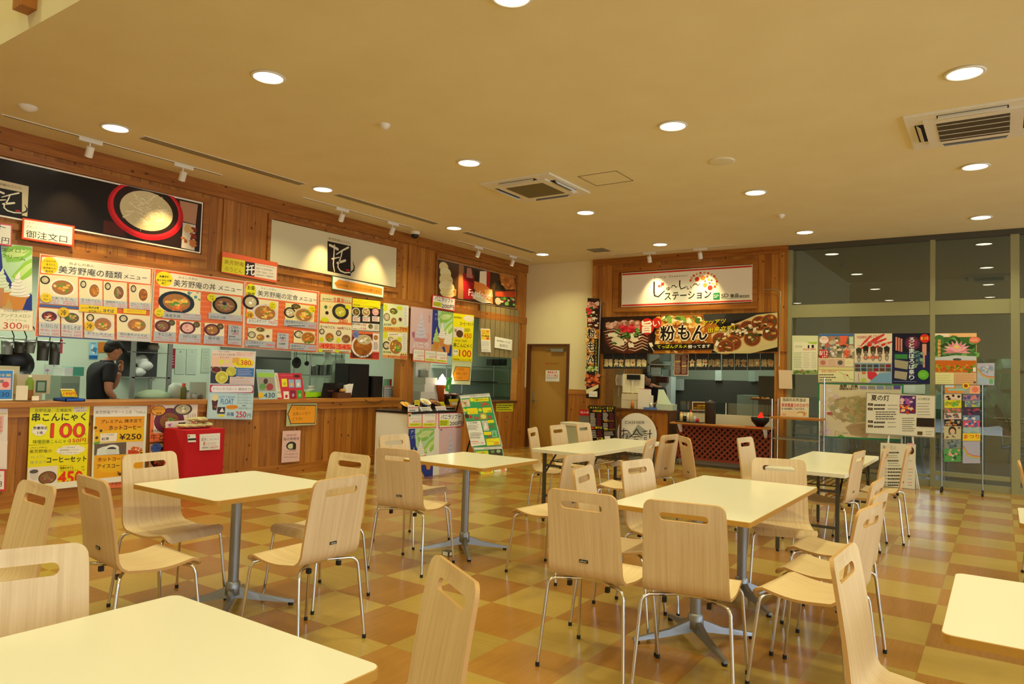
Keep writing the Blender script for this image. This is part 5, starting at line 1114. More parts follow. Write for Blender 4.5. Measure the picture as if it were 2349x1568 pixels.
s.ell(1370, 615, 68, 92, 'e8e018').text('お昼', 1322, 600, 1418, 612, 52, K, 1).text('限定', 1322, 685, 1415, 692, 48, K, 1)
s.text('みよしのあん', 1500, 595, 1708, 622, 28, '8c8070').text('美芳野庵の定食', 1455, 685, 1990, 752, 76, '22242e').text('メニュー', 2008, 745, 2245, 770, 52, '33343c')
s.poly([(1320, 710), (1735, 762), (1725, 1010), (1312, 975)], 'f0e2b8').food(1365, 770, 110, 'rice', '301c20', 100, .7, 6).food(1555, 915, 170, 'ten', 'e0d0c8', 120, .8, 22); s.poly([(1540, 900), (1565, 780), (1580, 900)], 'e89850')
s.ell(1655, 818, 48, 52, 'e8d818').text('人気', 1628, 812, 1675, 816, 22, K).text('No 1', 1625, 845, 1682, 850, 18, K); s.ell(1352, 942, 52, 50, 'e8a818').text('冷', 1322, 972, 1385, 976, 56, K, 1)
s.poly([(1312, 985), (1725, 1018), (1718, 1090), (1308, 1055)], 'dcdcd8').text('おろし天セット', 1338, 1035, 1568, 1045, 40, '22242e').text('790円', 1595, 1060, 1706, 1078, 46, 'e03848')
s.poly([(1825, 775), (2215, 825), (2205, 1040), (1818, 1000)], 'ece09c').food(1885, 910, 78, 'rice', '201c18', 72, .75, 5).food(1965, 830, 62, 'green', '241c18', 36, .8, 4).food(2070, 945, 130, 'ten', 'd8c090', 100, .82, 22).ell(2175, 865, 44, 48, 'e8d818').text('当店', 2155, 862, 2200, 866, 20, K).text('一番', 2158, 895, 2205, 898, 20, K)
s.poly([(1808, 1000), (2240, 1042), (2236, 1130), (1800, 1085)], 'b0b4bc').text('明日香天そばセット', 1832, 1048, 2115, 1070, 38, '22242e').text('850円', 2130, 1105, 2228, 1115, 40, 'e05868').lines(1850, 1070, 2090, 1100, 1, '44424a')
s.poly([(1325, 1115), (1650, 1130), (1645, 1300), (1320, 1270)], 'ecdfb0').food(1375, 1205, 52, 'rice', '241c18', 45, .8, 5).food(1490, 1135, 68, 'green', 'd8c090', 36, .8, 6).food(1490, 1240, 60, 'ten', 'f0e4c0', 48, .9, 8).food(1588, 1225, 34, 'red', 'f0d8d0', 26, .7, 4)
s.poly([(1285, 1275), (1685, 1300), (1678, 1385), (1280, 1360)], 'b0b4bc').text('ミニ天丼セット', 1295, 1320, 1530, 1335, 38, '22242e').text('799円', 1560, 1362, 1670, 1372, 44, 'e03848').lines(1320, 1342, 1510, 1368, 1, '44424a')
s.poly([(1715, 1178), (1866, 1190), (1860, 1398), (1702, 1388)], 'b8bcc4').text('白ごはん', 1740, 1218, 1832, 1222, 26, K, 1).text('大盛り', 1740, 1262, 1825, 1268, 34, K, 1).text('+80円', 1740, 1295, 1822, 1300, 24, RED).text('そば変更', 1730, 1335, 1818, 1338, 24, K, 1).text('+80円', 1715, 1392, 1798, 1394, 26, 'e06878')
s.poly([(1935, 1145), (2215, 1165), (2205, 1330), (1928, 1310)], 'ecdfb0').food(1998, 1200, 62, 'rice', '1c1814', 50, .75, 5).food(2125, 1245, 100, 'aji', 'd8c090', 82, .86, 10).scatter(2080, 1280, 2180, 1310, 6, ['3c7828', '68a040'], 18)
s.poly([(1880, 1318), (2230, 1345), (2222, 1420), (1872, 1400)], 'b0b4bc').text('桜寿司セット', 1895, 1372, 2092, 1382, 38, '22242e').text('680円', 2125, 1395, 2212, 1400, 36, 'e05868').lines(1890, 1382, 2090, 1402, 1, '44424a').done()
s = Sheet('shop_sign', 'small orange sign with yellow panel tilted over the set meal board', 'sign', PLL(.05), CCp, [(990, 92), (1726, 245), (1716, 515), (975, 370)], 'e8663c', th=.01)
s.poly([(990, 168), (1290, 218), (1286, 412), (978, 362)], 'd8cc28').text('美芳野庵', 1012, 260, 1272, 302, 62, '8c5a20').text('のうどん', 1022, 352, 1250, 390, 62, '8c5a20').poly([(1293, 228), (1420, 250), (1412, 430), (1287, 408)], '2c2028').text('托', 1300, 398, 1412, 415, 140, 'f4f0e8', 1)
s.poly([(1422, 252), (1712, 300), (1706, 482), (1416, 430)], 'ecdcc8').text('当店では自家製麺を', 1435, 328, 1655, 365, 28, '6c5c50').text('工場から直送してます。', 1432, 372, 1675, 412, 28, '6c5c50').text('太麺の味をご堪能あれ', 1430, 415, 1672, 448, 26, '6c5c50').text('(無化学調味料)', 1432, 280, 1690, 330, 20, '8c7868').done()
s = Sheet('direction_sign', 'long white sign with orange arrow pointing left under the beige sign', 'sign', PLL(.05), CD, [(490, -60), (1418, 128), (1412, 340), (482, 178)], '4c8858', th=.008)
s.poly([(500, -50), (1408, 138), (1402, 328), (492, 168)], 'f4f0e4').poly([(522, 70), (600, 10), (1385, 165), (1380, 285), (575, 160)], 'e89828').text('できたて提供しておりますのでお待ちください。', 580, 18, 1290, 140, 26, 'e06050').text('ご注文は定食、うどんコーナーまでお願いします。', 545, 110, 1350, 250, 46, '5c3c14').done()
# yellow and white menu posters
s = Sheet('menu_poster', 'yellow udon poster with 495 and 545 prices, next to the three boards', 'poster', PLL(.036), CD, [(270, 235), (850, 320), (812, 1340), (225, 1300)], 'e87838', 'glossy_print')
s.poly([(278, 258), (842, 335), (832, 430), (272, 385)], 'dcd8a0').text('美芳野庵の', 310, 372, 495, 385, 36, K).text('生醤油', 505, 400, 690, 418, 78, RED, 1).text('うどん', 700, 415, 820, 430, 46, RED, 1)
s.poly([(272, 395), (832, 445), (820, 790), (262, 745)], 'ecdca0').food(635, 585, 150, 'lime', '33302c', 145, .64, 16).ell(768, 500, 54, 42, 'e0e018', star=9).ell(370, 500, 28, 32, '3c7c30').ell(450, 500, 22, 20, 'e8c050').ell(390, 605, 30, 32, '2c1c1c').ell(352, 728, 70, 42, 'd8dc18').poly([(425, 725), (590, 740), (588, 782), (422, 768)], 'e8dcb8').text('580', 605, 775, 760, 790, 66, 'e05028', 1)
s.poly([(255, 790), (840, 830), (820, 1320), (232, 1290)], 'ece0b8').text('きつねうどん', 270, 875, 535, 890, 48, K, 1).text('肉うどん', 648, 905, 822, 915, 48, K, 1).text('特製', 572, 898, 640, 902, 36, RED, 1)
s.food(298, 940, 48, 'rice', '34202c', 52, .7, 5).food(600, 970, 48, 'rice', '34202c', 52, .7, 5).food(435, 1045, 78, 'aji', 'ecdcb0', 84, .95, 10).scatter(370, 1075, 500, 1110, 8, ['88a848', '5c8030'], 22).food(732, 1075, 85, 'meat', 'd8c8a8', 82, .9, 16).ell(290, 1085, 40, 45, 'd8dc18').ell(592, 1095, 40, 45, 'd8dc18')
s.poly([(245, 1145), (540, 1160), (535, 1258), (240, 1240)], 'e88058').poly([(545, 1160), (832, 1175), (826, 1270), (540, 1258)], 'e88058').text('495', 272, 1238, 490, 1252, 88, 'e02818', 1).text('545', 582, 1255, 795, 1262, 84, 'e02818', 1).text('円', 500, 1250, 528, 1251, 30, K, 1).text('円', 800, 1262, 822, 1262, 26, K, 1)
s.ell(268, 1280, 38, 30, 'd0d818').ell(570, 1295, 38, 28, 'd0d818').lines(310, 1268, 510, 1300, 1, K).lines(610, 1290, 800, 1315, 1, K).done()
s = Sheet('menu_poster', 'dark and yellow ramen poster between the udon poster and the wood post', 'poster', PLL(.0345), CD, [(852, 325), (1355, 382), (1340, 945), (838, 925)], '2c2420', 'glossy_print')
s.poly([(855, 340), (1355, 395), (1350, 540), (852, 495)], 'f0e818').lines(860, 360, 1345, 440, 3, '8c7c10', .3).text('美芳野庵', 868, 475, 985, 490, 34, K).text('ラーメンとうどんの味をお楽しみ下さい', 1000, 490, 1330, 525, 24, K)
for (x, kd, b) in ((915, 'green', 'e8e8d0'), (1092, 'noodle', 'f0e4b8'), (1262, 'pink', '3c3030')): s.food(x, 590, 72, kd, b, 78, .82, 10).poly([(x-60, 665), (x+72, 675), (x+70, 765), (x-62, 755)], 'f0e8dc').text('850', x-45, 742, x+40, 750, 36, RED, 1).lines(x-50, 680, x+60, 705, 1, K)
s.poly([(848, 775), (1330, 810), (1328, 935), (840, 915)], 'ece4cc').text('替玉半熟卵', 852, 818, 985, 828, 32, K, 1).text('ご飯セット', 852, 905, 985, 912, 28, K).text('130', 1000, 835, 1090, 845, 40, RED, 1).text('110', 1000, 905, 1090, 912, 40, RED, 1).food(1172, 850, 52, 'green', 'e8e4d8', 52, .8, 8).lines(1240, 815, 1320, 910, 4, '88807c').done()
s = Sheet('menu_poster', 'curry rice poster with orange border below the ramen poster', 'poster', PLL(.035), CD, [(842, 925), (1342, 960), (1328, 1450), (800, 1425)], 'e8703c', 'glossy_print')
s.poly([(850, 980), (1215, 990), (1200, 1425), (815, 1410)], '6c3020').food(1035, 1205, 200, 'curry', 'ece4d4', 205, .84, 26).food(1065, 1085, 130, 'rice', 'f4ecd8', 88, .98, 12).text('カレーライス', 850, 1415, 1165, 1425, 80, '2c1c14', 1).ell(910, 992, 60, 66, '7888c0').lines(870, 965, 955, 1030, 3, '3c4c90')
s.poly([(1215, 970), (1330, 978), (1325, 1305), (1205, 1300)], 'f0e0d4').food(1268, 1050, 50, 'ten', 'f0e8d8', 56, .8, 6).lines(1230, 1130, 1310, 1270, 4, '7c7068').poly([(1205, 1320), (1325, 1325), (1318, 1430), (1200, 1425)], 'a83028').text('680', 1215, 1415, 1310, 1420, 70, 'd84038', 1).done()
s = Sheet('menu_poster', 'pale green tempura bowl poster on the right of the opening, upper of two', 'poster', PLL(.036), CD, [(1410, 425), (1862, 475), (1842, 955), (1402, 925)], 'e4e8b0', 'glossy_print')
s.ell(1440, 510, 40, 68, 'd8dc30').ell(1698, 520, 52, 36, 'd8dc30').food(1592, 575, 76, 'green', 'c8dc98', 60, .9, 12).food(1468, 680, 58, 'rice', '706858', 72, .8, 8).food(1592, 755, 70, 'ten', 'e0e0b0', 90, .7, 10).food(1708, 725, 36, 'red', 'e8d0b8', 42, .8, 4).poly([(1760, 480), (1860, 490), (1850, 845), (1755, 835)], 'f0ecdc').lines(1775, 500, 1835, 830, 12, '9c988c', .3).text('美芳野庵', 1412, 830, 1545, 838, 40, '545a34')
s.poly([(1408, 855), (1845, 870), (1842, 955), (1402, 935)], 'e8a048').text('ミニ天丼セット', 1425, 915, 1685, 930, 52, 'a04818', 1).text('799', 1690, 930, 1825, 940, 72, 'b04c18', 1).done()
s = Sheet('menu_poster', 'pale green tempura noodle poster on the right of the opening, lower of two', 'poster', PLL(.0365), CD, [(1402, 925), (1842, 955), (1828, 1445), (1392, 1412)], 'ece4a0', 'glossy_print')
s.ell(1445, 1000, 40, 68, 'd8dc30').poly([(1495, 970), (1738, 985), (1735, 1025), (1492, 1008)], 'f4f0e8').lines(1510, 978, 1720, 1010, 1, '8c3028').food(1535, 1075, 46, 'rice', '4c3830', 38, .8, 4).food(1460, 1190, 66, 'rice', '3c2c24', 74, .72, 6).food(1630, 1215, 128, 'ten', 'e8dcb0', 155, .84, 22).scatter(1620, 1190, 1700, 1290, 8, ['4c9030', '78b048'], 26).ell(1695, 1085, 38, 42, 'd8dc30')
s.poly([(1742, 960), (1832, 968), (1825, 1310), (1738, 1300)], 'f0ecdc').lines(1755, 980, 1820, 1290, 10, '9c988c', .3).text('美芳野庵', 1402, 1325, 1545, 1335, 40, '545a34').poly([(1395, 1355), (1828, 1385), (1826, 1440), (1393, 1408)], 'e89c58').text('天そばセット', 1480, 1410, 1700, 1420, 48, 'a03818', 1).text('850', 1708, 1425, 1815, 1430, 88, 'c03020', 1).done()
# posters on the post and over the second opening
s = Sheet('soft_cream_poster', 'pale pink vanilla soft ice poster hanging on the wood post', 'poster', PLL(.036), CHp, [(498, 255), (800, 298), (775, 930), (480, 905)], 'dcb8b8', 'glossy_print')
s.cone(640, 700, 400, 150, 'd4cad8', 'a498b4', None); s.poly([(510, 620), (550, 600), (550, 690), (520, 680)], 'b06880').poly([(530, 690), (740, 700), (720, 745), (560, 735)], 'd89098').ell(740, 660, 28, 36, 'e8a8a0')
s.text('バニラ', 530, 822, 738, 835, 80, 'f8eef0', 1).lines(745, 380, 765, 480, 5, '8c7080').done()
s = Sheet('soft_cream_poster', 'blue and green melon poster with three soft ices over the second opening', 'poster', PLL(.0345), CHp, [(802, 300), (1085, 345), (1060, 945), (775, 900)], '2c3c90', 'glossy_print')
melon(s, lambda u, v: (800+u*283-v*25, 300+v*600+u*45)); s.text('アンデスメロン', 830, 388, 1050, 400, 38, 'e8f0e0').text('ソフト', 830, 445, 900, 450, 34, 'e8f0e0'); s.cone(850, 740, 210, 90, 'b8d880', '88b058'); s.cone(930, 690, 230, 100); s.cone(998, 775, 230, 92); s.done()
s = Sheet('price_sign', 'vanilla soft 200 yen sign with red border over the second opening', 'sign', PLL(.05), CHp, [(800, 95), (1115, 145), (1105, 325), (785, 270)], 'd83840', th=.006)
s.poly([(808, 108), (1106, 156), (1097, 312), (795, 260)], 'f4eee0').text('バニラソフト', 828, 170, 1080, 212, 58, '1c1818', 1).text('200円', 925, 275, 1092, 300, 58, '1c1818', 1).poly([(805, 185), (925, 205), (922, 265), (802, 245)], 'd0d828').lines(812, 200, 915, 250, 3, '687020').done()
s = Sheet('price_sign', 'strip of three white soft ice price cards under the pink poster', 'sign', PLL(.045), CHp, [(530, 840), (1005, 890), (1000, 1055), (522, 1015)], 'e07850', th=.004)
for (x, t, p, c, yl) in ((535, 'バニラソフト', '200円', '2c2824', 0), (695, 'アンデスメロン', '250円', '38684c', 1), (850, 'アンデスメロン', '300円', '38684c', 1)):
    y = 848+(x-535)*.1; s.poly([(x, y), (x+148, y+14), (x+146, y+158), (x-2, y+145)], 'f0ecd8').text(t, x+12, y+58, x+138, y+68, 34, c).text(p, x+50, y+105, x+140, y+112, 34, RED)
    if yl: s.poly([(x+5, y+112), (x+138, y+124), (x+136, y+150), (x+3, y+138)], 'd8dc28')
    s.text('ご注文は左奥レジ', x+12, y+132, x+130, y+144, 18, RED if not yl else K)
s.done()
s = Sheet('menu_poster', 'narrow yellow coffee set and skewer poster with 450 and 100', 'poster', PLL(.038), CHp, [(1085, 348), (1372, 380), (1342, 1020), (1072, 1005)], 'f0e818', 'glossy_print')
s.ell(1300, 425, 72, 44, 'ece4cc').text('美芳野庵の', 1095, 420, 1210, 432, 30, K).text('コーヒーセット', 1175, 515, 1362, 525, 44, K, 1).poly([(1090, 540), (1235, 550), (1222, 690), (1085, 680)], 'e8dccc').ell(1172, 635, 48, 52, '5c3c20').poly([(1095, 565), (1135, 568), (1128, 612), (1102, 610)], 'a89078').text('450', 1225, 692, 1335, 698, 66, 'e84818', 1).lines(1240, 560, 1330, 610, 3, '3c3820')
s.poly([(1083, 692), (1352, 712), (1345, 1018), (1074, 1003)], 'f0e018').text('吉野名産 工場直売', 1100, 742, 1270, 752, 30, '34401c').text('串こんにゃく', 1088, 815, 1338, 832, 58, K, 1).text('100', 1162, 945, 1328, 958, 92, 'd83020', 1).ell(1115, 890, 36, 44, 'f4ecd8').text('数量', 1092, 888, 1140, 890, 24, K).text('味噌田楽こんにゃく150円', 1080, 998, 1335, 1012, 26, '5c3c14').done()
s = Sheet('direction_sign', 'pale sheet with orange arrow hanging below the narrow yellow poster', 'sign', PLL(.0345), CHp, [(1072, 1005), (1342, 1022), (1318, 1340), (1050, 1330)], 'c8d0a0', 'glossy_print')
s.poly([(1078, 1190), (1125, 1062), (1122, 1085), (1322, 1095), (1305, 1288), (1108, 1285), (1105, 1308)], '3c4420').poly([(1086, 1190), (1124, 1086), (1124, 1092), (1315, 1102), (1299, 1280), (1112, 1278), (1108, 1288)], 'e89428').text('ご注文は', 1125, 1142, 1232, 1145, 36, '6c4c18').text('左奥レジまで', 1122, 1200, 1275, 1205, 38, '6c4c18').text('どうぞ!!', 1118, 1262, 1202, 1264, 36, '6c4c18').done()
# bamboo blind with its notices
bl = thing('bamboo_blind', 'bamboo blind hanging in the right half of the second opening', 'blind', (XL+.02, 0, 0)); pb = PLL(.02)
a, e = pb.q(1100, 703), pb.q(1190, 822); n = 60; m = MB(); rn = random.Random(3)
mat('bamboo', '9c8858', .6)
for k in range(n): z = e[1]+(a[1]+.05-e[1])*k/n; m.box(.0, .008, a[0], e[0]-.02, z, z+(a[1]-e[1])/n*.8, 'bamboo')
m.build('slats', bl); m = MB()
for k in range(9): y = a[0]+.02+(e[0]-a[0]-.06)*k/8; m.box(-.002, .011, y-.003, y+.003, e[1], a[1]+.05, 'dark_wood')
m.build('cords', bl)
s = Sheet('paper_notice', 'narrow red and yellow staff notice pinned on the bamboo blind', 'notice', PLL(.04), CHp, [(1460, 560), (1592, 568), (1605, 890), (1475, 885)], 'f0ecdc')
s.poly([(1468, 572), (1588, 580), (1592, 722), (1470, 715)], 'f0cc38').text('スタッフ募集', 1475, 610, 1575, 615, 26, RED, 1).text('スタッフ', 1478, 635, 1570, 640, 20, K).text('700円、時間応相談', 1475, 672, 1580, 680, 22, K, 1).ell(1560, 700, 22, 16, 'e04828', star=8).lines(1478, 735, 1590, 800, 4, '8c8068', .3).rect(1480, 812, 1580, 824, 'd8c030').lines(1485, 840, 1590, 880, 2, '8c8878', .3).done()
s = Sheet('return_sign', 'white tray return sign hung by a string on the bamboo blind', 'sign', PLL(.042), CHp, [(1660, 672), (1900, 718), (1893, 865), (1655, 825)], 'f4f2e0')
s.text('美芳野庵のうどん托', 1685, 742, 1872, 772, 30, '3c3830').text('返却口', 1722, 812, 1835, 828, 42, '3c3830').stroke([(1730, 672), (1775, 490), (1868, 702)], 4, 'c8b840').done()
s = Sheet('paper_notice', 'small yellow notice on the lower pine counter front', 'notice', PLL(.004), CI, [(1450, 500), (1668, 502), (1662, 632), (1448, 635)], 'e0e028')
s.text('新商品は食券販売です', 1455, 528, 1660, 530, 24, K, 1).lines(1460, 545, 1655, 625, 3, '4c5c20', .4).done()
# posters on the counter front
s = Sheet('menu_poster', 'yellow skewer poster with large red 100 on the counter front, far left', 'poster', PLL(.03), CE, [(425, 190), (1275, 190), (1240, 725), (405, 742)], 'f2ec14', 'glossy_print')
s.text('吉野名産', 492, 278, 722, 278, 50, '2c3c14').text('工場直売', 792, 275, 1012, 272, 46, '2c3c14').poly([(1045, 205), (1235, 205), (1222, 272), (1035, 282)], 'f0e8d8').text('お持ち帰り', 1050, 232, 1195, 230, 24, K).text('出来ます!!', 1078, 270, 1215, 268, 24, K).text('串こんにゃく', 450, 410, 1212, 395, 118, '1c1c18', 1)
s.text('100', 715, 638, 1196, 630, 200, '8c2c1c', 2).text('100', 720, 634, 1192, 626, 190, 'e8402c', 1).text('円', 1172, 612, 1212, 610, 40, '8c4818')
s.ell(560, 530, 112, 88, 'f4ece0', star=9).text('数量限定', 470, 522, 668, 522, 42, '1c2030', 1).text('1本', 530, 588, 610, 588, 42, '1c2030', 1).text('味噌田楽こんにゃく', 465, 725, 985, 712, 56, '3c5018').text('150円', 988, 712, 1215, 700, 60, 'd84020', 1).done()
s = Sheet('menu_poster', 'yellow coffee set poster with large red 450 below the skewer poster', 'poster', PLL(.03), CE, [(405, 748), (1250, 718), (1225, 1305), (375, 1330)], 'f2e418', 'glossy_print')
s.text('(みよしのあん)', 435, 798, 665, 790, 28, K).text('美芳野庵の', 415, 862, 732, 850, 52, '1c2818').ell(1005, 815, 215, 72, 'f4ecdc', star=12).text('じっくり深みある', 845, 792, 1060, 785, 22, '5c4c38').text('美芳野庵オリジナル', 850, 828, 1115, 820, 22, '5c4c38').text('ドリップコーヒー', 850, 866, 1120, 858, 22, '5c4c38').text('プレミアム', 425, 935, 640, 922, 38, '9ca888').text('挽き立て', 425, 1015, 655, 1000, 46, '9ca888').text('コーヒーセット', 660, 1000, 1222, 975, 82, '1c1810', 1)
s.poly([(395, 1062), (820, 1035), (808, 1290), (380, 1312)], 'ece0d4').poly([(415, 1110), (545, 1095), (535, 1200), (520, 1235), (455, 1240), (425, 1200)], 'd8ccc0').ell(480, 1118, 62, 28, '5c5450').food(672, 1205, 128, 'meat', '3c2a1c', 92, .9, 6).poly([(590, 1180), (670, 1150), (700, 1210), (640, 1230)], '8c7040').text('吉野葛使用オリジナル', 838, 1048, 1030, 1040, 18, 'd85820').text('抹茶かすてら', 850, 1085, 1040, 1078, 30, K, 1).text('プレーンかすてら', 850, 1125, 1110, 1110, 26, K).text('2ケ', 1148, 1065, 1195, 1062, 26, K).text('つき', 1150, 1108, 1195, 1104, 24, K)
s.text('450', 818, 1290, 1160, 1272, 165, 'e83818', 2).rect(392, 1315, 1222, 1322, 'f0ecd8').done()
s = Sheet('menu_poster', 'orange and white coffee poster with price 250 beside the yellow posters', 'poster', PLL(.03), CE, [(1330, 190), (2088, 188), (2045, 1215), (1295, 1250)], 'e8f0d8', 'glossy_print')
s.poly([(1338, 205), (2078, 202), (2065, 335), (1330, 342)], 'f2ece0').text('フロストクリーム専門店', 1610, 225, 1825, 222, 18, '8c8070').text('美芳野庵デザート工房「TAKU」', 1350, 305, 2070, 298, 50, '6c6468').poly([(1352, 345), (2050, 335), (2032, 690), (1335, 715)], 'f0a420').poly([(1350, 560), (2042, 480), (2034, 690), (1335, 715)], 'f0c020')
s.text('プレミアム', 1432, 435, 1735, 428, 48, '2c1c10', 1).text('挽き立て', 1765, 425, 2008, 418, 48, '2c1c10', 1).text('ホットコーヒー', 1542, 535, 1998, 522, 66, '3c2010', 1).text('¥250', 1690, 668, 2000, 660, 82, '2c1810', 1).poly([(1422, 580), (1662, 572), (1650, 688), (1418, 700)], 'f4ecdc').text('プレミアム抽出', 1438, 612, 1615, 606, 24, '4c4038').text('紅茶', 1440, 678, 1545, 672, 42, '1c1814', 1)
for (x, y) in ((1355, 498), (1430, 540), (1370, 640)): s.ell(x, y, 34, 34, 'f0c820', star=8).ell(x, y, 22, 22, '5c4420')
s.poly([(1330, 705), (1420, 690), (1400, 730), (1325, 735)], '68a838').poly([(1338, 730), (1788, 700), (1782, 872), (1332, 888)], '6c5c4c').poly([(1365, 888), (1380, 800), (1450, 770), (1500, 760), (1680, 765), (1690, 870)], 'dce4e0').ell(1585, 790, 98, 52, 'ecf0ec').ell(1578, 808, 70, 38, '3c342c').poly([(1490, 800), (1680, 800), (1640, 872), (1520, 876)], 'd4dcd8')
s.poly([(1792, 700), (2030, 690), (2015, 862), (1786, 872)], 'e4d4c8').ell(1915, 820, 100, 50, 'd87840').poly([(1815, 820), (2015, 815), (2010, 862), (1812, 870)], 'c84820').scatter(1840, 770, 1990, 820, 8, ['f0c8a0', 'd86830', 'f8e8d8'], 26)
s.poly([(1335, 893), (2025, 862), (2018, 1215), (1325, 1238)], 'f0ac24').ell(1600, 1040, 210, 90, 'f0bc28').text('ホットコーヒー', 1382, 978, 1830, 960, 54, '2c1810', 1).text('アイスコーヒー', 1372, 1075, 1820, 1055, 56, '2c1810', 1).text('¥250', 1655, 1180, 1950, 1165, 60, '2c1810', 1)
for (x, y) in ((1998, 860), (2025, 930), (1935, 1095)): s.ell(x, y, 34, 34, 'f0c820', star=8).ell(x, y, 20, 20, '5c2c18')
s.rect(1330, 1222, 2020, 1228, 'f0ece0').done()
s = Sheet('menu_poster', 'orange strip poster showing below the coffee poster', 'poster', PLL(.029), CE, [(1290, 1262), (2030, 1235), (2025, 1330), (1280, 1368)], 'e87850', 'glossy_print')
s.text('キーゼット', 1580, 1318, 1710, 1310, 46, '8c2c18', 1).text('期間限定', 1300, 1340, 1500, 1330, 40, '8c2c18', 1).done()
s = Sheet('menu_poster', 'pink lettered poster cut by the left edge on the counter front', 'poster', PLL(.03), CE, [(-150, 228), (112, 228), (98, 1085), (-150, 1085)], 'e8dcd4', 'glossy_print')
s.rect(-150, 300, 95, 308, 'd8b850').rect(-150, 330, 40, 560, 'e8b0a0').vtext('カステラ', 5, 340, 5, 590, 34, 'b06060').rect(-150, 700, 85, 1060, 'f0e0d8').done()
s = Sheet('price_sign', 'white sign with red border at the left edge low on the counter front', 'sign', PLL(.034), CE, [(-150, 1085), (82, 1092), (75, 1395), (-150, 1400)], 'd84048', 'glossy_print')
s.poly([(-150, 1105), (60, 1112), (55, 1370), (-150, 1375)], 'f2ece4').text('円', -50, 1330, 20, 1332, 70, K, 1).text('ト', -50, 1205, 10, 1205, 60, K, 1).done()
s = Sheet('menu_poster', 'orange beef bowl poster with a purple bowl behind the red cloth', 'poster', PLL(.03), CF, [(100, 165), (748, 162), (722, 640), (75, 685)], 'ec8050', 'glossy_print')
s.poly([(150, 170), (745, 165), (720, 640), (130, 560)], 'ecdfd0').food(352, 390, 205, 'meat', '6c2c44', 178, .62, 20).scatter(330, 340, 410, 390, 8, ['4c9438', '78b048'], 20).food(540, 230, 128, 'rice', '4c4034', 82, .78, 10).scatter(470, 190, 600, 240, 8, ['b8b488', '8c9868'], 26)
s.ell(202, 248, 100, 72, '2c2018').ell(202, 248, 93, 65, 'e8a028').text('新メニュー', 125, 248, 285, 245, 34, '3c2814').text('登場', 170, 302, 240, 300, 32, '3c2814')
for i in range(4): s.vtext('大和肉鶏丼', 612+i*32, 290-4*i, 606+i*32, 370, 12, '5c5450')
s.poly([(85, 560), (290, 560), (270, 650), (78, 680)], 'e87848').text('牛とじ丼', 85, 668, 480, 640, 92, '2c1c18').text('美芳野庵', 95, 550, 250, 545, 40, '5c3c38').done()
s = Sheet('menu_poster', 'lower poster with a blue disc and dark bowl left of the red cloth', 'poster', PLL(.03), CF, [(85, 712), (720, 690), (700, 1080), (60, 1110)], 'c8a070', 'glossy_print')
s.food(240, 900, 150, 'meat', '1c1410', 150, .7, 14).scatter(150, 950, 240, 1030, 8, ['a83828', 'c85838', '5c1c18'], 26).ell(168, 762, 76, 64, '4c6cb8').text('数量', 135, 742, 185, 742, 26, '1c2c5c').text('限り御免', 110, 782, 212, 780, 26, '1c2c5c').done()
s = Sheet('leaflet', 'white leaflet with pink flower and black crest leaning on the orange poster', 'leaflet', PLL(.06), CF, [(302, 402), (735, 372), (725, 560), (300, 570)], 'ece8e8', th=.01)
s.poly([(478, 415), (578, 410), (572, 518), (476, 522)], '2c281c').ell(525, 468, 32, 22, 'a89c58').stroke([(495, 465), (525, 445), (556, 462)], 6, '2c281c').poly([(325, 440), (390, 420), (360, 480)], 'b878c0').poly([(655, 395), (718, 392), (715, 440), (665, 435)], 'd86868').rect(330, 482, 395, 540, '5c7890')
for i in range(3): s.vtext('吉野本葛', 600+i*18, 412, 598+i*18, 480, 9, '8c8488')
s.done()
s = Sheet('float_poster', 'tall pale blue soft ice float poster hanging over the counter edge', 'poster', PLL(.06), C7, [(1345, 398), (2008, 428), (1950, 1452), (1265, 1440)], 'c4d8e0', 'glossy_print')
s.poly([(1350, 410), (1990, 438), (1975, 925), (1320, 910)], 'f0d8cc').text('まほろば生まれの新氷菓', 1355, 488, 1690, 495, 32, '5c4c48').text('一日あたり20食限定', 1425, 440, 1615, 445, 20, '4c4448').text('当社オリジナル商品', 1712, 462, 1970, 470, 24, 'd85858').text('奈良県でもここだけ!', 1712, 492, 1950, 500, 24, 'd85858').text('ゆきこおり', 1465, 530, 1605, 530, 32, '8c70a8')
s.poly([(1345, 495), (1650, 505), (1640, 655), (1330, 645)], 'f0c8b0').poly([(1455, 550), (1525, 550), (1520, 620), (1450, 620)], 'e0e048').poly([(1545, 560), (1610, 562), (1605, 600), (1545, 600)], 'e4e070').text('ゆきこおり', 1465, 532, 1605, 534, 30, '8c70a8')
s.ell(1815, 600, 175, 78, 'f0e020', star=24).poly([(1655, 520), (1758, 522), (1752, 605), (1650, 600)], 'e8b040').text('380', 1775, 630, 1930, 636, 70, 'd84020', 1).text('円', 1930, 642, 1955, 644, 26, 'd84020').text('単品', 1715, 628, 1760, 630, 24, '6c5c20')
s.poly([(1330, 655), (1708, 665), (1700, 912), (1320, 905)], '34383c').food(1410, 700, 78, 'red', 'ece088', 48, .92, 2).food(1635, 728, 78, 'lime', 'e8e068', 70, .92, 8).food(1492, 815, 95, 'lime', 'f0e078', 92, .86, 14)
s.poly([(1710, 672), (1975, 680), (1970, 808), (1705, 800)], '3c78c0').lines(1730, 690, 1955, 790, 4, 'd8b8c8', .3).poly([(1612, 808), (1972, 815), (1968, 918), (1608, 910)], 'dcc8c8').text('ふわふわの雪ラーって?', 1622, 838, 1925, 842, 22, '54484c').lines(1622, 850, 1950, 905, 4, 'a09498', .25)
s.poly([(1315, 925), (1972, 938), (1965, 1050), (1310, 1035)], 'b84058').rr(1335, 940, 1955, 1038, 'f0e8f0', .4).text('ドリンクフロート 開発完了!!', 1365, 1010, 1935, 1018, 44, '6c605c')
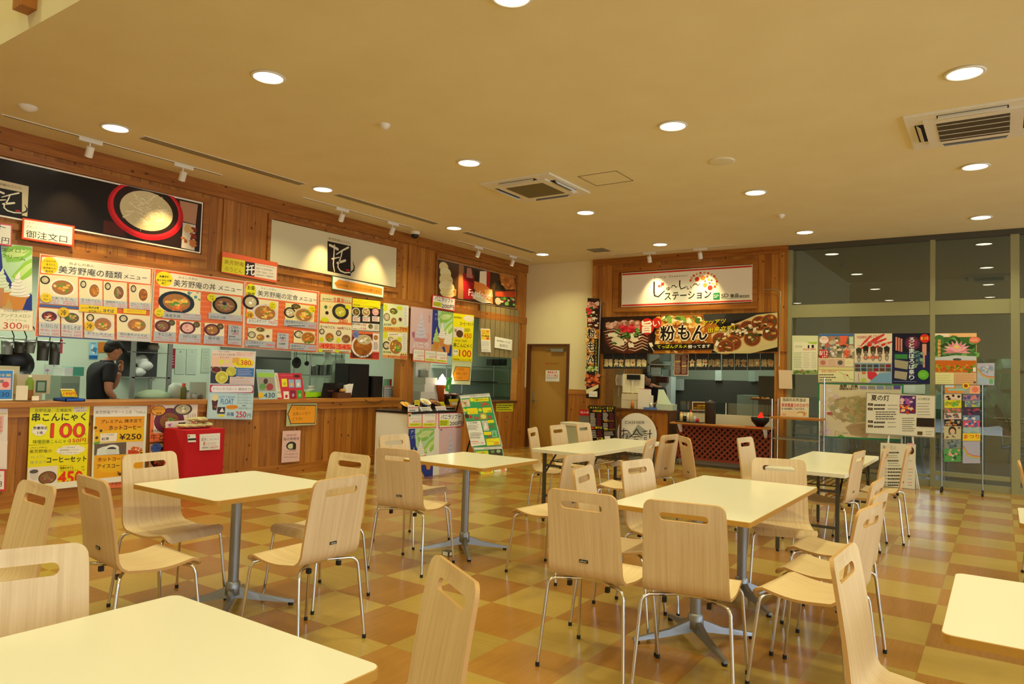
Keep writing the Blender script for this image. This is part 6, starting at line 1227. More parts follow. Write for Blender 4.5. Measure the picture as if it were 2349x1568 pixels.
s.poly([(1310, 1060), (1960, 1075), (1945, 1440), (1275, 1430)], 'c0dce4').poly([(1340, 1160), (1435, 1155), (1410, 1310), (1352, 1305)], '5c2c2c').ell(1390, 1120, 42, 50, 'ecd8a0').scatter(1355, 1180, 1415, 1280, 8, ['8c4438', '3c1818', 'b87068'], 16).text('SOFT CREAM', 1448, 1132, 1685, 1138, 42, '5888c8').text('FLOAT', 1475, 1215, 1665, 1218, 74, '3c78c0', 1)
for i, t_ in enumerate(['コーラフロート', 'オレンジフロート', 'グレープフロート', 'りんごフロート']): s.text(t_, 1722, 1088+i*42, 1925+(i % 2)*15, 1090+i*42, 26, '3c3c4c')
s.ell(1645, 1262, 92, 34, 'e8982c').text('まほろば名物', 1575, 1272, 1715, 1274, 26, 'a85018').text('メロンフロート', 1740, 1292, 1935, 1296, 28, '3c3c4c').text('期間限定', 1795, 1250, 1855, 1252, 20, '3c3c4c').poly([(1425, 1262), (1540, 1262), (1535, 1362), (1420, 1360)], '3c3034').poly([(1455, 1335), (1495, 1270), (1525, 1335)], 'f0ece4').text('各種', 1562, 1395, 1668, 1398, 60, '7080a8', 1).text('250', 1698, 1415, 1850, 1418, 88, 'd82c58', 1).text('円', 1865, 1415, 1922, 1416, 56, '5c6c88').rect(1435, 1378, 1525, 1402, 'f0e020').done()
s = Sheet('menu_stand', 'pale teal dessert card with 430 standing on the counter', 'card', PLL(-.02), C8, [(165, 508), (400, 515), (452, 918), (205, 930)], 'b0d0d0', 'glossy_print', th=.01)
s.text('かきごおり あんどーなつ', 180, 548, 375, 545, 24, '3c6c7c').poly([(170, 555), (400, 560), (405, 615), (178, 612)], 'a0d050').poly([(178, 615), (405, 618), (420, 800), (205, 802)], 'a8a090').ell(290, 670, 30, 38, '4c3838').ell(250, 740, 46, 42, '6c9c58').ell(345, 745, 46, 48, 'a84848').ell(225, 855, 38, 42, 'f0c020', star=9).text('430', 262, 892, 412, 890, 66, '1c2c4c').done()
s = Sheet('menu_stand', 'red card with six ice treats standing beside the teal card', 'card', PLL(-.03), C8, [(405, 560), (772, 562), (825, 915), (450, 918)], 'd03848', 'glossy_print', th=.01)
s.text('こだわり氷', 480, 602, 650, 602, 22, 'f0a0a8').ell(710, 600, 44, 20, '5c2420')
for (x, y, c1, c2) in ((540, 690, 'f0e038', 'c8c020'), (635, 700, '90b8d8', 'e8c050'), (725, 700, 'a8c8e0', 'f0e8e0'), (565, 860, 'f0e8d8', 'b83828'), (655, 845, '8c2440', 'b89898'), (745, 845, '48a838', '98d070')): s.poly([(x-38, y-55), (x+35, y-55), (x+42, y+52), (x-30, y+55)], c1).ell(x+4, y+12, 18, 24, c2)
s.done()
s = Sheet('menu_stand', 'narrow cream card between the teal and the red card', 'card', PLL(-.026), C8, [(400, 555), (450, 556), (508, 890), (445, 888)], 'e4dcc0', 'glossy_print', th=.006); s.vtext('奈良漬まんじゅう', 435, 590, 470, 780, 18, '7c6c58').text('100', 448, 832, 492, 832, 26, '7c6c58').done()
s = Sheet('menu_stand', 'blue framed dessert card with 430 at the far left on the counter', 'card', PLL(.01), C6, [(-120, 790), (232, 795), (212, 1305), (-120, 1310)], 'f0ecdc', 'glossy_print', th=.01)
s.poly([(-120, 800), (218, 805), (202, 1280), (-120, 1284)], '3884d0').text('冷菓', -10, 905, 190, 905, 46, 'f0d850').poly([(-120, 920), (185, 925), (178, 1125), (-120, 1130)], 'e8b8b0').ell(30, 985, 36, 30, '8c7878').ell(95, 1040, 58, 52, 'd84848').rect(-100, 1140, 185, 1155, '3884d0').text('430', -70, 1245, 155, 1245, 76, '14407c').done()
s = Sheet('price_sign', 'tilted yellow card with 199 beside the man', 'sign', PLL(-.08), C6, [(1015, 1108), (1250, 1110), (1308, 1245), (1058, 1242)], 'f0d020', th=.006)
s.rect(1020, 1112, 1245, 1125, 'f0ecd8').lines(1045, 1130, 1230, 1152, 1, '5c5410').text('199円', 1068, 1225, 1280, 1226, 62, 'e05020', 1).done()
s = Sheet('direction_sign', 'pale sheet with orange left arrow on the counter front', 'sign', PLL(.03), C8, [(580, 968), (982, 965), (968, 1255), (565, 1278)], 'b8bc90', 'glossy_print')
s.poly([(582, 1110), (650, 965), (648, 988), (968, 990), (955, 1240), (632, 1245), (632, 1272)], '34340c').poly([(594, 1110), (650, 992), (655, 998), (962, 1000), (949, 1230), (640, 1236), (634, 1240)], 'f0a028').text('ご注文は', 655, 1055, 822, 1052, 44, '7c5018').text('左奥レジまで', 655, 1130, 890, 1122, 46, '7c5018').text('どうぞ!!', 650, 1200, 785, 1196, 44, '7c5018').done()
s = Sheet('leaflet', 'small pink sushi leaflet alone on the counter front', 'leaflet', PLL(.03), CF, [(1918, 530), (2168, 522), (2148, 948), (1898, 970)], 'e8c0b8', 'glossy_print')
s.text('吉野の郷土料理', 1968, 605, 2105, 598, 26, '8c3c58').text('桜の柿寿司', 1928, 665, 2142, 658, 46, '4c2c30').ell(2035, 732, 68, 56, '34342c').ell(2030, 740, 42, 36, 'd8d8b0').rr(2060, 705, 2100, 785, '2c2c28').text('さくらの葉寿司', 1965, 818, 2105, 810, 22, 'a88888').text('柔らかな塩漬の葉でご飯', 1942, 862, 2125, 855, 20, 'a88888').lines(1935, 880, 2130, 900, 1, 'b89898', .4).done()
# ================================================================ back wall signs
mb = MB()
for a in ((-5.84, -3.26, 3.33, 3.42), (-5.84, -3.26, 2.6, 2.69), (-5.84, -5.74, 2.69, 3.33), (-3.35, -3.26, 2.69, 3.33)): mb.box(a[0], a[1], YB-.1, YB-.06, a[2], a[3], 'pine_trim_x')
tag(mb.build('sign_frame'), 'pine frame round the white stall sign', 'frame')
s = Sheet('stall_sign', 'white stall sign with red bands, orange dots and brush lettering', 'sign', PLB(.11), CLp, [(415, 318), (1850, 222), (1848, 632), (410, 690)], 'e8e0d0', 'glossy_print', th=.03)
s.poly([(422, 330), (1842, 236), (1841, 622), (418, 680)], 'f2ecdc').poly([(420, 325), (1845, 232), (1845, 250), (420, 342)], 'c83824').poly([(416, 665), (1843, 610), (1843, 627), (416, 683)], 'c83824')
s.text('Juicy Station', 765, 382, 1132, 360, 30, '8c8880')
# big ji
s.stroke([(770, 418), (768, 520), (775, 565), (815, 578), (885, 512)], [20, 18, 18, 16, 9], '2c2420')
for (x, y, r) in ((862, 438, 16), (825, 460, 12)): s.rect(x-r, y-r, x+r, y+r, 'd83c2c')
s.stroke([(850, 455), (838, 480)], 6, 'd83c2c'); s.stroke([(835, 440), (858, 470)], 5, 'd83c2c')
s.text('ゅ', 905, 512, 945, 510, 42, '2c2420', 1); s.stroke([(955, 480), (972, 455), (995, 452), (1010, 475), (1028, 462)], [5, 10, 11, 10, 5], '2c2420')
s.stroke([(1052, 402), (1050, 455), (1065, 492), (1110, 475), (1118, 460)], [15, 14, 14, 11, 6], '2c2420'); s.text('ぃ', 1128, 498, 1182, 492, 36, '2c2420', 1)
s.stroke([(1192, 462), (1212, 438), (1235, 436), (1252, 455), (1275, 430)], [5, 10, 12, 10, 5], '2c2420'); s.text('ステーション', 885, 615, 1395, 590, 82, '2c2420', 1)
D = [(1244, 384, 25, 'd8402c'), (1308, 370, 27, 'e87830'), (1330, 448, 24, 'e88434'), (1386, 478, 27, 'd83828'), (1368, 390, 16, 'e0b048'), (1354, 356, 13, 'd8402c'), (1332, 406, 10, 'd8402c'), (1380, 426, 11, 'd8502c'), (1402, 396, 11, 'd8402c'), (1275, 348, 9, 'e0b048'), (1410, 434, 10, 'e0b048')]
for (x, y, r, c) in D: s.ell(x, y, r, r, c)
for k in range(13): a = R(172-k*17); x, y = 1315+145*math.cos(a), 412-100*math.sin(a); s.ell(x, y, 12, 14, ('d84c34', 'e0b458')[k % 2])
s.poly([(1422, 536), (1490, 532), (1490, 604), (1422, 608)], '2c8c54').text('SP', 1430, 590, 1480, 586, 34, 'f0f4ec').text('SD', 1508, 588, 1588, 582, 42, '2c3434').text('食品', 1605, 588, 1700, 582, 42, '2c3434', 1).text('株式会社', 1712, 586, 1820, 580, 26, '3c4444', 1)
s.stroke([(1508, 597), (1820, 588)], 3, '48a06c'); s.done()
s = Sheet('food_banner', 'wide dark food photo banner across the top of the right stall opening', 'banner', PLB(.085), CLp, [(190, 802), (2130, 745), (2130, 1180), (185, 1205)], '1c120e', 'glossy_print', th=.006)
s.poly([(195, 805), (860, 790), (700, 1200), (190, 1202)], '24140e').food(470, 1010, 262, 'mayo', '3c1810', 195, .97, 26); s.scatter(240, 850, 600, 930, 40, ['c8907c', 'dcaa98', 'a86c58', 'e8c0ac'], 46)
for k in range(7): y = 960+k*32; s.stroke([(215+k*14, y), (330, y-20), (400+k*6, y+18), (470, y-12)], [4, 7, 7, 4], 'f0e4c4'); s.stroke([(490, y-20+k*4), (560, y+18), (640, y-16), (700, y+10)], [4, 7, 7, 4], 'f0e4c4')
s.scatter(380, 930, 600, 1020, 30, ['4c7c30', '2c5820', '6c9c44', '1c4018'], 26); s.scatter(400, 885, 540, 960, 22, ['d82038', 'e83c48', 'b81430'], 32)
s.poly([(850, 785), (1320, 772), (1480, 900), (1400, 1200), (760, 1200), (790, 1000)], 'b06c28'); s.scatter(800, 800, 1360, 1180, 150, ['d89838', 'e8b860', 'a85c20', 'f0d088', 'c47828', '8c4818', 'e0a848'], 42); s.scatter(880, 790, 1300, 860, 30, ['e8dca0', '88a848', 'f0ecc8', '4c6c2c'], 36)
s.poly([(1310, 772), (1640, 762), (1500, 870), (1330, 860)], '3c3c3c'); s.poly([(1560, 765), (2128, 747), (2128, 800), (1700, 830), (1520, 880)], '2c2c2c')
s.poly([(1400, 985), (1900, 775), (2128, 750), (2128, 1120), (1600, 1200), (1420, 1170)], 'd8c48c')
for (x, y) in ((1690, 960), (1800, 920), (1930, 870), (2040, 850), (1500, 1050), (1640, 1085), (1850, 1040), (2050, 980), (1560, 1130)): s.food(x, y, 95, 'tako', 'b0682c', 82, .9, 14)
s.scatter(1500, 880, 2100, 1000, 50, ['e8d8b0', '3c4820', 'c8a878', 'f0e4c8', '28341a'], 26); s.poly([(1400, 1150), (1480, 1185), (1800, 1170), (2128, 1060), (2128, 1130), (1830, 1200), (1480, 1200)], 'd0c088')
s.ell(695, 905, 80, 92, 'c02820').ell(800, 865, 54, 58, 'c02820').text('旨', 640, 975, 745, 970, 130, 'f4ecd8', 2).text('い', 760, 905, 838, 898, 58, 'f4ecd8', 1)
for (ch, x, w, y) in (('粉', 842, 155, 1062), ('も', 1035, 125, 1052), ('ん', 1190, 165, 1055)):
    s.text(ch, x, y, x+w, y-8, 158, 'f4ecd8', 5); s.text(ch, x, y, x+w, y-8, 158, '1c1210', 1.5)
s.text('アツアツ', 1310, 895, 1560, 865, 46, '4c3c10', 3).text('アツアツ', 1310, 895, 1560, 865, 46, 'e8d428', 1).text('出来立て!', 1365, 975, 1660, 938, 54, '4c3c10', 3).text('出来立て!', 1365, 975, 1660, 938, 54, 'e8d428', 1)
s.poly([(765, 1100), (1430, 1088), (1430, 1155), (765, 1165)], '15100e').text('てっぱんグルメ', 808, 1146, 1132, 1140, 38, 'e8e028', 1).text('揃ってます', 1145, 1144, 1392, 1138, 38, 'f4ecdc', 1)
for sx in ((735, 1110, 1), (1470, 1100, -1)): x, y, d = sx; s.poly([(x-22*d, y-25), (x+15*d, y-30), (x+32*d, y+10), (x, y+22)], 'e8e0cc').stroke([(x+8*d, y+18), (x+38*d, y+68)], 7, 'd8d0bc')
s.done()
s = Sheet('vertical_banner', 'tall narrow food banner on a pole at the left edge of the right stall', 'banner', PLB(.12), CLp, [(38, 590), (168, 598), (168, 1695), (22, 1690)], '2c1410', 'glossy_print', th=.004)
s.scatter(45, 640, 150, 700, 30, ['d89888', 'e8b8a8', 'b8705c'], 26); s.scatter(40, 690, 90, 780, 22, ['d82030', 'e84048', '1c5020'], 24); s.scatter(60, 740, 150, 900, 34, ['f0e4c8', '5c2018', 'e8dcc0', '3c1410'], 20)
s.ell(62, 830, 30, 34, 'b82820').text('旨', 42, 850, 82, 850, 40, 'f4ecd8', 1).text('い', 88, 852, 118, 852, 28, 'f4ecd8', 1); s.scatter(30, 920, 150, 1330, 90, ['d89838', 'e8b860', 'a85c20', 'f0d088', 'c47828', '8c4818'], 28)
for ch, y in (('粉', 1020), ('も', 1170), ('ん', 1300)): s.text(ch, 42, y, 118, y, 92, 'f4ecd8', 6); s.text(ch, 42, y, 118, y, 92, '1c1210', 1.5)
s.rect(116, 1040, 150, 1470, '15100e'); s.vtext('てっぱんグルメ揃ってます', 133, 1050, 130, 1465, 18, 'e8e028'); s.scatter(35, 1340, 150, 1400, 24, ['88b048', 'b8cc70', '4c7028', 'd8dca0'], 20); s.scatter(30, 1440, 158, 1560, 40, ['a83820', 'c85c30', 'e07838', '7c2014'], 28)
s.poly([(22, 1600), (160, 1540), (160, 1575), (30, 1650)], 'e8d8a0').poly([(24, 1650), (162, 1585), (162, 1690), (24, 1690)], '15100e').poly([(55, 1615), (148, 1615), (148, 1678), (55, 1676)], 'f0ece0').stroke([(62, 1660), (90, 1645), (110, 1665), (135, 1640)], 4, 'c85838').done()
po = aty(1378, 690, YB-.13); pz = aty(1372, 840, YB-.13)
one(MB().tube([(po.x, YB-.13, po.z), (pz.x, YB-.13, pz.z-.2)], .008, 'steel', 10).tube([(po.x, YB-.13, po.z), (po.x-.17, YB-.13, po.z+.03), (po.x-.19, YB-.13, po.z-.02)], .004, 'dark_metal', 8), 'banner_pole', 'thin pole holding the tall narrow food banner', 'pole')
a, b_ = aty(1790, 668, YB-.14), aty(1787, 840, YB-.14); one(MB().tube([a+Vector((-.25, 0, .04)), a+Vector((-.06, 0, .03)), a, b_], .008, 'steel', 10), 'banner_pole', 'empty bent metal banner pole on the right post of the stall', 'pole')
s = Sheet('paper_notice', 'blank pinkish sheet taped to the right post of the stall', 'notice', PLB(.09), CM, [(2115, 295), (2245, 300), (2252, 485), (2118, 482)], 'e4cca8'); s.done()
# noren curtain of small dark flags with white marks
nr = thing('noren_curtain', 'dark short curtain with cream lettering, left piece in the right stall', 'curtain', (0, 0, 0)); nr2 = thing('noren_curtain', 'dark short curtain with cream lettering, long right piece in the right stall', 'curtain', (0, 0, 0))
mat('noren', '2c3034', .85)
words = ['酒場', '丼定', '麺類', '焼物', '定食', '麺丼', '肉焼', '酒場', '丼定', '麺類', '焼物']
for k, (x0, x1, ww) in enumerate([(365, 462, '酒場'), (466, 572, '丼定'), (575, 690, '麺類'), (692, 800, '焼物'), (1160, 1285, '定食'), (1288, 1410, '麺丼'), (1412, 1538, '肉焼'), (1550, 1670, '酒場'), (1674, 1800, '丼定'), (1804, 1930, '麺類'), (1934, 2070, '焼物')]):
    s = Sheet('curtain_flap', '', '', PL((0, YB+.0, 0), (1, 0, 0), (0, 0, 1)), CM, [(x0, 130), (x1, 130), (x1, 298 if k > 3 else 284), (x0, 298 if k > 3 else 284)], '2c3034', parent=(nr if k < 4 else nr2))
    dc = 'e8d8a0' if k < 6 else 'a89468'
    s.text(ww[0], x0+8, 262, x0+(x1-x0)*.46, 262, 72, dc, 3); s.text(ww[1], x0+(x1-x0)*.52, 262, x1-8, 262, 72, dc, 3); s.ell(x0+(x1-x0)*.75, 225, 9, 9, 'c84030' if k % 3 else 'e8d8a0'); s.done()
s = Sheet('menu_poster', 'dark red menu sheet hanging in the middle of the right stall opening', 'poster', PLB(.02), CM, [(1072, 138), (1218, 138), (1212, 352), (1068, 350)], 'e8d8c0', 'glossy_print')
s.poly([(1078, 142), (1212, 142), (1206, 345), (1074, 344)], '5c2024').lines(1082, 148, 1140, 335, 12, 'd8c8a8', .4).lines(1148, 148, 1205, 335, 12, 'd8c8a8', .4).rect(1084, 205, 1135, 213, 'e0c028').rect(1150, 255, 1195, 262, 'e0c028').done()
# door sign and fire box
s = Sheet('door_notice', 'white notice with red no entry lettering on the brown door', 'notice', PL((0, YB+.046, 0), (1, 0, 0), (0, 0, 1)), CK, [(303, 533), (458, 535), (455, 660), (300, 658)], 'f0ece0')
s.text('関係者以外', 325, 570, 435, 572, 28, 'd83838', 1).text('立ち入り禁止', 315, 606, 442, 607, 28, 'd83838', 1).lines(312, 612, 445, 628, 1, '6c6c60').lines(312, 632, 445, 652, 2, 'c8c8b8').done()
s = Sheet('door_notice', 'tiny red sticker lettering high on the brown door', 'notice', PL((0, YB+.047, 0), (1, 0, 0), (0, 0, 1)), CK, [(300, 445), (462, 445), (462, 468), (300, 468)], 'a87c30'); s.ell(312, 457, 9, 9, 'b84030').lines(325, 450, 455, 465, 1, '885020').done()
t = thing('extinguisher_box', 'grey box with a red fire extinguisher sign beside the stall', 'extinguisher', (0, 0, 0))
rby((1328, 952), (1352, 972), 11.55, .12, 'grey_metal').build('box_body', t); s = Sheet('red_plate', '', '', PL((0, 11.54, 0), (1, 0, 0), (0, 0, 1)), CK, [(682, 975), (800, 978), (798, 1045), (680, 1042)], 'c81828', parent=t); s.text('消火器', 690, 1018, 795, 1020, 26, 'f4e8e4').done()
a = aty(1330, 970, 11.55); c = aty(1352, 1040, 11.55); MB().box(a.x+.01, a.x+.03, 11.58, 11.6, 0, a.z, 'grey_metal').box(c.x-.03, c.x-.01, 11.58, 11.6, 0, a.z, 'grey_metal').build('stand_leg', t)
# clear bin
t = thing('storage_bin', 'translucent pale plastic bin with lid beside the black menu board', 'bin', (-6.3, 11.18, 0)); mat('clear_plastic', 'b8bc98', .35)
MB().rslab(-.12, .25, -.18, .16, .0, .55, .04, 'clear_plastic', 'clear_plastic').build('bin_body', t); MB().rslab(-.14, .28, -.2, .18, .55, .6, .04, 'cream_edge', 'cream_edge').build('lid', t)
# black menu board
t = thing('menu_stand_board', 'black framed stall menu board with yellow headings leaning by the cashier counter', 'menu board', (0, 0, 0))
bp = PL((0, 11.2, 0), (1, 0, 0), (0, 0, 1)); s = Sheet('board_face', '', '', bp, CM, [(215, 645), (490, 658), (500, 1080), (240, 1080)], '4c3424', 'glossy_print', parent=t, th=.02)
s.poly([(228, 658), (478, 668), (488, 1070), (250, 1070)], '1c1818').text('★☆★メニュー★☆★', 232, 682, 468, 690, 26, 'e8e028').text('お好み焼', 262, 716, 345, 718, 24, 'f0e020', 1).text('セット', 400, 712, 455, 714, 24, 'f0e020', 1).text('軽食スナック', 375, 815, 468, 816, 20, 'e8a020', 1).text('焼そば', 285, 882, 352, 884, 24, 'f0e020', 1).text('麺類トッピング', 375, 898, 482, 900, 18, 'f0e020').text('たこ焼', 302, 992, 362, 994, 24, 'f0e020', 1)
s.lines(236, 725, 290, 860, 9, 'd8d0c8', .55).lines(300, 725, 352, 860, 9, '8c3040', .5).lines(362, 722, 415, 800, 6, 'd8d0c8', .55).lines(425, 722, 470, 800, 6, '8c3040', .5).lines(365, 825, 415, 885, 4, 'd8d0c8', .5).lines(425, 825, 475, 885, 4, '8c3040', .5).lines(250, 895, 300, 975, 5, 'd8d0c8', .5).lines(305, 895, 355, 975, 5, '8c3040', .5).lines(375, 908, 480, 950, 3, 'd8d0c8', .5).poly([(378, 955), (435, 955), (435, 985), (378, 985)], 'f0ece4').ell(272, 706, 16, 10, 'c87838').ell(378, 706, 16, 10, 'c87838').ell(262, 875, 18, 12, 'c84828').done()
a = aty(1360, 1020, 11.22); MB().box(a.x, a.x+.03, 11.22, 11.24, 0, .8, 'dark_wood').box(a.x+.5, a.x+.53, 11.22, 11.24, 0, .8, 'dark_wood').build('board_leg', t)
# round cashier sign
t = thing('cashier_sign', 'round white cashier sign with grey peaks standing before the pine counter', 'sign', (-5.12, 11.33, 0))
MB().tube([(0, 0, .46), (0, .02, .46)], .36, 'painted', 48, c='f0ece0').build('disc', t); MB().box(-.14, .14, .0, .06, 0, .1, 'grey_metal').box(-.02, .02, .02, .04, .0, .3, 'grey_metal').build('foot', t)
s = Sheet('disc_print', '', '', PL((0, 11.326, 0), (1, 0, 0), (0, 0, 1)), CM, [(560, 790), (820, 790), (820, 800), (560, 800)], 'f0ece0', parent=t, th=.0005)
s.text('CASHIER', 580, 835, 778, 835, 28, '6c6864').poly([(655, 915), (712, 838), (800, 905), (745, 978)], 'a8aca4').poly([(578, 960), (622, 905), (660, 955), (610, 990)], 'a8aca4')
s.stroke([(540, 905), (600, 900)], 9, '1c1818').stroke([(570, 880), (565, 980), (545, 975), (560, 945), (598, 930), (605, 965), (590, 985)], 8, '1c1818').stroke([(608, 900), (622, 920)], 7, '1c1818')
s.stroke([(700, 885), (665, 935), (630, 965)], 9, '1c1818').stroke([(700, 885), (725, 930), (752, 950)], 9, '1c1818').stroke([(670, 940), (712, 938)], 7, '1c1818').stroke([(655, 965), (725, 960)], 7, '1c1818').stroke([(690, 962), (668, 990), (712, 988)], 7, '1c1818')
s.stroke([(760, 910), (805, 905)], 7, '1c1818').stroke([(772, 930), (800, 928)], 6, '1c1818').stroke([(772, 950), (800, 948)], 6, '1c1818').stroke([(805, 935), (850, 930)], 7, '1c1818').stroke([(832, 895), (828, 975)], 9, '1c1818').stroke([(775, 968), (798, 968), (796, 988), (774, 988), (775, 968)], 6, '1c1818').done()
# ================================================================ posters on the glazed wall
GL = PL((0, YB-.05, 0), (1, 0, 0), (0, 0, 1))
s = Sheet('event_poster', 'pale green timetable poster at the left of the glass wall', 'poster', GL, CN, [(152, 1028), (398, 1030), (396, 1398), (150, 1395)], 'd8dcb0')
s.poly([(165, 1090), (392, 1092), (390, 1350), (163, 1350)], 'ece8c8').text('JUICER CAFE MENU', 180, 1150, 248, 1152, 30, '7c8c70').text('MASTERS', 258, 1168, 378, 1166, 16, RED, 1).lines(258, 1180, 325, 1340, 10, 'b8b49c', .3).lines(335, 1180, 388, 1340, 10, 'b8b49c', .3).lines(170, 1185, 248, 1340, 10, '6c9c58', .3).poly([(290, 1090), (395, 1090), (380, 1110), (320, 1105)], 'a8c838').poly([(302, 1120), (316, 1118), (316, 1148), (300, 1148)], K).poly([(338, 1118), (358, 1116), (360, 1145), (338, 1146)], K).rect(165, 1355, 395, 1395, '8ca060').scatter(170, 1360, 390, 1390, 12, ['5c7c38', 'a8a878', 'b87868'], 18).done()
s = Sheet('event_poster', 'summer market poster dated 8/12 on the glass wall', 'poster', GL, CN, [(403, 1015), (742, 1012), (740, 1475), (400, 1472)], 'ecd8a8', 'glossy_print')
s.rect(403, 1016, 740, 1032, '3868b0').rect(404, 1034, 740, 1240, '8c8068').scatter(420, 1060, 730, 1230, 70, ['5c6458', 'a89880', '6c7c8c', 'c8b8a0', 'b86858', '4c4840', 'e0d4b8'], 34).ell(455, 1070, 44, 36, 'f0dcd0').text('大和の', 420, 1068, 490, 1068, 22, 'd85840').text('夏', 600, 1120, 680, 1118, 84, 'e86848', 2).text('市', 635, 1240, 705, 1238, 80, 'e86848', 2).text('2017', 515, 1062, 570, 1058, 24, 'e87858', 1).rect(695, 1040, 732, 1110, 'c8dcc0').ell(540, 1200, 16, 16, 'e8e0e8')
s.rr(408, 1162, 496, 1240, 'c81c24', .1).text('8/12', 412, 1215, 490, 1212, 42, 'f8ece4', 1).text('(土)', 438, 1238, 485, 1236, 20, 'f8ece4', 1).rect(404, 1246, 738, 1325, 'e4c8b0')
for k, c in enumerate(('c87868', 'd8b8a0', '5c5c58', 'e8dca8')): s.rect(410+k*82, 1250, 482+k*82, 1320, 'd8b498' if k != 3 else 'ece4b8').ell(445+k*82, 1285, 24, 22, c)
s.rect(404, 1328, 738, 1356, 'e4d890').rect(404, 1360, 738, 1470, 'f0e8b0').text('8月12日(土)', 432, 1382, 570, 1380, 22, 'd84838', 1).lines(410, 1388, 570, 1460, 3, '6c6048').stroke([(598, 1372), (640, 1395), (680, 1400), (700, 1440), (730, 1445)], 4, '98b058').stroke([(640, 1395), (660, 1440)], 3, '98b058').ell(675, 1405, 8, 8, RED).done()
s = Sheet('event_poster', 'cycling race poster with red splashes on the glass wall', 'poster', GL, CN, [(745, 1010), (1100, 1008), (1096, 1482), (742, 1478)], 'e8d8bc', 'glossy_print')
for (a, b_, c) in (((800, 1130), (900, 1030), 20), ((850, 1120), (1020, 1020), 34), ((780, 1160), (1040, 1060), 30), ((900, 1150), (1095, 1090), 24)): s.stroke([a, ((a[0]+b_[0])/2, (a[1]+b_[1])/2), b_], [c*.4, c, c*.5], 'd83030')
s.text('YOSHINO ヒルクライム', 765, 1060, 1000, 1050, 30, 'c06858', 1).text('大台ケ原', 860, 1108, 985, 1104, 28, 'b87878', 1)
for (x, y, c) in ((785, 1175, '3c3c38'), (850, 1155, '24241f'), (920, 1160, '48382c'), (985, 1165, '4c3c38'), (1050, 1160, '2c2c28')): s.ell(x, y-45, 14, 16, 'd8c0a8').poly([(x-28, y-20), (x, y-35), (x+28, y-18), (x+20, y+40), (x-20, y+40)], c).ell(x, y+72, 16, 34, '5c5854').ell(x, y+72, 11, 28, 'c8bcac').poly([(x-14, y+20), (x+14, y+20), (x+10, y+70), (x-10, y+70)], '8c7868')
s.text('大会開催', 820, 1250, 968, 1246, 26, 'e86848', 2).rect(744, 1285, 1096, 1370, '8ca8b8')
for r_ in range(2):
    for k in range(6): s.rect(750+k*58, 1300+r_*36, 798+k*58, 1330+r_*36, ['6c3c34', '4c4c44', '5c4c40', '38485c', '6c5c4c', '8c2c30'][(k+r_*2) % 6])
s.rect(744, 1372, 1096, 1478, 'dcd4b8').poly([(865, 1368), (940, 1372), (985, 1430), (900, 1450), (870, 1430)], 'dc3848').ell(1050, 1412, 18, 12, 'dc3848').poly([(985, 1380), (1096, 1375), (1094, 1478), (880, 1478), (900, 1452)], '80a8c8').rect(815, 1372, 850, 1395, 'd87830').rect(812, 1430, 850, 1470, 'c8d050').stroke([(782, 1385), (786, 1460)], 4, 'c84858').done()
s = Sheet('event_poster', 'dark blue fireworks festival poster on the glass wall', 'poster', GL, CN, [(1102, 1008), (1472, 1005), (1465, 1488), (1098, 1484)], '1c2450', 'glossy_print')
s.poly([(1105, 1010), (1470, 1008), (1468, 1180), (1105, 1190)], '14162c').ell(1292, 1100, 76, 68, '5c2848', star=20).ell(1292, 1100, 50, 46, '8c3850', star=18)
for i in range(3): s.rect(1132+i*24, 1042+i*8, 1148+i*24, 1170+i*6, 'd88878')
s.rect(1385, 1108, 1425, 1215, 'd89888').rect(1392, 1215, 1410, 1330, 'd89888').ell(1408, 1056, 46, 42, 'd82c20', star=0).text('8.15', 1372, 1068, 1440, 1066, 26, 'f0d840', 1).ell(1395, 1400, 52, 46, '68b830').lines(1360, 1380, 1430, 1420, 2, 'a8dc78', .3)
s.rect(1125, 1205, 1245, 1250, '3c8848').poly([(1122, 1255), (1255, 1275), (1245, 1350), (1125, 1330)], 'a8a084').poly([(1125, 1360), (1245, 1375), (1235, 1450), (1120, 1430)], 'b0a48c').scatter(1300, 1180, 1390, 1330, 26, ['2c5c78', '88a888', '3c4c6c', '688868'], 24)
s.vtext('ろとまほろば祭り', 1285, 1045, 1285, 1450, 48, 'd8e4e0', 2); s.rect(1110, 1460, 1330, 1468, 'b8c0d8').done()
s = Sheet('event_poster', 'pink lotus flower poster right of the glass mullion', 'poster', GL, CN, [(1505, 1008), (1900, 1005), (1898, 1495), (1505, 1492)], 'ecc890', 'glossy_print')
s.rect(1508, 1010, 1895, 1040, 'f0b880').rect(1510, 1012, 1640, 1038, 'f0e0cc').rect(1508, 1044, 1895, 1235, '3c6834').scatter(1510, 1050, 1890, 1230, 40, ['5c9048', '2c4c28', '78a858', '487840'], 50)
for k in range(11):
    a = R(-15+k*21); cx, cy = 1712, 1170; s.poly([(cx, cy+20), (cx+60*math.cos(a)-22*math.sin(a), cy-38*math.sin(a)-16*math.cos(a)), (cx+138*math.cos(a), cy-98*math.sin(a)), (cx+60*math.cos(a)+22*math.sin(a), cy-38*math.sin(a)+16*math.cos(a))], ('e898a4', 'd88090', 'f0b0b8')[k % 3])
s.ell(1712, 1150, 46, 30, 'f0a8b0').ell(1710, 1135, 24, 14, 'e8d060').poly([(1508, 1235), (1700, 1215), (1895, 1225), (1895, 1262), (1508, 1265)], 'c8ccd0').ell(1715, 1255, 42, 12, '4c5048').rect(1508, 1262, 1895, 1378, 'cc6820').scatter(1515, 1310, 1890, 1372, 60, ['8c9830', 'e08828', '5c7820', 'd84820', 'c8a830'], 20)
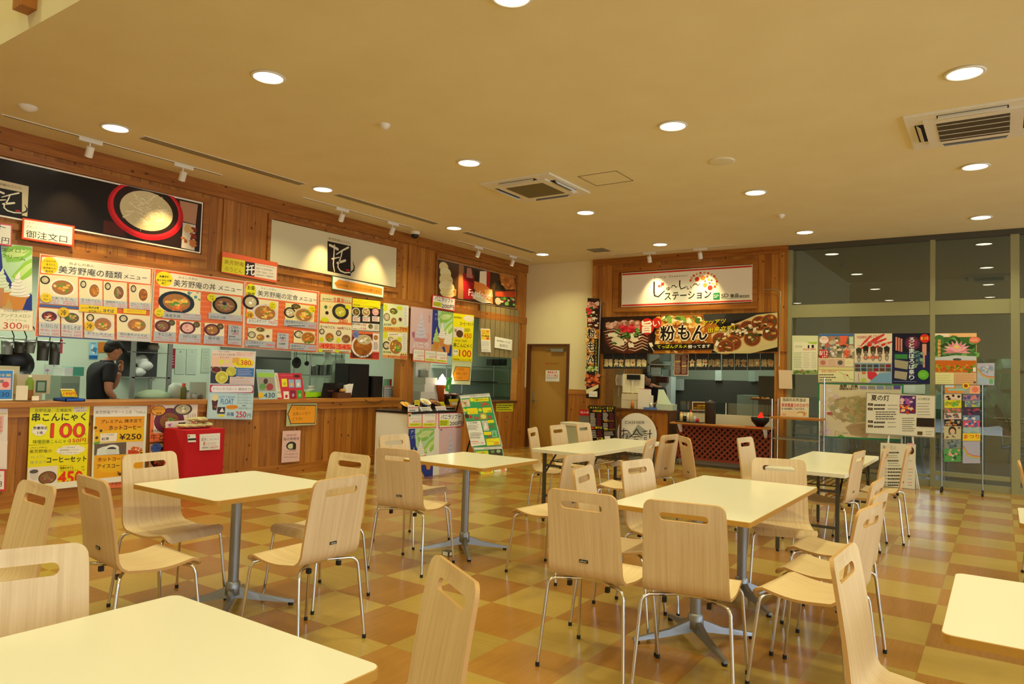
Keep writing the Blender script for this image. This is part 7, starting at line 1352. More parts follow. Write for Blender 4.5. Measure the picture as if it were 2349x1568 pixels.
s.vtext('吉野路散歩', 1546, 1062, 1546, 1230, 30, 'f0b060', 2).rr(1865, 1330, 1892, 1372, 'f0ece4', .1).rect(1510, 1382, 1684, 1490, 'ece4a0').rect(1688, 1382, 1895, 1490, 'e0b080').lines(1700, 1395, 1885, 1480, 5, 'c88860', .25).lines(1520, 1395, 1670, 1480, 5, 'b8b880', .25).rect(1870, 1462, 1892, 1480, '4c4c40').ell(1882, 1070, 54, 30, 'e87858', star=0).lines(1845, 1055, 1920, 1085, 2, 'f0c0a8').done()
s = Sheet('event_poster', 'small pale blue rainbow leaflet right of the lotus poster', 'poster', GL, CN, [(1905, 1290), (2070, 1288), (2066, 1498), (1902, 1495)], 'b8bcd0', 'glossy_print')
s.scatter(1930, 1320, 2050, 1380, 14, ['8c98c0', 'c8c8dc', '98a8a8'], 26)
for k, c in enumerate(('c86868', 'd8b058', 'a8b878')): s.stroke([(1912, 1340+k*9), (1950, 1390+k*9), (2000, 1415+k*8), (2066, 1420+k*8)], 8, c)
s.text('レインボー', 1925, 1318, 2045, 1315, 16, 'd87878').rect(2018, 1440, 2055, 1485, '70b080').rect(1910, 1430, 2000, 1490, 'a8bcd0').done()
s = Sheet('paper_notice', 'pair of blank pale sheets on the glass behind the boards', 'notice', GL, CO, [(1178, 572), (1378, 570), (1375, 655), (1176, 650)], 'b8ccc0'); s.rect(1180, 574, 1285, 640, 'ccdad8').done()
# map board (green frame) standing behind
t = thing('map_board', 'large green framed district map board standing before the glass wall', 'board', (0, 0, 0))
s = Sheet('map_face', '', '', PL((0, 11.55, 0), (1, 0, 0), (0, 0, 1)), CO, [(388, 555), (1175, 572), (1168, 1095), (382, 1050)], '2c8454', 'glossy_print', parent=t, th=.025)
s.poly([(402, 565), (1160, 582), (1152, 1072), (396, 1042)], 'd8ccac').poly([(500, 720), (640, 690), (760, 670), (860, 740), (870, 900), (720, 930), (560, 880), (495, 800)], 'b0a47c').scatter(500, 700, 850, 900, 60, ['a89c74', 'b8a87c', '9ca078', 'a88c6c', 'c4b48c'], 44).scatter(420, 620, 600, 1020, 14, ['d8c4b4', 'dcd4c8', 'd0b8b8'], 40)
s.poly([(640, 960), (700, 930), (840, 925), (870, 1000), (840, 1060), (690, 1030)], 'b09878').poly([(410, 980), (480, 960), (520, 1020), (460, 1035)], 'dcc4cc').poly([(560, 1050), (600, 1030), (640, 1055)], '58a038').text('吉野・大峯', 590, 595, 755, 598, 26, '5c4c38', 3).text('吉野路まほろばマップ', 585, 618, 758, 620, 22, '5c4c38', 2)
for k, c in enumerate(('8c88a8', '8c8c88', '7890b0', '8c9c98', '5c4898')): s.rect(772+k*78, 580, 838+k*78, 612, c)
for k in range(26): x, y = s.rnd.uniform(440, 1100), s.rnd.uniform(640, 1010); s.stroke([(x, y), (x+s.rnd.uniform(-60, 60), y+s.rnd.uniform(-40, 40)), (x+s.rnd.uniform(-90, 90), y+s.rnd.uniform(-60, 60))], 3, s.rnd.choice(['98886c', 'b0706c', '7c8c7c'])); s.L -= .9
s.ell(495, 835, 26, 14, 'b85858').done()
for (px, q) in ((1880, 1010), (2068, 1012)):
    a = aty(px, q, 11.56); MB().tube([(a.x+.05, 11.57, a.z+.2), (a.x+.02, 11.5, .012)], .012, 'grey_metal', 8).build('board_leg', t)
# whiteboard on easel
t = thing('whiteboard', 'white board with handwritten summer lights notice overlapping the map board', 'board', (0, 0, 0))
s = Sheet('board_face', '', '', PL((0, 11.38, 0), (1, 0, 0), (0, 0, 1)), CO, [(832, 640), (1475, 668), (1470, 1062), (822, 1022)], '9c9888', 'glossy_print', parent=t, th=.015)
s.poly([(840, 648), (1466, 676), (1460, 1052), (830, 1014)], 'e4e0cc').text('夏の灯', 878, 715, 1045, 720, 52, '2c2c2c', 1)
for (y, x) in ((740, 848), (782, 846), (898, 848), (940, 848)): s.rect(x, y, x+46, y+24, '3c2c24').lines(x+8, y+6, x+40, y+18, 1, 'c8a878')
for (y, n) in ((745, 1), (780, 1), (905, 1), (945, 1)): s.lines(905, y, 1010, y+26, n, '3c3c3c', .6); s.lines(1030, y+4, 1125, y+24, n, '7c7c78', .3)
s.lines(920, 812, 1135, 895, 4, '34343c', .4).poly([(1145, 668), (1292, 672), (1288, 838), (1142, 832)], '4c3070').scatter(1150, 680, 1285, 740, 16, ['7c3c8c', '3c2c68', 'a858a0', 'e8c0c8'], 24).scatter(1150, 755, 1285, 828, 26, ['c83828', 'e86830', '8c1c24', 'f0c898'], 20).text('なら燈花会', 1308, 712, 1420, 714, 24, '6c6c64').lines(1302, 730, 1440, 860, 5, '6c6c64', .2).lines(1165, 870, 1288, 1005, 7, '4c4c4c', .3).poly([(1298, 875), (1462, 880), (1460, 962), (1296, 955)], '2c2420').poly([(1305, 1000), (1352, 1002), (1350, 1035), (1304, 1032)], '5c4c20').lines(1380, 990, 1450, 1040, 2, 'a8b098', .3).rect(1296, 862, 1460, 868, 'e0b8a0').done()
a, b_ = aty(1995, 998, 11.39), aty(2140, 1002, 11.39)
for x, d in ((a.x+.25, -.06), (b_.x-.25, .06)): MB().tube([(x, 11.4, a.z+.1), (x+d, 11.36, .01)], .012, 'white_plastic', 8).build('easel_leg', t)
MB().tube([((a.x+b_.x)/2, 11.42, a.z+.3), ((a.x+b_.x)/2, 11.66, .012)], .012, 'white_plastic', 8).build('easel_leg', t)
# small handwritten board on the floor
t = thing('handwritten_board', 'tall white handwritten board standing on the floor before the glass wall', 'board', (0, 0, 0))
s = Sheet('board_face', '', '', PL((0, 11.28, 0), (1, 0, 0), (0, 0, 1)), CO, [(965, 1105), (1290, 1122), (1280, 1532), (955, 1500)], 'e4ddc4', 'glossy_print', parent=t, th=.015)
s.ell(1248, 1178, 26, 34, '3c2418').ell(1245, 1172, 14, 18, '9c6c40').text('龍', 985, 1160, 1010, 1160, 30, '5c5c5c').text('花火', 1050, 1165, 1110, 1168, 36, 'a8a8a0')
for k, y in enumerate((1190, 1265, 1340, 1370, 1402, 1432, 1465, 1490)): s.text('7/29 8/2 8/5 8/12 8/16 8/19 8/26 8/27'.split()[k], 985, y+12, 1020, y+13, 18, '4c4c4c'); s.lines(1030, y-6, 1160, y+18, 1, '4c4c44', .6); s.lines(1215, y, 1262, y+14, 1, ('d86868', '8098b8')[k % 2], .4)
s.lines(1035, 1215, 1140, 1250, 2, '88887c', .3).lines(1035, 1285, 1150, 1325, 2, '6c8888', .3).rect(1210, 1108, 1280, 1130, 'e8b0c0').done()
a = aty(2022, 1100, 11.29); b_ = aty(2100, 1110, 11.29)
for x in (a.x+.04, b_.x-.02): MB().tube([(x, 11.29, .42), (x+.06, 11.33, .01)], .009, 'white_plastic', 8).build('prop_leg', t)
# brochure rack
t = thing('brochure_rack', 'wheeled brochure rack with two columns of colourful leaflets', 'rack', (0, 0, 0)); RY = 11.36; KP = lambda x, y: (2040+x/3.919, 740+y/3.919)
for (x0, x1) in ((478, 470), (832, 838)):
    a, b_ = aty(*KP(x0, 560), RY), aty(*KP(x1, 1470), RY); MB().tube([(b_.x, RY, a.z), (b_.x, RY, .07)], .009, 'steel', 8).build('rack_post', t)
    MB().tube([(b_.x, RY-.1, .05), (b_.x, RY+.12, .05)], .01, 'rubber', 8).build('rack_foot', t)
    for dy in (-.1, .12): MB().tube([(b_.x-.012, RY+dy, .026), (b_.x+.012, RY+dy, .026)], .026, 'rubber', 12).build('caster', t)
a, b_ = aty(*KP(478, 600), RY), aty(*KP(832, 1250), RY); m = MB()
for k in range(8): z = b_.z+(a.z-b_.z)*k/7; m.box(a.x, b_.x, RY-.004, RY+.004, z-.004, z+.004, 'steel')
m.build('rack_bar', t); LP = PL((0, RY-.03, 0), (1, 0, 0), (0, 0, 1))
s = Sheet('header_card', '', '', LP, CP, [(497, 560), (815, 562), (815, 640), (500, 636)], 'a8a898', parent=t); s.poly([(497, 560), (590, 560), (600, 600), (690, 600), (660, 632), (505, 630)], 'e88c38').poly([(500, 560), (585, 562), (580, 582), (500, 580)], 'c0dce0').poly([(530, 590), (685, 592), (680, 612), (530, 612)], '98c8b8').rect(722, 562, 815, 638, 'f0b090').ell(772, 600, 30, 26, 'e88068').ell(688, 566, 34, 28, 'f0d020', star=10).ell(688, 566, 18, 16, 'a04c18').done()
lf = [('cream brochure with dark band, top left of the rack', 494, 642, 648, 692, 'e8d8c0', ['3c2418', 'e8c8b8']), ('yellow brochure in the left column of the rack', 496, 694, 648, 765, 'e0d838', ['a8a828', '70b050']), ('pink flower brochure in the left column of the rack', 496, 768, 646, 806, 'a87868', ['d87888', '5c7c3c']), ('white brochure with a grey roof in the left column', 494, 810, 648, 866, 'd8ccc8', ['6c6464', 'b05858']), ('black brochure with round crests in the left column', 494, 868, 646, 926, '2c2430', ['a8a890', 'c87838']), ('portrait brochure in the left column of the rack', 492, 930, 645, 1045, 'c8c098', ['5c4838', 'e0c8a8', '6c7078']), ('grey green nature brochure in the left column of the rack', 493, 1048, 643, 1130, '8c9088', ['48584c', '587890']), ('green and pink brochure at the bottom of the left column', 493, 1132, 642, 1248, '58a058', ['3c5c48', 'e8a090', 'c8c8b0']),
      ('violet brochure at the top of the right column', 662, 645, 815, 702, '8c80a8', ['585090', 'd08888']), ('yellow and blue brochure in the right column', 680, 704, 815, 756, 'b8c850', ['60a0c0', '7878a8']), ('dark violet brochure in the right column', 662, 758, 815, 830, '44385c', ['a04858', '282440']), ('blue and white brochure in the right column', 662, 832, 815, 878, '7890b8', ['d8d8e0', '4c5c80']), ('red and blue brochure in the right column', 662, 880, 815, 935, 'd05878', ['3c68b0', 'e8b8b8']), ('plain pale blue brochure in the right column', 662, 938, 815, 990, '98b4bc', ['a8c0c4']), ('yellow and red brochure in the right column', 660, 993, 818, 1060, 'f0d038', ['d84828']), ('rainbow brochure at the bottom of the right column', 660, 1064, 816, 1262, 'b0b0c8', ['c8a0a0', 'c8d0a0', '8c98b8'])]
for k, (l, x0, y0, x1, y1, c, pal) in enumerate(lf):
    s = Sheet('brochure', l, 'brochure', LP, CP, [(x0, y0), (x1, y0), (x1, y1), (x0, y1)], c, 'glossy_print', 'leaflets in the brochure rack', th=.02)
    if k == 15:
        for j, cc in enumerate(('c86868', 'd8b058', 'a8b878')): s.stroke([(668, 1110+j*12), (700, 1170+j*10), (750, 1195+j*8), (812, 1200+j*8)], 10, cc)
    elif k == 14: s.text('まつり', 670, 1040, 808, 1038, 34, 'd83828', 1)
    else: s.scatter(x0+12, y0+8, x1-12, y1-8, 14, pal, 18)
    if y1-y0 > 100 and k == 5: s.ell(568, 965, 34, 34, '3c2c24').ell(568, 975, 24, 24, 'd8b898')
    s.done()
# ================================================================ displays in front of the counters
def card(pl, crop, quad, label, c, items, name='price_card', th=.004):
    s = Sheet(name, label, 'card', pl, crop, quad, c, 'glossy_print', th=th)
    for it in items: getattr(s, it[0])(*it[1:])
    return s.done()
t = thing('ice_cream_freezer', 'white cabinet with ice cream posters and food samples on its black top', 'freezer', (-6.75, 7.57, 0))
MB().rslab(-.33, .33, -.47, .47, .0, .85, .015, 'white_plastic', 'white_plastic').build('cabinet_body', t); MB().rslab(-.34, .345, -.48, .48, .85, .88, .012, 'black_board', 'black_board').build('cabinet_top', t)
FZ = PL((-6.416, 0, 0), (0, 1, 0), (0, 0, 1))
s = Sheet('price_sign', 'two melon soft ice price cards on the front of the white cabinet', 'sign', FZ, CI, [(310, 650), (682, 645), (672, 850), (312, 848)], 'e87848', 'glossy_print')
for x, p in ((320, '250円'), (500, '300円')): s.poly([(x, 662), (x+168, 660), (x+165, 828), (x, 832)], 'f0ecdc').text('アンデスメロン', x+35, 698, x+160, 698, 28, '38684c').text(p, x+50, 780, x+150, 780, 32, RED).poly([(x+8, 785), (x+160, 782), (x+160, 822), (x+6, 826)], 'dce028').text('ご注文は左奥レジ', x+16, 815, x+150, 812, 20, K)
s.ell(335, 685, 14, 18, '38883c').text('&バニラ ミックス', 335, 735, 470, 733, 18, '5c4c44').done()
s = Sheet('price_sign', 'vanilla soft 200 yen sign with red border on the white cabinet', 'sign', FZ, CI, [(705, 650), (1030, 645), (1022, 830), (708, 852)], 'd83848', 'glossy_print')
s.poly([(714, 660), (1020, 656), (1012, 820), (716, 840)], 'f2ece0').text('バニラソフト', 738, 735, 985, 725, 58, K, 1).text('200円', 848, 820, 1005, 812, 56, K, 1).poly([(718, 745), (838, 740), (838, 818), (720, 826)], 'd0dc28').lines(725, 752, 830, 810, 3, '687020').done()
s = Sheet('soft_cream_poster', 'blue and green melon poster on the front of the white cabinet', 'poster', FZ, CI, [(322, 860), (652, 850), (630, 1480), (300, 1520)], '2c3c90', 'glossy_print')
melon(s, lambda u, v: (322+u*328-v*20, 860+v*640-u*20)); s.text('アンデスメロン', 345, 920, 640, 900, 44, 'e8f0e0').text('ソフトクリーム', 350, 985, 590, 968, 44, 'e8f0e0'); s.cone(385, 1270, 190, 80, 'b8d880', '88b058'); s.cone(470, 1200, 230, 110); s.cone(570, 1270, 200, 90); s.done()
s = Sheet('soft_cream_poster', 'pale pink vanilla soft ice poster on the front of the white cabinet', 'poster', FZ, CI, [(718, 850), (1002, 845), (985, 1450), (718, 1482)], 'd8b8bc', 'glossy_print')
s.cone(862, 1290, 430, 130, 'ccc4d4', '988cb0', None).poly([(770, 1290), (950, 1280), (930, 1340), (800, 1345)], 'd88ca0').text('バニラ', 780, 1420, 930, 1400, 60, 'f4e8ee', 1).text('フリー', 840, 1460, 930, 1450, 34, 'c06c90').rect(730, 862, 750, 880, '9c5c80').done()
def sample(px, py, x, r, label, bowl, pal, tilt=.7, h=.045):
    p = at(px, py, x); t = thing('food_sample', label, 'food sample', p, group='plastic food samples')
    a = R(-40)*tilt; M = Matrix.Rotation(-a, 4, 'Y')
    def tr(mb): mb.v = [tuple(M @ Vector(v)) for v in mb.v]; return mb
    tr(MB().lathe([(0, 0), (r*.5, 0), (r, h), (r*.94, h), (r*.5, .008), (0, .008)], 'painted', n=22, c=bowl)).build('bowl', t)
    m = MB(); rn = random.Random(int(px))
    m.lathe([(r*.88, h*.75), (r*.5, h*.95), (0, h)], 'painted', n=16, c=pal[0])
    for k in range(9):
        a_, d = rn.uniform(0, 6.28), rn.uniform(0, r*.55); bm = bmesh.new(); bmesh.ops.create_icosphere(bm, subdivisions=1, radius=r*rn.uniform(.16, .3))
        m.add([(v.co.x*1.4+d*math.cos(a_), v.co.y+d*math.sin(a_), v.co.z*.7+h*1.05) for v in bm.verts], [tuple(v.index for v in f.verts) for f in bm.faces], 'painted', rn.choice(pal), True); bm.free()
    tr(m).build('filling', t); MB().box(-.03, .03, -.03, .03, -max(p.z-.885, .01), .004, 'black_board').build('stand', t)
I = lambda x, y: (880+x/5.6, 830+y/5.6)
sample(*I(275, 575), -6.6, .1, 'tempura in a black bowl at the left of the white cabinet top', '1c1815', ['e8a838', 'd88828', 'f0c050'])
sample(*I(525, 540), -6.62, .085, 'white cup of pale noodles tilted on the cabinet top', 'ece8dc', ['e0cc90', 'ecdcac', 'd0b878']); sample(*I(645, 545), -6.66, .09, 'dark red bowl of noodles tilted beside the white cup', '5c2824', ['a87850', 'c09468', '8c5c3c'])
card(PL((-6.45, 0, 0), (0, 1, 0), (0, 0, 1)), CI, [(312, 552), (448, 550), (446, 636), (314, 640)], 'white card with red print in front of the black bowl', 'f0ece0', [('text', '明日香 550円', 322, 600, 440, 598, 26, RED, 1), ('lines', 330, 608, 435, 630, 1, K)])
card(PL((-6.45, 0, 0), (0, 1, 0), (0, 0, 1)), CI, [(398, 490), (462, 488), (462, 565), (400, 568)], 'small yellow card behind the first white card', 'ecd830', [('lines', 405, 500, 455, 540, 3, '6c5c20')])
card(PL((-6.45, 0, 0), (0, 1, 0), (0, 0, 1)), CI, [(455, 578), (600, 576), (636, 640), (490, 642)], 'white card in front of the white cup', 'f0ecd8', [('text', '桜寿司セット', 490, 612, 590, 610, 22, '4c443c'), ('lines', 505, 618, 610, 634, 1, K)])
card(PL((-6.45, 0, 0), (0, 1, 0), (0, 0, 1)), CI, [(660, 568), (790, 565), (815, 632), (688, 640)], 'white card with red print in front of the dark red bowl', 'f0ece4', [('text', 'ひれかつ丼', 675, 608, 788, 604, 26, RED), ('lines', 700, 612, 800, 630, 1, K)])
card(PL((-6.5, 0, 0), (0, 1, 0), (0, 0, 1)), CI, [(718, 512), (770, 510), (800, 575), (750, 578)], 'small yellow card behind the white cards on the cabinet', 'e8dc28', [('lines', 735, 525, 780, 565, 3, '6c5c20')])
card(PL((-6.7, 0, 0), (0, 1, 0), (0, 0, 1)), CI, [(832, 478), (1010, 470), (1048, 556), (868, 566)], 'yellow and red price card left of the green menu stand', 'e8dc28', [('poly', [(858, 512), (1030, 505), (1045, 552), (870, 562)], 'd84030'), ('poly', [(865, 515), (945, 512), (950, 550), (875, 555)], 'f0e8e0'), ('text', '100円', 955, 550, 1035, 545, 32, 'f0a040', 1)])
m = MB().box(-7.3, -6.85, 8.1, 8.5, 0, .86, 'grille').box(-7.32, -6.83, 8.08, 8.52, .86, .89, 'black_board'); 
t = thing('display_stand', 'dark topped olive stand between the white cabinet and the green menu stand', 'stand', (0, 0, 0)); MB().box(-7.3, -6.85, 8.1, 8.5, 0, .86, 'grille').build('stand_body', t); MB().box(-7.32, -6.83, 8.08, 8.52, .86, .89, 'black_board').build('stand_top', t)
# glowing soft ice lamp
p = at(*I(745, 480), -7.95); mat('lamp_glow', 'fff4ea', .5, emit='ffe8d0', es=7)
t = thing('soft_cream_lamp', 'glowing white soft ice shaped lamp on an orange cone', 'lamp', (p.x, p.y, .91)); hz = at(*I(745, 300), -7.95).z-.91; ht = at(*I(755, 158), -7.95).z-.91
MB().lathe([(0, 0), (.05, 0), (.115, hz), (.12, hz+.01), (0, hz+.01)], 'painted', n=24, c='c86428').build('cone', t); m = MB(); q = []
for k in range(40): f = k/39; q.append((.115*(1-f)**.8*(1+.09*math.sin(f*22)), hz+.01+(ht-hz)*f))
m.lathe(q, 'lamp_glow', n=24); m.build('swirl_shade', t); lamp('bulb', 'POINT', (.25, 0, hz+.1), 4, (1, .9, .75), t, size=.05)
MB().box(.095, .1, -.06, .06, hz*.5, hz*.8, 'painted', 'e8d0c0').build('name_label', t)
sample(*I(815, 455), -7.5, .07, 'brown pot sample with a green sachet on the dark top', '3c2018', ['4c2c1c', '6c4028'], 0); sample(*I(905, 450), -7.45, .08, 'dark bowl sample holding a pink sweet on the dark top', '2c1c18', ['e0a088', 'c88068'], 0)
s = Sheet('sachet', 'tall green sachet with white marks standing in the brown pot', 'packet', PL((-7.48, 0, 0), (0, 1, 0), (0, 0, 1)), CI, [(820, 190), (885, 200), (850, 385), (795, 370)], '48a848', 'glossy_print', th=.01); s.scatter(820, 210, 865, 350, 12, ['e0f0d8', '2c7c34'], 10).done()
# second kitchen
KB = PL((-9.59, 0, 0), (0, 1, 0), (0, 0, 1)); H = lambda x, y: (860+x/6.031, 660+y/6.031)
t = thing('kitchen_shelf', 'grey steel shelf unit in the room behind the second opening', 'shelf', (0, 0, 0))
for y0, y1 in ((1075, 1110), (1310, 1330), (1520, 1535)): rb(H(985, y0), H(1905, y1), -9.2, .36, 'grey_metal').build('shelf_board', t)
for x in (1010, 1225, 1665, 1870): a = at(*H(x, 1080), -9.2); MB().tube([(-9.23, a.y, 0), (-9.23, a.y, a.z)], .017, 'steel', 8).build('shelf_post', t)
for k, x in enumerate((1620, 1705, 1790)): one(rb(H(x, 985), H(x+35, 1075), -9.25, .15, 'dark_metal'), 'hook_box', 'dark upright box on the shelf top, %s of three' % ('left', 'middle', 'right')[k], 'box', 'boxes on the kitchen shelf')
one(rb(H(1470, 1296), H(1695, 1310), -9.15, .3, 'cart_dark'), 'oven_tray', 'dark flat tray on the middle shelf of the unit', 'tray')
t = thing('soft_cream_machine', 'white soft ice machine with a lever behind the second opening', 'machine', (0, 0, 0)); p0, p1 = at(*H(595, 1040), -8.35), at(*H(870, 1530), -8.35)
MB().box(-8.9, -8.35, p0.y-.05, p0.y+.28, .0, p0.z+.12, 'white_plastic').build('machine_body', t); MB().tube([(-8.34, p0.y+.3, 0), (-8.34, p0.y+.3, p0.z+.2)], .02, 'white_plastic', 10).build('upright', t); MB().box(-8.35, -8.3, p0.y+.02, p0.y+.22, p0.z-.3, p0.z-.12, 'grey_metal').build('nozzle_plate', t)
t = thing('label_printer', 'cream office printer stacked on a white box behind the ice lamp', 'printer', (0, 0, 0)); rb(H(700, 1240), H(860, 1330), -8.0, .28, 'painted', 'dcd8c4').build('printer_body', t); rb(H(690, 1330), H(865, 1435), -8.0, .28, 'painted', 'e4e0d0').build('drawer_unit', t); rb(H(635, 1435), H(872, 1575), -7.99, .3, 'painted', 'd0ccc0').build('stand_box', t)
# green menu stand (A-board) leaning on the floor
AV = Vector((-.37, 0, 1.1)).normalized(); AB = PL((-6.03, 0, .02), (0, 1, 0), tuple(AV)); t = thing('menu_easel', 'leaning green bordered menu stand with cakes and a red 250', 'menu board', (0, 0, 0))
s = Sheet('menu_panel', '', '', AB, CI, [(978, 425), (1360, 398), (1530, 1082), (1150, 1110)], 'b8bcac', 'glossy_print', parent=t, th=.015)
s.poly([(985, 445), (1352, 418), (1365, 440), (992, 465)], 'e8e4dc').text('美芳野庵デザート工房 TAKU', 1110, 452, 1330, 436, 18, '6c6058').poly([(1000, 470), (1362, 445), (1508, 1070), (1150, 1095)], '38a060')
s.poly([(990, 485), (1100, 475), (1112, 570), (1008, 580)], 'd8c8a8').scatter(1010, 495, 1095, 565, 10, ['98b070', 'e8dcc0', 'b87850'], 22).ell(1132, 485, 28, 26, 'e8e028', star=9).poly([(1160, 470), (1345, 455), (1350, 500), (1165, 512)], 'ece028').text('抹茶ちぎりサンデー', 1180, 502, 1340, 490, 26, '2c3c14', 1).text('244', 1250, 572, 1350, 562, 52, 'd03828', 2)
s.poly([(1065, 595), (1200, 588), (1215, 665), (1078, 672)], 'ece028').text('クラッシュゼリー', 1075, 640, 1200, 634, 20, 'd85820').text('ソフトクリーム', 1095, 665, 1210, 660, 18, '3c4c20').poly([(1265, 588), (1378, 582), (1390, 645), (1280, 652)], 'ece028').text('4種', 1330, 645, 1380, 642, 24, K).ell(1045, 620, 24, 22, 'd8e030', star=8).ell(1238, 615, 26, 22, 'd8e030')
s.poly([(1035, 680), (1220, 668), (1235, 740), (1050, 752)], '48a068').ell(1068, 695, 26, 32, '4c3028').ell(1118, 705, 18, 22, 'c83040').poly([(1225, 660), (1318, 655), (1330, 735), (1240, 742)], 'a89c50').ell(1280, 700, 34, 30, 'e8dc70').rect(1160, 705, 1220, 740, 'b05848').rect(1338, 690, 1390, 730, 'b05848')
s.poly([(1060, 768), (1240, 755), (1310, 1062), (1125, 1085)], 'ece8dc').text('5つ月の新商品', 1085, 795, 1200, 788, 22, K, 1).lines(1080, 805, 1225, 875, 7, '5c5850', .3).lines(1110, 905, 1265, 985, 7, '5c5850', .3).lines(1120, 1010, 1240, 1030, 1, 'd84838', .4).text('7月31日まで!「氷期」', 1138, 1058, 1285, 1048, 22, 'd84838')
s.poly([(1252, 755), (1330, 750), (1355, 880), (1285, 890)], 'c8c8b8').poly([(1285, 870), (1300, 765), (1335, 850)], 'ece4d8').poly([(1330, 748), (1410, 742), (1418, 780), (1338, 786)], 'e8dc28').text('170', 1350, 850, 1420, 844, 32, 'c03830', 1).poly([(1378, 880), (1445, 875), (1458, 965), (1395, 970)], '8cc0a8').poly([(1400, 955), (1415, 888), (1440, 950)], '58a850').poly([(1280, 900), (1375, 893), (1382, 935), (1290, 940)], 'e8e028').rect(1335, 945, 1380, 965, 'a85c50')
s.poly([(1308, 985), (1480, 972), (1498, 1060), (1325, 1075)], 'f0e830').text('アンデスメロン', 1325, 1030, 1410, 1025, 20, '5c4418').text('250', 1415, 1060, 1478, 1055, 34, 'd83820', 2).text('夏におすすめ', 1318, 1000, 1440, 992, 16, 'd85020').done()
s = Sheet('lower_panel', '', '', AB, CI, [(1150, 1085), (1520, 1078), (1592, 1412), (1245, 1455)], 'b0b4a0', 'glossy_print', parent=t, th=.015)
s.poly([(1160, 1098), (1512, 1088), (1520, 1112), (1166, 1124)], 'e8e4d8').text('美芳野庵デザート工房 TAKU', 1290, 1118, 1490, 1108, 14, '6c6058').poly([(1166, 1130), (1520, 1115), (1578, 1400), (1240, 1440)], '48a060').poly([(1180, 1150), (1335, 1140), (1350, 1200), (1195, 1210)], 'e8dc30').text('プレミアム抹茶ミルク', 1200, 1180, 1325, 1172, 20, K, 1).poly([(1345, 1125), (1515, 1115), (1530, 1200), (1362, 1212)], '4c3c30').ell(1400, 1150, 28, 22, '6c8c5c').ell(1475, 1145, 28, 22, '90b888').poly([(1230, 1385), (1400, 1372), (1410, 1420), (1250, 1440)], 'e8dc30').text('¥288', 1300, 1422, 1385, 1412, 26, 'd83820', 1).poly([(1408, 1362), (1575, 1350), (1582, 1395), (1420, 1412)], 'f0ece0').rect(1500, 1362, 1560, 1390, 'e88838').done()
MB().tube([(-6.42, 8.13, 1.1), (-6.75, 8.13, .01)], .012, 'black_board', 8).tube([(-6.42, 8.13, 1.1), (-6.42, 8.18, 1.1)], .012, 'black_board', 8).build('back_leg', t); MB().tube([(-6.42, 8.66, 1.1), (-6.75, 8.66, .01)], .012, 'black_board', 8).build('back_leg', t)
# red cloth display in front of the counter
t = thing('red_cloth_display', 'box draped in bright red cloth in front of the counter', 'display', (-7.52, 4.70, 0)); m = MB()
rows, cols = 10, 44; ring = []
for k in range(cols):
    f = k/cols*4; sd = int(f); g = f-sd; cs = [(.22, -.24), (.22, .24), (-.2, .24), (-.2, -.24)]; a, b_ = cs[sd], cs[(sd+1) % 4]; ring.append((a[0]+(b_[0]-a[0])*g, a[1]+(b_[1]-a[1])*g))
vs = []
for j in range(rows+1):
    z = .7-.685*j/rows; q = j/rows
    for k, (x, y) in enumerate(ring): w = 1+.035*q*math.sin(k*1.7)+.02*q*math.sin(k*3.1+1); vs.append((x*w, y*w, z+(.012*math.sin(k*2.3) if j == rows else 0)))
m.add(vs, [(j*cols+k, (j+1)*cols+k, (j+1)*cols+(k+1) % cols, j*cols+(k+1) % cols) for j in range(rows) for k in range(cols)], 'cloth_red', None, True); m.add(vs[:cols], [tuple(range(cols))], 'cloth_red'); m.build('draped_cloth', t)
MB().box(.235, .24, .02, .03, .02, .46, 'black_board').build('cloth_gap', t) if 0 else None
Fp = lambda x, y: (330+x/6.023, 900+y/6.023)
for k, (x, y, r) in enumerate(((540, 560, .07), (640, 545, .08), (740, 555, .08), (850, 548, .08), (780, 500, .08), (680, 503, .07))):
    p = at(*Fp(x, y), -7.5); p.z = .735 if k < 4 else .80; rn = random.Random(k); bm = bmesh.new(); bmesh.ops.create_icosphere(bm, subdivisions=2, radius=r)
    one(MB().add([(p.x+v.co.x*(1+.2*rn.uniform(-1, 1)), p.y+v.co.y*(1+.2*rn.uniform(-1, 1)), p.z+v.co.z*.34*(1+.3*rn.uniform(-1, 1))) for v in bm.verts], [tuple(v.index for v in f.verts) for f in bm.faces], 'glossy_print', 'c8bc88', False), 'snack_packet', 'shiny tan snack packet on the red cloth, %s' % ('leftmost in the lower layer', 'second in the lower layer', 'third in the lower layer', 'rightmost in the lower layer', 'right one on top', 'left one on top')[k], 'packet', 'packets on the red cloth'); bm.free()
RC = PL((-7.285, 0, 0), (0, 1, 0), (0, 0, 1))
s = Sheet('price_card', 'white card with red price pinned on the right of the red cloth', 'card', RC, CF, [(772, 575), (1055, 558), (1050, 785), (772, 800)], 'e8e0d4', 'glossy_print', th=.006)
s.poly([(785, 582), (1045, 566), (1040, 775), (783, 790)], 'f0eae4').text('雷用こんにゃく', 792, 668, 1035, 655, 38, '5c4c4c').text('吉野こんにゃく(だけサービス)', 800, 620, 1030, 608, 16, '9c8c88').lines(850, 680, 1020, 735, 4, 'c89890', .2).ell(832, 705, 14, 34, 'd89088').text('数量限定', 800, 775, 895, 768, 24, K).text('380円', 905, 775, 1020, 768, 30, 'c83030').done()
s = Sheet('price_card', 'small folded white and black tag on the edge of the red cloth', 'card', RC, CF, [(605, 578), (715, 575), (720, 682), (612, 686)], 'ece8dc', th=.006); s.rect(610, 635, 718, 655, '2c2c28').rect(616, 590, 632, 612, '4c5c28').done()
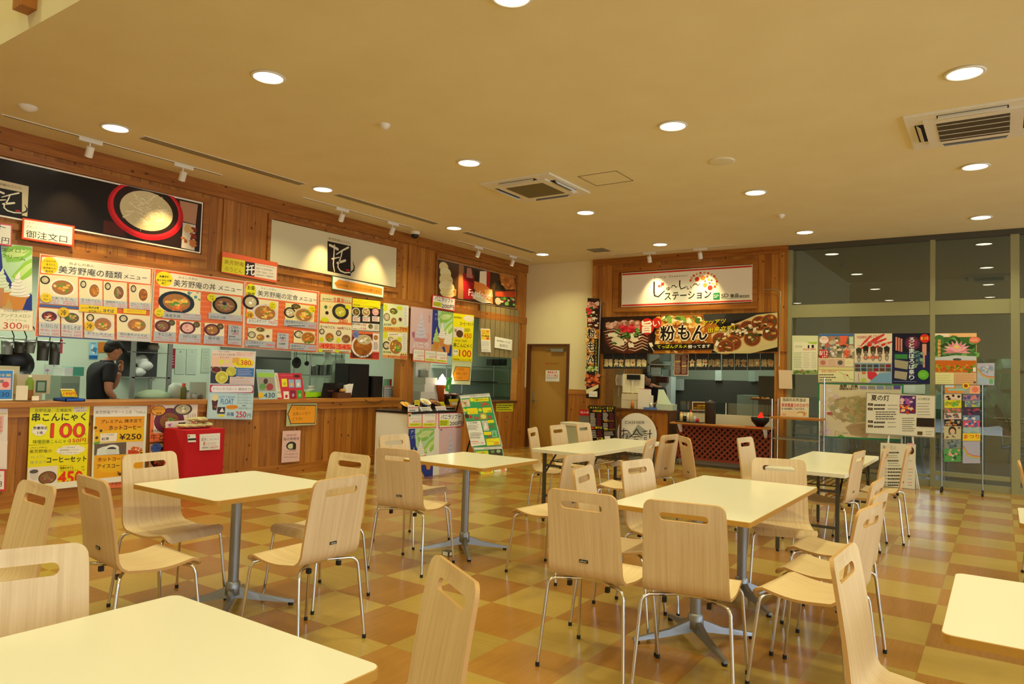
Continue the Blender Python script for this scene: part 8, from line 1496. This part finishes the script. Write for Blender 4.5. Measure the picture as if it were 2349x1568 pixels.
# grey outlet box on the floor
t = thing('floor_outlet', 'small floor outlet box with a white socket under the middle table', 'outlet', (-3.52, 4.36, 0)); MB().box(-.033, .033, -.03, .03, 0, .035, 'grille').build('box', t); MB().box(-.024, .024, -.034, -.03, .004, .033, 'white_plastic').box(.033, .036, -.02, .02, .006, .03, 'white_plastic').build('socket', t)
# ================================================================ right stall
Q = lambda x, y: (1300+x/4.35, 780+y/4.35)
def sb(x0, y0, x1, y1, y, d, c, name, label, cat, m='painted', group=None, zb=None):
    a, b_ = aty(*Q(x0, y0), y), aty(*Q(x1, y1), y); return one(MB().box(a.x, b_.x, y, y+d, zb if zb is not None else b_.z, a.z, m, c), name, label, cat, group)
t = thing('cash_register', 'cream register with dark pole display on the pine cashier counter', 'cash register', (0, 0, 0))
def pt(x0, y0, x1, y1, y, d, c, name, zb=None, m='painted'): a, b_ = aty(*Q(x0, y0), y), aty(*Q(x1, y1), y); return MB().box(a.x, b_.x, y, y+d, zb if zb is not None else b_.z, a.z, m, c).build(name, t)
pt(560, 335, 762, 530, 11.72, .05, 'e4dcc0', 'screen_back'); pt(600, 342, 728, 395, 11.68, .03, '14181c', 'customer_display'); pt(648, 395, 664, 530, 11.69, .02, 'd8d0b8', 'display_pole'); pt(548, 532, 800, 672, 11.55, .2, 'd8ccac', 'register_body', .885); pt(560, 590, 790, 600, 11.545, .01, 'b8ac8c', 'drawer_gap')
sb(712, 487, 828, 560, 11.5, .06, 'ece4d4', 'receipt_printer', 'white box with a pink top right of the register display', 'printer', zb=.885); sb(715, 480, 822, 488, 11.5, .06, 'd86878', 'paper_pad', 'pink pad lying on the white box in the stall', 'paper')
t = thing('telephone', 'cream wall telephone with coiled cord left of the register', 'telephone', (0, 0, 0)); a = aty(*Q(522, 345), 12.1); MB().box(a.x-.06, a.x+.06, 12.1, 12.15, a.z-.2, a.z, 'painted', 'dcd0b0').build('phone_base', t); MB().tube([(a.x-.03, 12.08, a.z), (a.x-.045, 12.06, a.z-.09), (a.x-.03, 12.08, a.z-.19)], [.025, .016, .025], 'painted', 10, 'e4dabc').build('handset', t)
m = MB(); m.tube([(a.x+.01+.012*math.cos(k*1.3), 12.08+.012*math.sin(k*1.3), a.z-.18-.0045*k) for k in range(50)], .003, 'painted', 5, 'd8cca8'); m.build('coiled_cord', t); MB().box(a.x-.12, a.x+.08, 12.15, 12.17, 0, a.z+.1, 'painted', 'b09c70').build('backing_board', t)
p = aty(*Q(655, 668), 11.46); t = thing('sauce_bottle', 'orange bottle on the pine cashier counter', 'bottle', (p.x, 11.46, .885)); MB().lathe([(0, 0), (.03, 0), (.03, .09), (.012, .12)], 'painted', n=16, c='b86c28').build('bottle_body', t); MB().lathe([(.014, .12), (.012, .14), (0, .14)], 'painted', n=12, c='c88838').build('cap', t)
p = aty(*Q(845, 668), 11.5); t = thing('straw_holder', 'steel cup with white paper packs on the pine cashier counter', 'cup', (p.x, 11.5, .885)); MB().lathe([(0, 0), (.035, 0), (.038, .11), (.034, .11), (.03, .01), (0, .01)], 'steel', n=18).build('cup', t); m = MB()
for k in range(5): a_ = k*.35-.7; m.box(-.008, .008, -.004, .004, .02, .24, 'white_plastic', rz=0, o=(.012*k-.024, .006*(k % 2), 0))
m.build('paper_packs', t)
t = thing('kitchen_scale', 'pale green scale with sloping screen at the counter end', 'scale', (0, 0, 0)); a, b_ = aty(*Q(900, 650), 11.6), aty(*Q(1065, 690), 11.6)
MB().box(a.x, b_.x, 11.56, 11.76, .885, a.z+.03, 'painted', 'c0ccb4').build('scale_base', t); c_ = aty(*Q(905, 490), 11.7); MB().add([(a.x, 11.6, a.z+.03), (a.x+.2, 11.6, a.z+.03), (a.x+.06, 11.7, c_.z), (a.x-.02, 11.7, c_.z), (a.x, 11.75, a.z+.03), (a.x+.2, 11.75, a.z+.03), (a.x+.06, 11.74, c_.z), (a.x-.02, 11.74, c_.z)], [(0, 1, 2, 3), (7, 6, 5, 4), (0, 4, 5, 1), (1, 5, 6, 2), (2, 6, 7, 3), (3, 7, 4, 0)], 'painted', 'b8c4ac').build('screen', t)
sb(765, 668, 870, 682, 11.42, .12, '5878b8', 'money_tray', 'small blue tray on the pine cashier counter', 'tray', zb=.886)
# low wall and glass behind the cart, kitchen equipment
t = thing('stall_partition', 'cream low partition with a clear shield behind the lattice cart', 'partition', (0, 0, 0)); a, b_ = aty(*Q(1130, 705), 11.86), aty(*Q(2010, 735), 11.86); MB().box(a.x, -3.0, 11.86, 11.9, 0, a.z-.02, 'painted', 'd8ccb0').build('panel', t)
c_ = aty(*Q(1130, 605), 11.87); MB().add([(a.x, 11.88, a.z-.02), (-3.0, 11.88, a.z-.02), (-3.0, 11.88, c_.z), (a.x, 11.88, c_.z)], [(0, 1, 2, 3)], 'window_glass').build('shield', t); p = aty(*Q(1590, 610), 11.875); MB().box(p.x-.006, p.x+.006, 11.872, 11.89, a.z-.02, c_.z, 'white_plastic').build('shield_post', t)
sb(1060, 385, 1920, 700, 14.0, .8, '4c4e48', 'cooking_range', 'long dark cooking range at the back of the right stall', 'stove', zb=0); sb(1700, 545, 1955, 600, 13.4, .5, '9cb0a4', 'griddle_top', 'pale steel griddle hood in the right stall', 'stove', zb=0)
sb(1915, 355, 2095, 510, 13.0, .5, '6c645c', 'water_heater', 'brown grey appliance high at the right of the stall', 'appliance', zb=0)
sb(815, 140, 930, 235, 14.2, .6, 'dce8e0', 'wall_cabinet', 'white cabinet high in the right stall kitchen', 'cabinet', zb=1.72); t = thing('kitchen_shelf', 'white wall shelf with a steel fan box above the dark cook', 'shelf', (0, 0, 0)); pt(805, 235, 1045, 250, 13.9, .5, 'c4d0c4', 'shelf_board'); pt(815, 345, 950, 358, 13.9, .5, 'c4d0c4', 'shelf_board'); pt(808, 140, 818, 690, 13.9, .03, 'a8b4a8', 'shelf_post', 0); pt(1040, 140, 1048, 690, 13.9, .03, 'a8b4a8', 'shelf_post', 0)
sb(925, 140, 1045, 205, 13.92, .3, '8c9c98', 'vent_fan', 'grey box on the upper shelf of the right stall', 'box'); sb(840, 270, 930, 345, 13.92, .25, 'c0ccc0', 'storage_box', 'pale box on the lower shelf of the right stall', 'box'); sb(945, 290, 1040, 360, 13.95, .3, '9cb0a8', 'storage_box', 'grey green box right on the shelf of the stall', 'box', zb=None); sb(925, 360, 1040, 500, 13.6, .25, 'd4e4dc', 'tall_unit', 'white upright unit behind the cook in the stall', 'cabinet', zb=0); sb(890, 362, 1000, 425, 13.5, .1, '4c2c24', 'tray_stack', 'dark brown tray on the white unit in the stall', 'tray')
for (x0, y0, x1, y1, l, c) in [(1075, 385, 1170, 500, 'gridded sheet on the kitchen wall of the right stall', 'a8b4ac'), (1482, 300, 1545, 402, 'pale sheet hanging left in the stall kitchen', 'c8dcd4'), (1815, 305, 1880, 412, 'pale sheet hanging right in the stall kitchen', 'a8c0b4')]: sb(x0, y0, x1, y1, 13.95, .004, c, 'paper_notice', l, 'notice')
s = Sheet('menu_stand', 'small dark sign with yellow lettering on the low partition', 'sign', PL((0, 11.84, 0), (1, 0, 0), (0, 0, 1)), CM, [(1252, 612), (1432, 614), (1428, 702), (1252, 698)], 'e8dcc8', 'glossy_print'); s.poly([(1260, 620), (1424, 622), (1420, 694), (1260, 692)], '5c3418').text('お好み焼', 1300, 660, 1380, 660, 18, 'e8c820', 1).text('さめてもおいしくなりました', 1268, 682, 1415, 684, 16, 'e8c820', 1).done()
p = aty(*Q(1432, 828), 11.56); t = thing('sauce_pot', 'tall dark ribbed pot with lid on the cart ledge', 'pot', (p.x, 11.56, .705)); MB().lathe([(0, 0), (.085, 0), (.088, .33), (.09, .335)], 'painted', n=22, c='3c3430').build('pot_body', t); MB().lathe([(.092, .335), (.092, .36), (.03, .37), (.02, .385), (0, .386)], 'painted', n=22, c='48403a').build('lid', t)
a, b_ = aty(*Q(1095, 812), 11.5), aty(*Q(1360, 815), 11.5); one(MB().rslab(a.x, b_.x, 11.42, 11.6, .706, .72, .01, 'black_board', 'black_board'), 'serving_tray', 'black tray of sauce bottles on the cart ledge', 'tray')
for (x, h, c, cc, l) in [(1144, .16, 'e0c878', 'e86828', 'yellow squeeze bottle with orange tip on the black tray'), (1178, .12, '2c1c18', 'e8e0d0', 'dark brown bottle with white cap on the black tray'), (1212, .15, 'd8d0b8', 'e0d8c4', 'white bottle on the black tray'), (1238, .2, 'e0c880', 'c82828', 'tall yellow bottle with red cap on the black tray'), (1278, .1, 'a8aca8', 'c8c8c4', 'small grey shaker on the black tray'), (1305, .07, 'b82028', 'c83030', 'short red pot on the black tray')]:
    p = aty(*Q(x, 805), 11.5); t = thing('squeeze_bottle', l, 'bottle', (p.x, 11.5, .72), group='bottles on the cart tray'); MB().lathe([(0, 0), (.027, 0), (.028, h*.7), (.014, h*.8)], 'painted', n=14, c=c).build('bottle_body', t); MB().lathe([(.016, h*.8), (.006, h), (0, h)], 'painted', n=10, c=cc).build('cap', t)
# flame bowl lamp
p = aty(*Q(1930, 845), 11.5); t = thing('flame_lamp', 'black bowl lamp with red glowing cloth flame on the cart ledge', 'lamp', (p.x, 11.5, .705)); MB().lathe([(0, 0), (.05, 0), (.13, .09), (.14, .15), (.13, .15), (.1, .06), (0, .04)], 'painted', n=26, c='18120f').build('bowl', t); mat('flame', 'ff3020', .6, emit='ff2414', es=3.2)
m = MB()
for k in range(7): a_ = k*.9; r_ = .035; m.add([(r_*math.cos(a_)-.03, r_*math.sin(a_), .1), (r_*math.cos(a_)+.03, r_*math.sin(a_), .1), (r_*.6*math.cos(a_)+.008, r_*.5*math.sin(a_), .2+.04*((k*3) % 4)/3), (r_*math.cos(a_), r_*math.sin(a_)+.02, .1)], [(0, 1, 2), (1, 3, 2), (3, 0, 2)], 'flame')
m.build('flame_cloth', t); m = MB(); m.tube([(-.12, .02, .15), (-.12, .02, .42)], .003, 'black_plastic', 6); m.tube([(.12, .02, .15), (.12, .02, .42)], .003, 'black_plastic', 6); m.build('wire', t); MB().lathe([(0, .42), (.12, .42), (.19, .44), (.18, .445), (0, .428)], 'painted', n=24, c='4c3820').build('top_dish', t)
m = MB(); rn = random.Random(5)
for k in range(14): m.box(0, .05, 0, .03, 0, .015, 'painted', ('c89838', 'a86828', '8c3c20', 'd8b858')[k % 4], rz=rn.uniform(0, 3), o=(rn.uniform(-.13, .1), rn.uniform(-.08, .06), .432+rn.uniform(0, .02)))
m.build('sample_food', t); one(MB().rslab(p.x-.2, p.x+.08, 11.36, 11.42, .705, .712, .02, 'cloth_red', 'cloth_red'), 'red_cloth', 'small red cloth in front of the black bowl lamp', 'cloth')
# shelf with rice sign right of the stall
t = thing('metal_rack', 'chrome rack with a wooden shelf and a rice sign beside the stall post', 'rack', (-2.51, 11.32, 0))
for (x, y) in ((-.34, -.14), (.33, -.14), (-.34, .2), (.33, .2)): MB().tube([(x, y, .0), (x, y, 1.5 if x > 0 and y > 0 else 1.16)], .01, 'chrome', 8).build('rack_post', t)
MB().rslab(-.36, .35, -.18, .22, .865, .895, .01, 'pine_trim_x', 'pine_trim_x').build('shelf_board', t)
for z in (.56, .12): MB().box(-.34, .33, -.15, .21, z, z+.02, 'steel').build('wire_shelf', t)
s = Sheet('rice_sign', 'white local rice sign with red lettering on the wooden rack shelf', 'sign', PL((0, 11.3, 0), (1, 0, 0), (0, 0, 1)), CO, [(42, 685), (305, 692), (300, 872), (42, 862)], 'ece4c8', 'glossy_print', th=.01)
s.text('当店のお弁当は', 62, 722, 275, 728, 32, '5c5440', 1).text('奈良県産ひのひかり', 52, 775, 298, 780, 36, 'd02830', 1).text('を100%使用しております。', 52, 802, 268, 806, 22, '5c5440', 1).poly([(50, 812), (295, 815), (292, 865), (50, 858)], 'e8d0a0').ell(235, 838, 42, 22, 'c89458').ell(225, 845, 30, 16, 'ecdcb0').ell(75, 845, 22, 10, 'd8a888').done()
